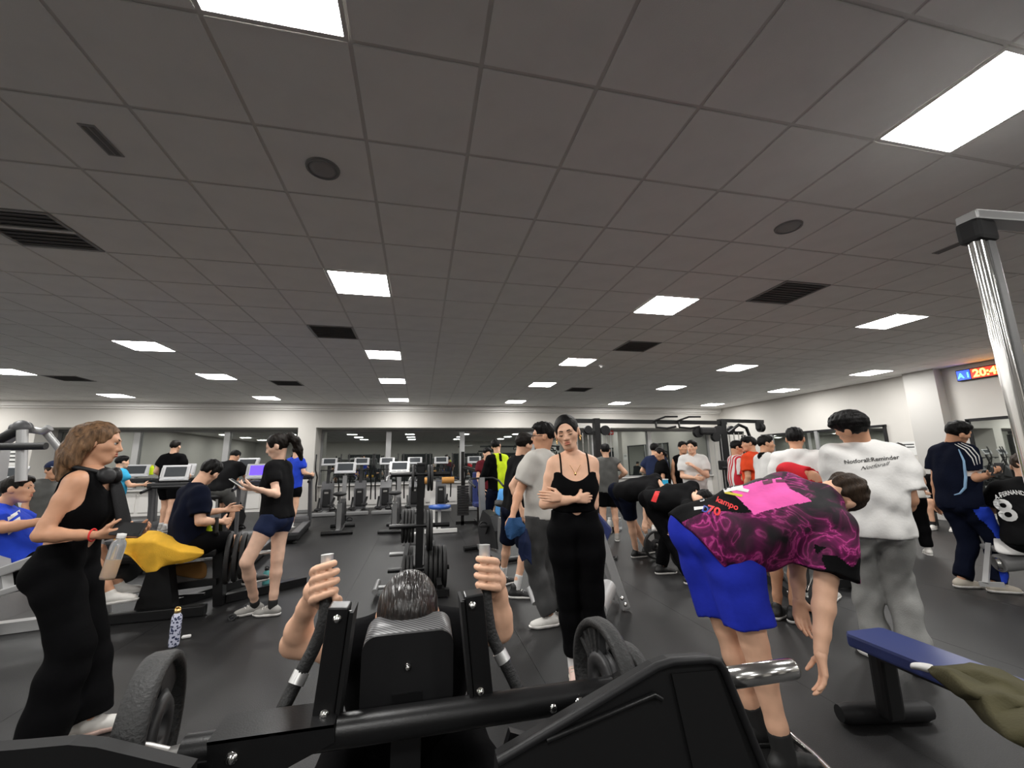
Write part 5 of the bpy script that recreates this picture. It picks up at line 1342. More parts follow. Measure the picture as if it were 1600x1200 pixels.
# ================================================================== PLATE TREE
tr = thing('plate_tree', 'black plate tree with pegs in the middle of the room', 'weight rack', (.02, 5.15, 0))
tx, ty = .02, 5.15
part('post', tr, 'black_paint', lambda b: (b.box((tx, ty, .69), (.085, .085, 1.37), bev=.006)))
part('cap', tr, 'black_plastic', lambda b: b.box((tx, ty, 1.39), (.10, .10, .03), bev=.008))
part('base', tr, 'black_paint', lambda b: (b.bar((tx - .22, 4.75, .05), (tx - .14, 6.0, .05), .07, .07), b.bar((tx + .24, 4.75, .05), (tx + .16, 6.0, .05), .07, .07), b.bar((tx - .3, 4.78, .05), (tx + .32, 4.78, .05), .07, .07), b.bar((tx - .2, 5.95, .05), (tx + .2, 5.95, .05), .07, .07)))
part('brace', tr, 'black_paint', lambda b: (b.bar((tx - .2, 4.8, .1), (tx - .12, 5.9, .5), .05, .05), b.bar((tx + .22, 4.8, .1), (tx + .14, 5.9, .5), .05, .05)))
part('rear_block', tr, 'mid_grey', lambda b: b.box((tx - .11, 5.85, .43), (.22, .2, .14), bev=.02))
part('sticker', tr, 'paper', lambda b: b.box((tx - .10, 5.83, .505), (.14, .10, .004)))
for z_ in (1.271, .690, .22):
    for sx in (-1, 1):
        part('peg', tr, 'black_metal', lambda b: b.tube([(tx, ty - .02, z_), (tx + sx * .34, ty - .02, z_)], .026, 14)); 
part('foot_bar', tr, 'steel_grey', lambda b: (b.tube([(tx - .22, 4.95, .10), (tx - .44, 4.95, .10)], .02, 12), b.tube([(tx - .44, 5.2, .10), (tx - .44, 4.80, .10)], .028, 12)))
part('side_peg', tr, 'steel_grey', lambda b: b.tube([(tx - .18, 5.7, .28), (tx - .36, 5.7, .28)], .026, 12))
def trp(dx, z, R, w, n, nm, y=ty - .02):
    ords = ['first', 'second', 'third', 'fourth', 'fifth', 'sixth']
    for k in range(n): plate((tx + dx + (1 if dx > 0 else -1) * k * (w + .006), y, z), R, w, label=f'{nm}, {ords[k]} out from the post', group='plates on the plate tree')
trp(.09, 1.23, .15, .03, 2, 'small black plate on the top right peg'); trp(-.09, 1.23, .15, .03, 1, 'small black plate on the top left peg')
trp(-.08, .665, .19, .032, 4, 'black plate on the middle left peg', 5.35); trp(.09, .63, .225, .032, 2, 'large thin plate on the middle right peg')
trp(-.08, .205, .165, .035, 3, 'black plate on the bottom left peg'); trp(.08, .235, .225, .045, 5, 'large black plate on the bottom right peg')
trp(-.09, .20, .17, .035, 2, 'half-hidden plate at the left rear of the tree', 5.62); trp(.09, .24, .19, .04, 3, 'half-hidden plate at the right rear of the tree', 5.62)

# ================================================================== CARDIO MACHINES
mat('screen', (.05, .055, .06), .2); mat('screen_lit', (.02, .02, .05), .2, emit=(.10, .05, .9), estr=2.2); mat('console_grey', (.5, .5, .51), .4); mat('led', (.3, .3, .3), .4, emit=(.8, .85, .9), estr=.25)
def console(t, c, w=.46, h=.28, lean=.45, scr='screen', body='console_grey'):
    """display facing -Y (towards the camera), leaning back"""
    R = Matrix.Rotation(-lean, 3, 'X'); c = Vector(c)
    p = part('console', t, body, lambda b: (b.box(c, (w, .045, h), R, bev=.018)))
    part('screen', p, scr, lambda b: b.box(c + R @ Vector((0, -.024, .015)), (w * .72, .006, h * .62), R))
    for k in range(3): part('button', p, 'led', lambda b: b.box(c + R @ Vector((-w * .25 + k * w * .25, -.026, -h * .38)), (w * .18, .006, h * .1), R))
    for s_ in (-1, 1): part('speaker_wing', p, 'silver_paint', lambda b: b.box(c + R @ Vector((s_ * w * .47, -.028, -.0)), (w * .05, .01, h * .6), R))
    return p
def elliptical():
    t = thing('cross_trainer', 'x', 'cross trainer', (0, 0, 0), 'cross trainers along the window')
    def body(b):
        P_ = [(-.16, 0, .12), (-.16, .55, .12), (-.16, .55, .55), (-.16, .42, .86), (-.16, .22, .92), (-.16, .05, .70)]
        b.prism(P_, (.32, 0, 0))
    part('shroud', t, 'grey_plastic', body)
    part('shroud_inset', t, 'black_plastic', lambda b: b.box((0, -.0, .45), (.2, .12, .5), bev=.03))
    part('badge', t, 'brushed', lambda b: b.box((0, -.065, .60), (.11, .008, .05), bev=.003))
    part('base', t, 'mid_grey', lambda b: (b.box((0, -.62, .06), (.62, .14, .10), bev=.03), b.box((0, -.1, .06), (.14, 1.1, .09), bev=.02), b.box((0, .55, .05), (.5, .12, .08), bev=.02)))
    part('mast', t, 'black_metal', lambda b: (b.bar((0, .20, .85), (0, .32, 1.36), .09, .06)))
    console(t, (0, .29, 1.48), .44, .24)
    for s_ in (-1, 1):
        part('pedal', t, 'black_plastic', lambda b: (b.box((s_ * .17, -.35, .22 + .05 * s_), (.16, .34, .05), bev=.02), b.bar((s_ * .17, -.5, .2 + .05 * s_), (s_ * .2, .25, .42), .05, .05)))
        part('moving_arm', t, 'black_metal', lambda b: b.tube([(s_ * .30, .25, .35), (s_ * .31, .12, .80), (s_ * .28, .02, 1.05), (s_ * .33, -.06, 1.25), (s_ * .34, -.04, 1.45), (s_ * .34, .02, 1.70)], .02, 8))
    part('fixed_grip', t, 'black_plastic', lambda b: b.tube([(-.2, .18, 1.20), (-.2, .05, 1.24), (.2, .05, 1.24), (.2, .18, 1.20)], .016, 8))
    return t
e0 = elliptical()
eord = ['leftmost', 'second from the left', 'third from the left', 'fourth from the left', 'fifth from the left', 'last one']
for k, (xx, rz) in enumerate(((-2.62, .1), (-1.71, .05), (-.98, 0), (-.14, 0), (.66, -.05), (1.70, -.1))):
    lb = f'grey and black cross trainer by the window, {eord[k]} of the row'
    if k == 0: e0.location = (xx, 13.3, 0); e0.rotation_euler = (0, 0, rz); e0['label'] = lb
    else: copy_tree(e0, (xx, 13.3, 0), rz, lb)
def treadmill():
    t = thing('treadmill', 'x', 'treadmill', (0, 0, 0), 'treadmills facing the window')
    part('deck', t, 'black_plastic', lambda b: (b.box((0, -.75, .12), (.80, 1.9, .12), bev=.03)))
    part('belt', t, 'rubber', lambda b: b.box((0, -.78, .185), (.52, 1.78, .012)))
    for s_ in (-1, 1):
        part('side_rail', t, 'grey_plastic', lambda b: b.box((s_ * .335, -.75, .19), (.13, 1.8, .02), bev=.006))
        part('upright', t, 'grey_plastic', lambda b: b.bar((s_ * .38, .12, .12), (s_ * .36, -.12, 1.18), .06, .13))
        part('handrail', t, 'black_plastic', lambda b: b.tube([(s_ * .36, .0, 1.12), (s_ * .37, -.3, 1.08), (s_ * .37, -.52, 1.05)], .026, 8))
    for s_ in (-1, 1):
        for y_ in (-1.6, .1): part('foot', t, 'rubber', lambda b: b.lathe((s_ * .33, y_, 0), (0, 0, 1), [(.001, 0), (.04, 0), (.045, .02), (.03, .065), (.001, .065)], 12))
    part('motor_cover', t, 'grey_plastic', lambda b: b.box((0, .12, .22), (.76, .42, .20), bev=.06))
    part('crossbar', t, 'black_plastic', lambda b: (b.box((0, -.10, 1.14), (.84, .26, .09), bev=.03), b.tube([(-.3, -.28, 1.12), (.3, -.28, 1.12)], .02, 8)))
    console(t, (0, -.02, 1.34), .54, .28, .4)
    return t
t0 = treadmill()
for k, (px_, py_, Y_, lb) in enumerate(((283, 730, 10.3, 'treadmill under the man in the black tee'), (212, 728, 10.6, 'treadmill half hidden behind the woman with headphones'), (407, 729, 8.0, 'treadmill with purple-lit screen left of the girl on her phone'), (459, 735, 10.2, 'treadmill end right behind the ponytail girl'), (20, 722, 10.4, 'treadmill at the left edge behind the silver machine'), (276, 734, 8.1, 'nearest treadmill, just left of the head of the seated man'))):
    p = at(px_, py_, Y_); 
    o = t0 if k == 0 else copy_tree(t0)
    o.location = (p.x, Y_, 0); o.rotation_euler = (0, 0, .12); o['label'] = lb
    if k in (2, 5): o.scale = (.74, .8, .975)
    if k == 2:
        for ch in o.children_recursive:
            if ch.name.startswith('screen'): ch.data = ch.data.copy(); ch.data.materials[0] = MATS['screen_lit']
# upright bike
def bike():
    t = thing('exercise_bike', 'x', 'exercise bike', (0, 0, 0), 'upright exercise bikes')
    part('rear_foot', t, 'black_metal', lambda b: b.tube([(-.30, -.42, .045), (.30, -.42, .045)], .04, 12))
    part('front_foot', t, 'black_metal', lambda b: b.tube([(-.26, .62, .045), (.26, .62, .045)], .04, 12))
    part('shroud', t, 'black_plastic', lambda b: b.prism([(-.07, -.22, .16), (-.07, .42, .14), (-.07, .52, .38), (-.07, .30, .66), (-.07, .02, .60), (-.07, -.16, .40)], (.14, 0, 0)))
    part('frame', t, 'steel_grey', lambda b: (b.bar((0, -.42, .06), (0, .62, .06), .08, .07), b.bar((0, -.20, .10), (0, -.26, .60), .09, .07), b.bar((0, .44, .1), (0, .52, 1.15), .09, .07)))
    part('seat_post', t, 'chrome', lambda b: b.bar((0, -.26, .55), (0, -.28, .76), .045, .05))
    part('saddle', t, 'rubber', lambda b: (b.ball((0, -.32, .80), .13, 14, (1.05, 1.0, .38)), b.ball((0, -.16, .81), .07, 12, (.8, 1.6, .5))))
    part('handlebar', t, 'black_plastic', lambda b: (b.tube([(-.24, .18, 1.02), (-.26, .40, 1.10), (-.2, .50, 1.14), (.2, .50, 1.14), (.26, .40, 1.10), (.24, .18, 1.02)], .017, 8)))
    console(t, (0, .50, 1.32), .46, .28, .5)
    for s_ in (-1, 1): part('pedal', t, 'black_plastic', lambda b: (b.bar((s_ * .09, .14, .33), (s_ * .09, .14 + s_ * .1, .33 - s_ * .13), .02, .03), b.box((s_ * .17, .14 + s_ * .1, .33 - s_ * .13), (.12, .10, .04), bev=.01), b.tube(arc((s_ * .17, .14 + s_ * .1, .33 - s_ * .13), .06, 0, math.pi, (1, 0, 0), (0, 0, 1), 6), .012, 6)))
    return t
b0 = bike(); b0['label'] = 'upright exercise bike with large console standing alone in front of the cross trainers'; b0.location = (-1.62, 9.75, 0); b0.rotation_euler = (0, 0, .06)
b1 = copy_tree(b0, (-.47, 9.55, 0), -.05, 'upright exercise bike seen just left of the plate tree')
for ch in b1.children_recursive:
    if ch.name.startswith('console'): ch.data = ch.data.copy(); ch.data.materials[0] = MATS['white_plastic']; 
    if ch.name.startswith('handlebar'): ch.data = ch.data.copy(); ch.data.materials[0] = MATS['silver_paint']
bm_ = BIKE_AT; copy_tree(b0, (bm_[0], bm_[1], 0), -.2, 'exercise bike under the man in grey shorts').scale = (1, 1, 1.08)
b3 = copy_tree(b0, (1.13, 6.45, 0), .25, 'black spin bike with a pale blue towel behind the boy')
for ch in list(b3.children):
    if ch.name.startswith('console'):
        for c2 in list(ch.children): bpy.data.objects.remove(c2)
        bpy.data.objects.remove(ch)
# leg machine with blue seat and amber rollers right of the tree
lg = thing('leg_curl_machine', 'leg machine with blue seat and amber rollers behind the plate tree', 'gym machine', (.65, 9.6, 0))
mat('blue_vinyl', (.035, .11, .42), .35); mat('navy_vinyl', (.03, .045, .16), .38, bump=.1, bscale=300); mat('amber_foam', (.55, .26, .06), .6)
sc_ = at(687, 791, 9.0)
part('seat', lg, 'blue_vinyl', lambda b: (b.lathe((sc_.x, 9.0, .47), (0, 0, 1), [(.001, 0), (.2, 0), (.23, .03), (.22, .07), (.001, .085)], 20)))
part('seat_post', lg, 'white_plastic', lambda b: (b.bar((sc_.x, 9.05, .05), (sc_.x, 9.05, .48), .06, .06), b.bar((sc_.x - .3, 8.9, .05), (sc_.x + .35, 8.9, .05), .08, .07)))
part('frame', lg, 'white_plastic', lambda b: (b.bar((sc_.x - .1, 10.4, 0), (sc_.x - .1, 10.4, 1.0), .12, .1), b.bar((sc_.x - .1, 9.0, .05), (sc_.x - .1, 10.4, .05), .08, .08)))
for dx in (-.28, .22): part('roller', lg, 'amber_foam', lambda b: b.tube([(sc_.x + dx - .13, 10.0, 1.0), (sc_.x + dx + .15, 10.0, 1.0)], .075, 14))
part('roller_bar', lg, 'chrome', lambda b: b.tube([(sc_.x - .5, 10.0, 1.0), (sc_.x + .45, 10.0, 1.0)], .02, 10))
# recumbent seat in navy far right of window row
rb = thing('shoulder_machine', 'black weight machine with navy seat beside the person in maroon', 'gym machine', (1.2, 9.6, 0))
q = at(752, 780, 9.3)
part('seat', rb, 'navy_vinyl', lambda b: (b.box((q.x, 9.3, .50), (.36, .40, .09), bev=.03), b.box((q.x, 9.56, .85), (.32, .09, .66), bev=.03)))
part('frame', rb, 'black_metal', lambda b: (b.bar((q.x, 9.65, 0), (q.x, 9.65, 1.25), .09, .09), b.bar((q.x, 9.1, .05), (q.x, 10.2, .05), .09, .07), b.bar((q.x - .35, 9.9, .0), (q.x - .35, 9.9, 1.65), .07, .07), b.bar((q.x - .35, 9.9, 1.3), (q.x, 9.65, 1.2), .06, .06), b.bar((q.x - .5, 9.9, .05), (q.x + .3, 9.9, .05), .07, .07)))
part('weight_stack', rb, 'iron_plate', lambda b: [b.box((q.x - .35, 9.80, .25 + k * .055), (.26, .12, .045)) for k in range(12)])

# ================================================================== PLATE-LOADED MACHINE UNDER THE SEATED MAN
pm = thing('seated_press_machine', 'black plate-loaded bench machine under the seated man and yellow towel', 'gym machine', (-2.4, 4.9, 0))
fz = lambda x, y, z=0.: atz(x, y, z)
def pmf(b):
    b.bar(Vector((-3.1, 4.80, .05)), Vector((-1.98, 4.86, .05)), .09, .09, bev=.008)
    b.bar(Vector((-2.55, 4.88, .05)), Vector((-1.95, 6.0, .05)), .08, .08); b.bar(Vector((-1.95, 5.2, .05)), Vector((-1.3, 5.7, .05)), .08, .08)
part('base_frame', pm, 'black_metal', pmf)
part('column', pm, 'black_paint', lambda b: b.prism([at(232, 885, 4.9), at(263, 885, 4.9), at(270, 952, 4.9), at(208, 956, 4.9)], (0, .12, 0)))
part('seat_pad', pm, 'black_plastic', lambda b: b.bar(at(178, 862, 4.95) + Vector((0, 0, -.05)), at(330, 855, 4.95) + Vector((0, .2, -.06)), .36, .09, bev=.03))
part('perforated_guard', pm, 'silver_paint', lambda b: b.prism([at(255, 885, 5.15), at(345, 872, 5.15), at(335, 912, 5.15), at(262, 917, 5.15)], (0, .02, 0)))
part('crossbeam', pm, 'black_metal', lambda b: (b.bar(at(262, 918, 5.1), at(340, 908, 5.1), .06, .06), b.bar(at(262, 932, 5.1), at(320, 928, 5.1), .03, .02)))
part('upright', pm, 'black_metal', lambda b: (b.bar(at(343, 945, 5.15), at(343, 818, 5.15), .09, .09), b.bar(at(318, 866, 5.12), at(345, 852, 5.15), .06, .06)))
part('roller', pm, 'black_plastic', lambda b: b.tube([at(180, 880, 4.9), at(200, 890, 5.1)], .13, 20))
part('handle', pm, 'rubber', lambda b: (b.tube([at(338, 832, 4.95), at(339, 808, 4.95)], .018, 10), b.tube([at(339, 830, 4.95), at(343, 850, 5.15)], .016, 8)))
part('gas_strut', pm, 'led' if False else 'cloth_hivis', lambda b: b.tube([at(323, 822, 5.0), at(330, 845, 5.02)], .035, 10))
part('weight_horn', pm, 'brushed', lambda b: b.tube([at(343, 872, 5.15), at(430, 862, 5.25)], .024, 12))
for k, (px_, py_) in enumerate(((358, 871), (370, 870), (380, 868), (389, 866))):
    p = at(px_, py_, 5.15); plate((p.x, p.y, p.z), (.255, .24, .225, .21)[k], .045, rz=.25, label=['big black plate nearest the seated man on the bench machine', 'second black plate out on the bench machine', 'third black plate out on the bench machine', 'outermost black plate on the bench machine'][k], group='plates on the bench machine')

# ================================================================== SILVER MACHINE AT THE LEFT EDGE
sm = thing('silver_press_machine', 'silver and black machine at the left edge over the reclining man', 'gym machine', (-3.6, 4.7, 0))
part('swing_arm', sm, 'silver_paint', lambda b: (b.tube([at(35, 672, 4.35), at(33, 752, 4.35)], .036, 14)))
part('pivot', sm, 'grey_plastic', lambda b: (b.ball(at(33, 668, 4.38), .062, 14), b.tube([at(20, 670, 4.4), at(46, 668, 4.4)], .045, 12)))
part('top_link', sm, 'silver_paint', lambda b: b.tube([at(40, 670, 4.45), at(68, 674, 4.45), at(78, 668, 4.45)], .032, 12))
part('diagonal_tube', sm, 'silver_paint', lambda b: b.tube([at(72, 676, 4.5), at(112, 724, 4.6), Vector((-2.9, 4.9, .6)), Vector((-2.85, 5.0, .04))], .028, 12))
part('handle', sm, 'rubber', lambda b: (b.tube([at(-15, 694, 4.35), at(28, 672, 4.36)], .038, 12), b.tube([at(-10, 698, 4.3), at(72, 697, 4.3)], .030, 12)))
part('lower_frame', sm, 'silver_paint', lambda b: (b.bar(at(-30, 905, 4.3), at(58, 873, 4.3), .07, .07, bev=.01), b.bar(at(-30, 936, 4.2), at(34, 916, 4.2), .05, .05, bev=.01), b.bar(at(5, 868, 4.4), at(12, 925, 4.25), .06, .05)))
part('seat_back', sm, 'black_plastic', lambda b: (b.bar(at(-14, 765, 4.75), at(6, 850, 4.62), .34, .08, up=(.3, 1, 0), bev=.03), b.box((at(20, 848, 4.6).x, 4.62, .46), (.5, .38, .09), .35, bev=.03)))
part('post', sm, 'silver_paint', lambda b: (b.bar(Vector((at(-10, 800, 4.9).x, 4.95, 0)), Vector((at(-10, 700, 4.9).x, 4.95, 1.7)), .1, .1), b.bar(Vector((-4.0, 4.7, .05)), Vector((-2.9, 4.95, .05)), .1, .09), b.bar(Vector((-3.55, 4.7, .05)), Vector((-3.55, 4.62, .45)), .08, .08), b.bar(Vector((at(-10, 700, 4.9).x, 4.95, 1.65)), at(33, 668, 4.42), .08, .08)))

# ================================================================== CABLE RIG
rig = thing('cable_rig', 'tall black cable crossover rig with pull-up bars at the back right', 'gym machine', (5.0, 8.2, 0))
RY = 8.0; xl, xr = 3.55, 6.54; zt_ = 2.2
def tower(x, s_):
    part('tower', rig, 'black_metal', lambda b: (b.bar((x, RY, 0), (x, RY, zt_ + .05), .12, .14), b.bar((x - .28, RY, .05), (x + .28, RY, .05), .1, .1), b.bar((x + s_ * .62, RY + .1, 0), (x + s_ * .62, RY + .1, 1.9), .07, .07), b.bar((x, RY, 1.95), (x + s_ * .6, RY + .1, 1.95), .07, .07)))
    part('weight_stack', rig, 'iron_plate', lambda b: [b.box((x + s_ * .3, RY + .05, .18 + k * .045), (.3, .14, .038)) for k in range(16)])
    part('guide_rods', rig, 'chrome', lambda b: [b.tube([(x + s_ * (.18 + k * .12), RY + .02, .9), (x + s_ * (.18 + k * .12), RY + .02, 1.95)], .012, 8) for k in range(4)])
    part('cables', rig, 'silver_paint', lambda b: [b.tube([(x - s_ * (.1 + k * .09), RY - .05, .5), (x - s_ * (.1 + k * .09), RY - .05, 2.05)], .006, 6) for k in range(3)])
    part('pulley', rig, 'black_plastic', lambda b: (b.tube([(x - s_ * .16, RY - .1, 2.0), (x - s_ * .16, RY - .04, 2.0)], .10, 16), b.tube([(x + s_ * .2, RY - .06, 2.02), (x + s_ * .2, RY, 2.02)], .08, 16)))
    part('carriage', rig, 'black_plastic', lambda b: (b.box((x - s_ * .15, RY - .1, 1.25), (.14, .16, .2), bev=.02), b.tube([(x - s_ * .15, RY - .2, 1.2), (x - s_ * .35, RY - .3, 1.2)], .016, 8)))
tower(xl, -1); tower(xr, 1)
part('top_beam', rig, 'black_metal', lambda b: (b.bar((xl - .5, RY, zt_), (xr + .1, RY, zt_ - .03), .10, .08), b.bar((xr, RY, zt_ + .02), (xr + .9, RY - .2, zt_ - .02), .08, .07)))
part('arch_frame', rig, 'black_metal', lambda b: b.tube([(xr + .1, RY - .05, 1.95), (xr + .35, RY - .1, 2.12), (xr + .52, RY - .12, 2.05), (xr + .60, RY - .12, 1.8), (xr + .66, RY - .12, 0)], .035, 10))
for x_ in (4.9, 5.45): part('pull_up_grip', rig, 'rubber', lambda b: (b.tube([(x_, RY - .02, 2.2), (x_ - .05, RY - .12, 2.06), (x_ + .05, RY - .35, 2.02), (x_ + .2, RY - .45, 2.05)], .022, 8), b.tube([(x_ - .1, RY, 2.18), (x_ + .1, RY - .25, 2.27), (x_ + .35, RY - .3, 2.27)], .02, 8)))
part('yellow_decal', rig, 'cloth_hivis', lambda b: b.box((xr - .25, RY - .11, .35), (.1, .01, .5)))
part('end_pulley', rig, 'black_plastic', lambda b: (b.tube([(xr + .78, RY - .2, 2.05), (xr + .86, RY - .2, 2.05)], .1, 16), b.box((xr + .8, RY - .2, 2.1), (.16, .1, .2), bev=.03)))
part('middle_pulley', rig, 'black_plastic', lambda b: (b.box((xr - .5, RY - .1, 1.98), (.45, .18, .16), .2, bev=.04), b.tube([(xr - .72, RY - .18, 1.95), (xr - .72, RY - .1, 1.95)], .11, 16), b.tube([(xr - .3, RY - .18, 1.85), (xr - .3, RY - .1, 1.85)], .1, 16)))

# ================================================================== GREY BENCH FRAME BEHIND THE ARMS-CROSSED WOMAN
gf = thing('angled_bench_frame', 'grey steel bench frame with round feet behind the arms-crossed woman', 'bench', (1.6, 3.9, 0))
part('leg', gf, 'silver_paint', lambda b: b.bar(atz(978, 951, .02), at(925, 800, 3.85), .085, .05, up=(0, 1, .3), bev=.012))
part('strut', gf, 'mid_grey', lambda b: b.bar(at(962, 935, 4.15), at(930, 850, 4.1), .06, .06))
part('foot_roller', gf, 'silver_paint', lambda b: b.tube([at(950, 918, 3.75), at(932, 953, 3.45)], [.075, .085], 18))
part('foot_roller', gf, 'silver_paint', lambda b: (b.tube([at(829, 918, 4.0), at(838, 942, 3.9)], .04, 14)))
part('floor_tube', gf, 'silver_paint', lambda b: b.tube([at(838, 940, 4.0), at(950, 925, 3.95)], .032, 12))
for q in ((972, 935), (977, 945)): bolt(gf, at(*q, 3.78), (-.2, -1, .3), r=.012)
part('seat', gf, 'navy_vinyl', lambda b: b.bar(at(905, 800, 3.85), at(944, 845, 4.0), .1, .28, bev=.03))

# ================================================================== SLED MACHINE BEHIND THE PINK JERSEY
sl = thing('leg_press_sled', 'dark leg press base with bolted rail behind the pink jersey man', 'gym machine', (3.8, 3.9, 0))
a_, b_ = atz(1200, 902, .05), atz(1268, 950, .05)
part('rail', sl, 'black_metal', lambda b: (b.bar(a_, b_, .07, .09), b.bar(a_ + Vector((.9, .1, 0)), b_ + Vector((.9, .1, 0)), .07, .09), b.bar(a_, a_ + Vector((.9, .1, 0)), .07, .09)))
d_ = (b_ - a_).normalized()
for k in range(5): bolt(sl, a_ + d_ * (.2 + .2 * k) + Vector((-.035, -.01, .02)), (-1, -.3, .2), r=.012)
part('foot_plate', sl, 'steel_grey', lambda b: b.prism([at(1212, 880, 4.1), at(1300, 845, 4.1), at(1335, 905, 4.1), at(1240, 925, 4.1)], (.05, .12, .03)))
part('guide_rods', sl, 'chrome', lambda b: [b.tube([at(1236 + k * 12, 928 - k * 2, 3.7), at(1246 + k * 12, 905 - k * 3, 4.0)], .014, 8) for k in range(4)])
part('stand', sl, 'black_metal', lambda b: (b.bar(at(1320, 925, 4.0), at(1330, 880, 4.1), .1, .1), b.bar(at(1285, 915, 4.0), at(1340, 908, 3.8), .06, .08)))

# ================================================================== BLUE BENCH, RIGHT FOREGROUND
bn = thing('flat_bench', 'blue padded flat bench with an olive jacket on it, lower right', 'bench', (2.49, 2.0, 0))
c1, c2, c3, c4 = atz(1323, 990, .46), atz(1381, 981, .46), atz(1519, 1034, .46), atz(1422, 1034, .46)
dirb = Vector((.02, -1, 0)).normalized(); 
def padb(b):
    P_ = [c1, c1 + Vector((.03, .03, 0)), c2 + Vector((-.02, .015, 0)), c2, Vector((c3.x, .75, .46)), Vector((c4.x + .03, .75, .46))]
    for k, (dz, ins) in enumerate(((-.055, .006), (-.045, 0), (-.01, 0), (0, .012))):
        pass
    n = len(P_); cen = sum(P_, Vector()) / n; sec = []
    for dz, f_ in ((-.06, .97), (-.05, 1.0), (-.012, 1.0), (0, .97)):
        sec += [Vector((cen.x + (p.x - cen.x) * f_, cen.y + (p.y - cen.y) * (1 - (1 - f_) * .3), .46 + dz)) for p in P_]
    fs = []
    for k in range(3):
        for i in range(n): fs.append((k * n + i, k * n + (i + 1) % n, (k + 1) * n + (i + 1) % n, (k + 1) * n + i))
    fs += [tuple(range(n))[::-1], tuple(range(3 * n, 4 * n))]; b.add(sec, fs, False)
part('pad', bn, 'navy_vinyl', padb, 'blue vinyl pad')
lx, ly = 2.44, 1.97
part('leg', bn, 'black_metal', lambda b: b.box((lx, ly, .23), (.115, .07, .36), bev=.02))
part('foot', bn, 'black_plastic', lambda b: b.tube([(2.22, 2.07, .05), (2.26, 2.06, .05), (2.66, 1.985, .05), (2.70, 1.98, .05)], [.04, .05, .05, .042], 14))
part('spine', bn, 'black_metal', lambda b: (b.bar((2.42, 2.0, .37), (2.42, .85, .37), .07, .06), b.box((2.42, 1.0, .2), (.1, .08, .34)), b.tube([(2.1, 1.0, .05), (2.75, 1.0, .05)], .045, 12)))

# ================================================================== STEEL RACK, UPPER RIGHT
sr = thing('steel_rack', 'tall chrome rack post with black corner joint at upper right', 'gym machine', (2.6, 1.3, 0))
pt_ = at(1524, 372, 1.3); rx = pt_.x
part('post', sr, 'chrome', lambda b: (b.tube([(rx, 1.3, .0), (rx, 1.3, pt_.z + .02)], .030, 20), ))
part('side_channel', sr, 'steel_grey', lambda b: b.box((rx + .05, 1.3, pt_.z / 2), (.05, .06, pt_.z), bev=.006))
part('corner_joint', sr, 'black_plastic', lambda b: b.box((rx + .02, 1.3, pt_.z + .03), (.13, .09, .11), bev=.02))
part('top_beam', sr, 'silver_paint', lambda b: b.bar((rx - .03, 1.3, pt_.z + .10), (rx + .9, 1.22, pt_.z + .10), .09, .05, bev=.008))
part('foot', sr, 'black_plastic', lambda b: b.box((rx + .03, 1.3, .02), (.25, .5, .04), bev=.01))
# ---- far right bench
fb = thing('incline_bench', 'grey bench with rolled pad beside the navy track trousers', 'bench', (6.3, 3.2, 0))
part('pad', fb, 'mid_grey', lambda b: (b.tube([at(1560, 880, 3.3), at(1640, 872, 3.15)], .085, 18), b.bar(at(1552, 858, 3.35), at(1680, 850, 3.1), .3, .06, bev=.02)))
part('pad_end', fb, 'chrome', lambda b: b.tube([at(1556, 880, 3.31), at(1562, 880, 3.29)], .06, 18))
part('frame', fb, 'silver_paint', lambda b: (b.bar(at(1540, 912, 3.3), at(1545, 850, 3.4), .04, .04), b.bar(at(1530, 912, 3.35), at(1570, 914, 3.2), .05, .04), b.box((7.2, 3.0, .2), (.1, .3, .4)), b.bar((6.2, 3.3, .3), (7.2, 3.0, .35), .07, .07)))

lb_ = thing('low_bench', 'low black bench under the seated person by the right wall', 'bench', (LOWB[0], LOWB[1], 0))
part('seat', lb_, 'black_plastic', lambda b: b.box((LOWB[0], LOWB[1], .33), (.34, .9, .07), .25, bev=.02))
for s_ in (-1, 1): part('leg', lb_, 'black_metal', lambda b: b.box((LOWB[0] + s_ * .09, LOWB[1] + s_ * .33, .15), (.28, .05, .30), .25, bev=.008))
bx_ = at(1036, 757, 6.1); cb = thing('step_box', 'small cyan box on a stand between the bending pair and the rig', 'box', (bx_.x, bx_.y, 0))
mat('cyan_plastic', (.03, .45, .75), .4); part('box', cb, 'cyan_plastic', lambda b: b.box(bx_ + Vector((0, 0, .02)), (.12, .12, .11), bev=.01)); part('lid', cb, 'white_plastic', lambda b: b.box(bx_ + Vector((0, 0, .08)), (.125, .125, .012))); part('stand', cb, 'black_metal', lambda b: (b.bar((bx_.x, bx_.y, 0), (bx_.x, bx_.y, bx_.z - .03), .06, .06), b.box((bx_.x, bx_.y, .02), (.3, .3, .04), bev=.01)))
# ================================================================== WORN AND HELD THINGS, LETTERING
mat('print_black', (.01, .01, .01), .7); mat('print_white', (.75, .75, .74), .7); mat('print_red', (.75, .03, .03), .7); mat('print_blue', (.03, .06, .35), .7); mat('print_yellow', (.6, .5, .04), .7); mat('print_grey', (.05, .05, .05), .5); mat('print_dark', (.12, .02, .06), .7)
o = PP['m9']; Yb = 2.36
print_text(o['shirt'], o['root'], 'Notforall:Reminder', at(1318, 725, Yb), at(1404, 717, Yb), .038, 'print_black', bold=.012)
print_text(o['shirt'], o['root'], 'Notforall', at(1344, 735, Yb), at(1392, 726, Yb), .034, 'print_black', shear=.7, name='signature')
o = PP['m8']; Yb = 2.0
print_text(o['shirt'], o['root'], 'kampo', at(1118, 783, Yb), at(1151, 797, Yb), .042, 'print_red', bold=.02)
print_text(o['shirt'], o['root'], '70', at(1104, 800, Yb), at(1124, 806, Yb), .055, 'print_red', bold=.03)
print_text(o['shirt'], o['root'], 'DI', at(1096, 798, Yb), at(1108, 803, Yb), .045, 'print_blue', bold=.03)
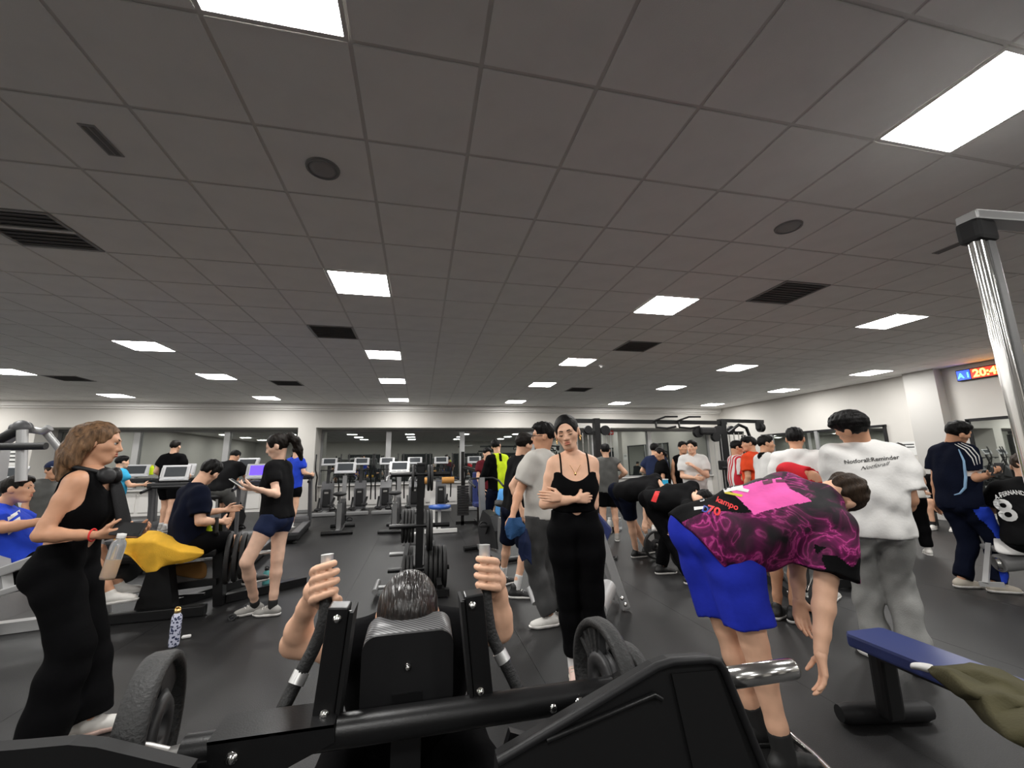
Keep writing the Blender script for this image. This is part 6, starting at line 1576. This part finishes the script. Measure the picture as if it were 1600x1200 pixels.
o = PP['m11']; f8 = o['J']
n8 = -o['fw']
c8 = V3(*o['sh']) - o['up'] * .42 ; L8 = -o['lat'] * -1
pA = npv(at(1566, 815, 3.0)); pB = npv(at(1594, 813, 3.0))
print_text(o['shirt'], o['root'], '8', at(1565, 815, 3.0), at(1595, 812, 3.0), .30, 'print_white', bold=.02, name='shirt_number')
print_text(o['shirt'], o['root'], 'A.FERNANDEZ', at(1556, 782, 3.0), at(1616, 779, 3.0), .062, 'print_white', bold=.02, arcr=.05, name='shirt_name')
# red tag on the bending person, club badge shapes
o = PP['m7']; print_text(o['shirt'], o['root'], 'I', at(1017, 787, 4.9), at(1029, 770, 4.9), .10, 'print_red', bold=.08, name='red_tag') if False else None
def patch(o, pts, m, Y_, name='patch', key='shirt', lift=.004):
    """flat patch on a garment, outline in photo pixels dropped onto the cloth"""
    bv = bvh_of(o[key]); P_ = [at(x, y, Y_) for x, y in pts]; c_ = sum(P_, Vector()) / len(P_); n = (CAM - c_).normalized(); out = []
    N = 5; grid = []
    for i in range(N):
        for j in range(N):
            u, v = i / (N - 1), j / (N - 1)
            q = (P_[0] * (1 - u) + P_[1] * u) * (1 - v) + (P_[3] * (1 - u) + P_[2] * u) * v
            h = bv.ray_cast(q + n * .6, -n, 1.2); grid.append((h[0] if h[0] is not None else q) + n * lift)
    b = MB(); b.use(m); b.add(grid, [(i * N + j, i * N + j + 1, (i + 1) * N + j + 1, (i + 1) * N + j) for i in range(N - 1) for j in range(N - 1)], True); return b.build(name, o['root'])
patch(PP['m7'], [(1017, 783), (1024, 767), (1031, 768), (1025, 785)], 'print_red', 4.9, 'red_tag')
for pts, m_ in (([(1130, 764), (1160, 758), (1161, 764), (1132, 769)], 'print_white'), ([(1146, 759), (1170, 765), (1168, 769), (1146, 765)], 'print_white'), ([(1131, 767), (1160, 773), (1158, 776), (1133, 771)], 'print_yellow'),
                ([(1093, 780), (1100, 778), (1101, 782), (1094, 784)], 'print_white'), ([(1084, 792), (1099, 791), (1098, 795), (1085, 797)], 'print_white'), ([(1191, 752), (1206, 749), (1207, 754), (1194, 757)], 'print_dark'), ([(1212, 749), (1226, 749), (1226, 753), (1213, 753)], 'print_dark')):
    patch(PP['m8'], pts, m_, 2.05, 'sponsor_patch')
for k_ in range(3): patch(PP['m26'], [(12, 808 + k_ * 11), (31, 796 + k_ * 11), (32, 801 + k_ * 11), (13, 814 + k_ * 11)], 'print_white', 4.5, 'shirt_stripe')
def stroke(o, pts, m, Y_, r=.006, name='piping', key='shirt'):
    bv = bvh_of(o[key]); out = []
    for (x0_, y0_), (x1_, y1_) in zip(pts, pts[1:]):
        for k_ in range(5):
            q = at(x0_ + (x1_ - x0_) * k_ / 5, y0_ + (y1_ - y0_) * k_ / 5, Y_); n = (CAM - q).normalized(); h = bv.ray_cast(q + n * .7, -n, 1.4)
            if h[0] is not None: out.append(h[0])
    if len(out) > 2:
        b = MB(); b.use(m); b.tube(out, [r * (.4 + .6 * math.sin(math.pi * (i + .5) / len(out))) for i in range(len(out))], 8); b.build(name, o['root'])
stroke(PP['m10'], [(1498, 702), (1506, 720), (1509, 745), (1508, 762), (1500, 771), (1489, 774)], 'pale_blue', 3.5, .013)
for k_ in range(3): stroke(PP['m10'], [(1492 + k_ * 5, 694 - k_), (1508 + k_ * 5, 703 - k_ * 2), (1519 + k_ * 5, 716 - k_ * 2), (1524 + k_ * 4, 730 - k_)], 'cloth_white', 3.45, .006, 'shoulder_stripe')
# headphones round the neck of the woman at the left
w1 = PP['w1']; J = w1['J']; nk = V3(*J['neck']); f_, l_, u_ = w1['fw'], w1['lat'], V3(0, 0, 1)
hp_ = thing('headphones', 'black over-ear headphones round the neck of the woman at the left', 'headphones', tuple(nk))
hv = lambda a, b_, c_: Vector(nk + l_ * a + f_ * (b_ - .03) + u_ * (c_ - .03))
part('band', hp_, 'black_plastic', lambda b: b.tube([hv(.075, .10, .035), hv(.098, .04, .05), hv(.09, -.04, .06), hv(.05, -.085, .065), hv(-.05, -.085, .065), hv(-.09, -.04, .06), hv(-.098, .04, .05), hv(-.075, .10, .035)], .012, 10))
for s_ in (-1, 1):
    cc = hv(s_ * .055, .125, .018); dd = Vector(f_ * .8 + l_ * s_ * .5 + u_ * .3).normalized()
    part('ear_cup', hp_, 'black_plastic', lambda b: b.lathe(cc - dd * .02, dd, [(.001, -.004), (.040, -.004), (.047, .006), (.047, .022), (.040, .036), (.025, .042), (.001, .043)], 22))
    part('ear_cushion', hp_, 'rubber', lambda b: b.lathe(cc - dd * .02, -dd, [(.018, .004), (.028, .020), (.040, .020), (.046, .010), (.044, .0)], 22))
# dark towel over her far shoulder
g_ = [[at(166, 746, 3.02), at(182, 742, 3.05)], [at(172, 760, 2.93), at(190, 757, 3.0)], [at(176, 785, 2.9), at(197, 785, 2.98)], [at(180, 808, 2.9), at(202, 810, 2.98)], [at(184, 828, 2.9), at(206, 832, 2.98)]]
cloth('cloth_charcoal', (.022, .022, .023), bump=.4, bs=200)
tw = sheet('gym_towel', g_, 'cloth_charcoal', None, .012); tag(tw, 'charcoal towel hanging from the shoulder of the woman at the left', 'towel')
wr = V3(*J['wrR']); fr_ = nrm(J['wrR'] - J['elR'])
part('bracelet', w1['root'], 'print_red', lambda b: b.tube(arc(Vector(wr - fr_ * .02), .031, 0, 6.28, (0, 0, 1), Vector(np.cross(fr_, V3(0, 0, 1))), 16), .004, 6, False))
def slab(name, c, ex, ey, size, m, label, cat, scr=None):
    c = Vector(c); ex = Vector(ex).normalized(); ey = Vector(ey); ey = (ey - ex * ey.dot(ex)).normalized(); ez = ex.cross(ey)
    R = Matrix((ex, ey, ez)).transposed(); t = thing(name, label, cat, tuple(c))
    part('case', t, m, lambda b: b.box(c, size, R, bev=size[2] * .45))
    part('display', t, scr or 'screen', lambda b: b.box(c + ez * (size[2] * .5), (size[0] * .9, size[1] * .95, .001), R)); part('camera_bump', t, 'black_plastic', lambda b: b.box(c - ez * (size[2] * .6) + ey * size[1] * .33 - ex * size[0] * .2, (.025, .025, .003), R, bev=.001))
    return t
hR = Vector(wr + fr_ * .12)
slab('phone', hR + Vector((.015, .0, .03)), (.1, .5, .8), (1, .1, .1), (.075, .15, .009), 'black_plastic', 'dark phone in the hand of the woman at the left', 'phone')
w2 = PP['w2']; hh_ = (w2['J']['wrL'] + w2['J']['wrR']) / 2
slab('phone', Vector(hh_ + V3(-.14, -.01, .055)), (0, 1, 0), (-.8, 0, .55), (.075, .15, .009), 'white_plastic', 'white phone held by the ponytail girl', 'phone')
m10 = PP['m10']; slab('phone', Vector(m10['J']['wrR'] + nrm(m10['J']['wrR'] - m10['J']['elR']) * .10 + V3(0, 0, .04)), (0, 1, 0), (.5, -.4, .7), (.075, .15, .009), 'black_plastic', 'phone held by the man in the navy top', 'phone')
m12 = PP['m12']; slab('phone', Vector((m12['J']['wrR'] + m12['J']['wrL']) / 2 + V3(.09, -.03, .06)), (0, 1, 0), (.6, 0, .7), (.07, .14, .009), 'black_plastic', 'phone held by the boy in the striped shirt', 'phone')
# ================================================================== BOTTLES AND SMALL THINGS
mat('bottle_pattern', (.4, .42, .55), .35); m = MATS['bottle_pattern']; nt = m.node_tree; tc = nt.nodes.new('ShaderNodeTexCoord'); vo = nt.nodes.new('ShaderNodeTexVoronoi'); vo.inputs['Scale'].default_value = 55; rp = nt.nodes.new('ShaderNodeValToRGB'); rp.color_ramp.interpolation = 'CONSTANT'
rp.color_ramp.elements[0].color = (.03, .04, .10, 1); rp.color_ramp.elements[1].color = (.62, .64, .78, 1); rp.color_ramp.elements[1].position = .42; nt.links.new(tc.outputs['Object'], vo.inputs['Vector']); nt.links.new(vo.outputs['Distance'], rp.inputs[0]); nt.links.new(rp.outputs[0], nt.nodes['Principled BSDF'].inputs['Base Color'])
mat('teal', (.12, .42, .42), .35); mat('clear_plastic', (.85, .88, .9), .12, trans=.75, spec=.5); mat('amber_liquid', (.72, .36, .05), .3)
def bottle(p, h, r, bm_, cap_, label, loop=False, neck=.35, tilt=None):
    p = Vector(p); t = thing('water_bottle', label, 'bottle', tuple(p)); ax = Vector(tilt).normalized() if tilt else Vector((0, 0, 1))
    part('flask', t, bm_, lambda b: b.lathe(p, ax, [(.001, .001), (r * .9, .001), (r, .012), (r, h * .70), (r * .92, h * .78), (r * .55, h * .86), (r * neck + r * .15, h * .88), (.001, h * .88)], 24))
    part('cap', t, cap_, lambda b: b.lathe(p + ax * h * .87, ax, [(r * .60, 0), (r * .62, h * .04), (r * .60, h * .10), (.001, h * .11)], 20))
    if loop: part('carry_loop', t, cap_, lambda b: b.tube(arc(p + ax * h * .95, r * .55, 0, math.pi, (1, 0, 0), (0, 0, 1), 10), .005, 8))
    return t
bottle(atz(271, 1010, 0), .285, .036, 'bottle_pattern', 'gold', 'blue and white patterned flask with gold cap on the floor', True)
bottle(atz(414, 924, 0), .26, .036, 'teal', 'black_plastic', 'teal bottle with black lid behind the ponytail girl', True)
bottle(atz(953, 833, 0), .30, .045, 'white_plastic', 'white_plastic', 'white bottle on the floor beside the man in the grey tee')
bottle(atz(969, 827, 0), .24, .045, 'clear_plastic', 'white_plastic', 'clear bottle right of the white bottle on the floor')
hb_ = Vector(wr + fr_ * .10); bottle(hb_ + Vector((.0, -.05, -.21)), .23, .033, 'clear_plastic', 'white_plastic', 'clear bottle of orange drink held by the woman at the left', tilt=(.12, .1, 1))
part('drink', bpy.data.objects[[o_.name for o_ in bpy.data.objects if o_.get('label', '').startswith('clear bottle of orange')][0]], 'amber_liquid', lambda b: b.lathe(hb_ + Vector((.0, -.05, -.205)), Vector((.12, .1, 1)).normalized(), [(.001, .0), (.029, .0), (.030, .01), (.030, .09), (.001, .09)], 20))
bottle(at(236, 742, 9.9), .2, .035, 'cloth_hivis', 'print_yellow', 'small yellow bottle on a treadmill behind the woman with headphones')
p = atz(290, 998, 0); t = thing('earbud_case', 'white pill-shaped earbud case on the floor by the patterned flask', 'case', tuple(p))
part('shell', t, 'white_plastic', lambda b: b.tube([p + Vector((-.028, 0, .014)), p + Vector((-.022, 0, .014)), p + Vector((.026, .012, .014)), p + Vector((.032, .0135, .014))], [.009, .014, .014, .009], 14)); part('hinge', t, 'mid_grey', lambda b: b.box(p + Vector((0, .014, .015)), (.02, .003, .006)))
p = atz(362, 969, 0); t = thing('collar_clip', 'small black bar collar lying on the floor near the white trainers', 'clip', tuple(p))
part('ring', t, 'black_plastic', lambda b: b.tube(arc(p + Vector((0, 0, .022)), .028, 0, 6.28, (1, 0, 0), (0, .3, .8), 14), .012, 8, False)); part('lever', t, 'black_plastic', lambda b: b.box(p + Vector((.03, 0, .02)), (.05, .02, .02), bev=.005))
p = atz(962, 874, 0); t = thing('cable_attachment', 'black cable attachment on the floor right of the grey bench frame', 'cable attachment', tuple(p))
part('grip', t, 'rubber', lambda b: b.tube([p + Vector((-.03, -.07, .02)), p + Vector((.05, .07, .02))], .018, 10)); part('strap', t, 'black_plastic', lambda b: b.tube([p + Vector((-.03, -.07, .02)), p + Vector((-.14, .08, .01)), p + Vector((.05, .07, .02))], .008, 6))
# ================================================================== CLOTHS
YT = 4.85
g_ = [[at(178, 838, YT + .25), at(215, 832, YT + .3), at(250, 832, YT + .3), at(285, 850, YT + .3), at(316, 864, YT + .3)],
      [at(178, 832, YT), at(212, 829, YT), at(248, 830, YT), at(286, 846, YT), at(318, 861, YT)],
      [at(176, 850, YT - .14), at(214, 848, YT - .12), at(240, 846, YT - .18), at(280, 862, YT - .14), at(319, 865, YT - .1)],
      [at(192, 864, YT - .16), at(206, 866, YT - .12), at(240, 866, YT - .20), at(272, 878, YT - .14), at(314, 869, YT - .1)],
      [at(199, 866, YT - .17), at(216, 878, YT - .13), at(244, 886, YT - .2), at(262, 882, YT - .13), at(300, 877, YT - .1)],
      [at(204, 865, YT - .17), at(228, 896, YT - .14), at(243, 894, YT - .2), at(256, 882, YT - .13), at(285, 880, YT - .1)]]
tag(sheet('yellow_towel', g_, 'cloth_yellow', None, .008, 3, .006, 3, True), 'yellow towel draped over the bench machine seat', 'towel')
tag(sheet('shaded_cloth', [[at(255, 884, 5.05), at(290, 880, 5.05), at(322, 874, 5.05)], [at(262, 892, 5.02), at(292, 896, 5.02), at(324, 892, 5.02)], [at(270, 898, 5.04), at(300, 904, 5.02), at(322, 906, 5.03)]], mat('cloth_orange_shade', (.16, .075, .015), .9), None, .008), 'orange underside, painted in shaded brown, of cloth hanging under the machine seat', 'cloth')  # orange cloth, its shade put into the brown colour
m1 = PP['m1']; hw = Vector(m1['J']['wrL']) + Vector((0, -.03, -.07))
Y6 = hw.y
g_ = [[at(796, 808, Y6), at(803, 808, Y6 - .05), at(812, 810, Y6), at(816, 814, Y6 + .04)], [at(790, 822, Y6), at(800, 820, Y6 - .07), at(812, 822, Y6 - .03), at(820, 824, Y6 + .04)], [at(789, 836, Y6), at(799, 834, Y6 - .06), at(810, 830, Y6 - .02), at(818, 832, Y6 + .03)], [at(791, 842, Y6 + .02), at(796, 843, Y6 - .05), at(806, 836, Y6 - .02), at(814, 836, Y6 + .03)]]
tag(sheet('blue_shirt', g_, 'cloth_denim', None, .012, 3, .015, 4, True), 'blue shirt bundled in the hand of the man in beige', 'shirt')
g_ = [[at(812, 826, Y6 + .03), at(820, 828, Y6 + .03), at(826, 832, Y6 + .06)], [at(810, 845, Y6), at(820, 846, Y6 - .02), at(828, 848, Y6 + .05)], [at(812, 866, Y6 + .02), at(820, 864, Y6), at(829, 870, Y6 + .04)], [at(813, 876, Y6 + .03), at(822, 872, Y6), at(828, 884, Y6 + .03)]]
tag(sheet('dark_jacket', g_, 'cloth_navy2', None, .012, 3, .015, 5, True), 'dark green and navy top dangling from the hand of the man in beige', 'clothing')
g_ = [[at(782, 764, 6.75), at(793, 764, 6.75)], [at(779, 764, 6.62), at(792, 764, 6.62)], [at(777, 778, 6.56), at(791, 780, 6.56)], [at(774, 795, 6.55), at(790, 797, 6.55)], [at(773, 803, 6.55), at(788, 811, 6.55)]]
tag(sheet('blue_towel', g_, 'cloth_towel_blue', None, .012, 2, .004, 6), 'pale blue towel hanging on the spin bike', 'towel')
# olive jacket and white towel on the blue bench
Zb = .47
def bz(x, y, z): return atz(x, y, z)
g_ = [[bz(1450, 1048, .47), bz(1462, 1042, .50), bz(1480, 1037, .50), bz(1500, 1033, .505), bz(1520, 1035, .47)],
      [bz(1462, 1060, .46), bz(1484, 1056, .52), bz(1508, 1050, .50), bz(1530, 1046, .53), bz(1556, 1048, .47)],
      [bz(1492, 1084, .44), bz(1512, 1074, .53), bz(1540, 1070, .50), bz(1566, 1062, .535), bz(1600, 1066, .47)],
      [bz(1508, 1096, .40), bz(1534, 1098, .51), bz(1568, 1090, .53), bz(1600, 1084, .50), bz(1645, 1088, .47)],
      [bz(1516, 1108, .36), bz(1552, 1120, .50), bz(1596, 1112, .50), bz(1640, 1106, .54), bz(1700, 1110, .47)],
      [bz(1540, 1128, .34), bz(1580, 1146, .49), bz(1630, 1140, .53), bz(1690, 1134, .50), bz(1760, 1140, .46)],
      [bz(1570, 1150, .33), bz(1612, 1172, .46), bz(1670, 1170, .50), bz(1740, 1160, .51), bz(1820, 1170, .45)]]
tag(sheet('olive_jacket', g_, 'cloth_olive', None, .018, 3, .016, 7, True), 'crumpled olive jacket lying on the blue bench', 'jacket')
g_ = [[bz(1423, 1036, .468), bz(1432, 1034, .474), bz(1452, 1038, .474), bz(1460, 1041, .47)], [bz(1423, 1041, .46), bz(1434, 1042, .462), bz(1448, 1046, .462), bz(1456, 1046, .466)], [bz(1424, 1044, .44), bz(1436, 1046, .44), bz(1446, 1050, .44), bz(1453, 1050, .44)]]
tag(sheet('white_cloth', g_, 'cloth_white', None, .006, 2, .003, 8), 'small white cloth tucked beside the olive jacket', 'cloth')
g_ = [[at(1550, 838, 3.42), at(1580, 834, 3.38), at(1650, 836, 3.3)], [at(1552, 848, 3.25), at(1585, 848, 3.2), at(1655, 850, 3.1)], [at(1556, 866, 3.2), at(1588, 868, 3.15), at(1660, 868, 3.05)]]
tag(sheet('white_towel', g_, 'cloth_white', None, .012, 2, .005, 9), 'white towel spread on the bench at the right edge', 'towel')
# barbell at the feet of the bending pair
bb = thing('barbell', 'barbell on the floor at the feet of the bending pair', 'barbell', tuple(atz(1040, 895, 0)))
pA_, pB_ = at(1018, 868, 5.75), at(1092, 890, 4.85); pA_.z = pB_.z = .20
part('bar', bb, 'chrome', lambda b: b.tube([pA_, pB_], .014, 10)); part('sleeve', bb, 'brushed', lambda b: (b.tube([pA_, pA_ + (pB_ - pA_) * .2], .025, 12), b.tube([pB_, pB_ + (pA_ - pB_) * .2], .025, 12)))
az = math.atan2((pB_ - pA_).y, (pB_ - pA_).x)
for q, lb in ((pA_ + (pB_ - pA_) * .12, 'black plate on the far end of the barbell'), (pA_ + (pB_ - pA_) * .72, 'black plate on the near end of the barbell')):
    t = grip_plate(tuple(q), .195, .045, az, 0, lb); t['group'] = 'plates on the barbell'
# chrome bar on the floor by the pink jersey
ez_ = thing('curl_bar', 'bent chrome curl bar on the floor by the feet of the pink jersey man', 'barbell', tuple(atz(1240, 1160, 0)))
zz = .05; part('bar', ez_, 'chrome', lambda b: b.tube([atz(1140, 1075, zz), atz(1170, 1092, zz), atz(1186, 1101, zz), atz(1198, 1113, zz + .02), atz(1215, 1130, zz), atz(1248, 1160, zz), atz(1272, 1180, zz), atz(1300, 1208, zz), atz(1340, 1245, zz)], .0155, 14)); part('collar', ez_, 'brushed', lambda b: b.tube([atz(1212, 1127, zz), atz(1218, 1133, zz)], .026, 14))
t = plate(tuple(atz(1150, 1075, .155)), .15, .04, rz=.9, label='black plate at the far end of the chrome curl bar', group='plates on the curl bar')
# ================================================================== WALL THINGS
ck = thing('wall_clock', 'red and blue digital clock high on the right wall reading 20:42', 'clock', (XR - .03, 6.12, 2.95))
part('housing', ck, 'black_plastic', lambda b: b.box((XR - .04, 6.11, 3.055), (.06, .80, .24), bev=.01))
mat('glow_red', (.3, .01, .01), .4, emit=(1, .06, .03), estr=1.2); mat('led_amber', (.5, .2, .02), .4, emit=(1, .48, .05), estr=9); mat('led_blue', (.02, .1, .5), .4, emit=(.05, .35, 1), estr=5)
part('red_glow', ck, 'glow_red', lambda b: b.box((XR - .072, 5.99, 3.055), (.004, .54, .20))); part('blue_panel', ck, mat('led_blue_dim', (.01, .03, .2), .4, emit=(.03, .10, 1), estr=1.5), lambda b: b.box((XR - .072, 6.385, 3.055), (.004, .22, .20)))  # red backing is made emissive to stand for the glow round the digits
def wall_text(txt, y, z, size, m, name, parent):
    cu = bpy.data.curves.new('lettering', 'FONT'); cu.body = txt; cu.size = size; cu.extrude = .002; cu.offset = .004; cu.align_x = 'CENTER'
    to = bpy.data.objects.new('lettering', cu); COL.objects.link(to); dg = bpy.context.evaluated_depsgraph_get(); me = bpy.data.meshes.new_from_object(to.evaluated_get(dg)); bpy.data.objects.remove(to)
    for v in me.vertices: v.co = Vector((XR - .078 - v.co.z, y - v.co.x, z + v.co.y))
    me.materials.clear(); me.materials.append(MATS[m]); ob = bpy.data.objects.new(name, me); COL.objects.link(ob); ob.parent = parent; ob.matrix_parent_inverse = Matrix.Translation(-parent.location)
wall_text('20:42', 5.99, 2.985, .215, 'led_amber', 'time_digits', ck); wall_text('A', 6.43, 2.995, .15, 'led_blue', 'zone_letter', ck); wall_text('1', 6.31, 2.995, .15, 'led_blue', 'zone_digit', ck)
def notice(c, w, h, label, axis='y', lines=4):
    c = Vector(c); t = thing('notice', label, 'notice', tuple(c))
    sz = (w, .004, h) if axis == 'y' else (.004, w, h)
    part('sheet', t, 'paper', lambda b: b.box(c, sz))
    d = Vector((0, -.003, 0)) if axis == 'y' else Vector((-.003, 0, 0))
    for k in range(lines):
        part('text_line', t, 'print_black', lambda b: b.box(c + d + Vector((0, 0, h * (.3 - .2 * k))), (w * .7 if axis == 'y' else .002, .002 if axis == 'y' else w * .7, h * .07)))
notice((-10.78, YW - .004, 1.78), .42, .52, 'white notice with black lines on the far left pillar')
notice((-10.80, YW - .004, 1.30), .30, .40, 'lower white sheet on the far left pillar', lines=3)
notice((XR - .004, 7.75, 1.55), .45, .32, 'white notice on the right wall beside the navy top', 'x', 2)
p = at(466, 759, YW); t = thing('wall_socket', 'white wall socket on the pillar left of the cross trainers', 'socket', (p.x, YW - .01, p.z)); part('plate', t, 'white_plastic', lambda b: b.box((p.x, YW - .008, p.z), (.11, .016, .09), bev=.005)); part('holes', t, 'mid_grey', lambda b: b.lathe((p.x, YW - .016, p.z), (0, -1, 0), [(.001, .0005), (.02, .0005), (.022, .002), (.024, .001)], 14))
p = at(955, 676, GL - .08); t = thing('fire_alarm', 'small red alarm box above the cable rig window', 'alarm', (p.x, GL - .08, p.z)); part('box', t, 'print_red', lambda b: b.box(p, (.16, .08, .16), bev=.02)); part('button', t, 'print_white', lambda b: b.lathe(p + Vector((0, -.04, 0)), (0, -1, 0), [(.001, .008), (.03, .008), (.04, 0)], 14))
# cap of the person behind the reclining man
o = PP['m27']; M_ = o['M']; hc_ = o['hc']; Lc = lambda x, y, z: Vector(hc_ + M_ @ V3(x, y, z))
def capb(b):
    b.use('cloth_navy2'); n = 16; vs_ = []; fs = []
    for i in range(6):
        th = math.pi / 2 * i / 5
        for k in range(n):
            ph = 2 * math.pi * k / n; vs_.append(Lc(.092 * math.cos(th) * math.cos(ph), -.01 + .112 * math.cos(th) * math.sin(ph), .045 + .095 * math.sin(th)))
    for i in range(5):
        for k in range(n): fs.append((i * n + k, i * n + (k + 1) % n, (i + 1) * n + (k + 1) % n, (i + 1) * n + k))
    b.add(vs_, fs, True)
cp_ = part('cap', o['root'], 'cloth_navy2', capb); part('cap_peak', cp_, 'cloth_white', lambda b: b.prism([Lc(-.07, .07, .05), Lc(-.05, .16, .035), Lc(0, .185, .03), Lc(.05, .16, .035), Lc(.07, .07, .05)], Vector(M_ @ V3(0, 0, .006))))
# glasses on the man in beige
o = PP['m1']; Lc = lambda x, y, z: Vector(o['hc'] + o['M'] @ (V3(x, y, z) * o['hs']))
part('glasses', o['root'], 'black_plastic', lambda b: [(b.tube(arc(Lc(s_ * .033, .096, .002), .022, 0, 6.28, Vector(o['M'][:, 0]), Vector(o['M'][:, 2]), 14), .0025, 6, False), b.tube([Lc(s_ * .055, .093, .006), Lc(s_ * .084, .0, .006)], .0025, 6)) for s_ in (-1, 1)])
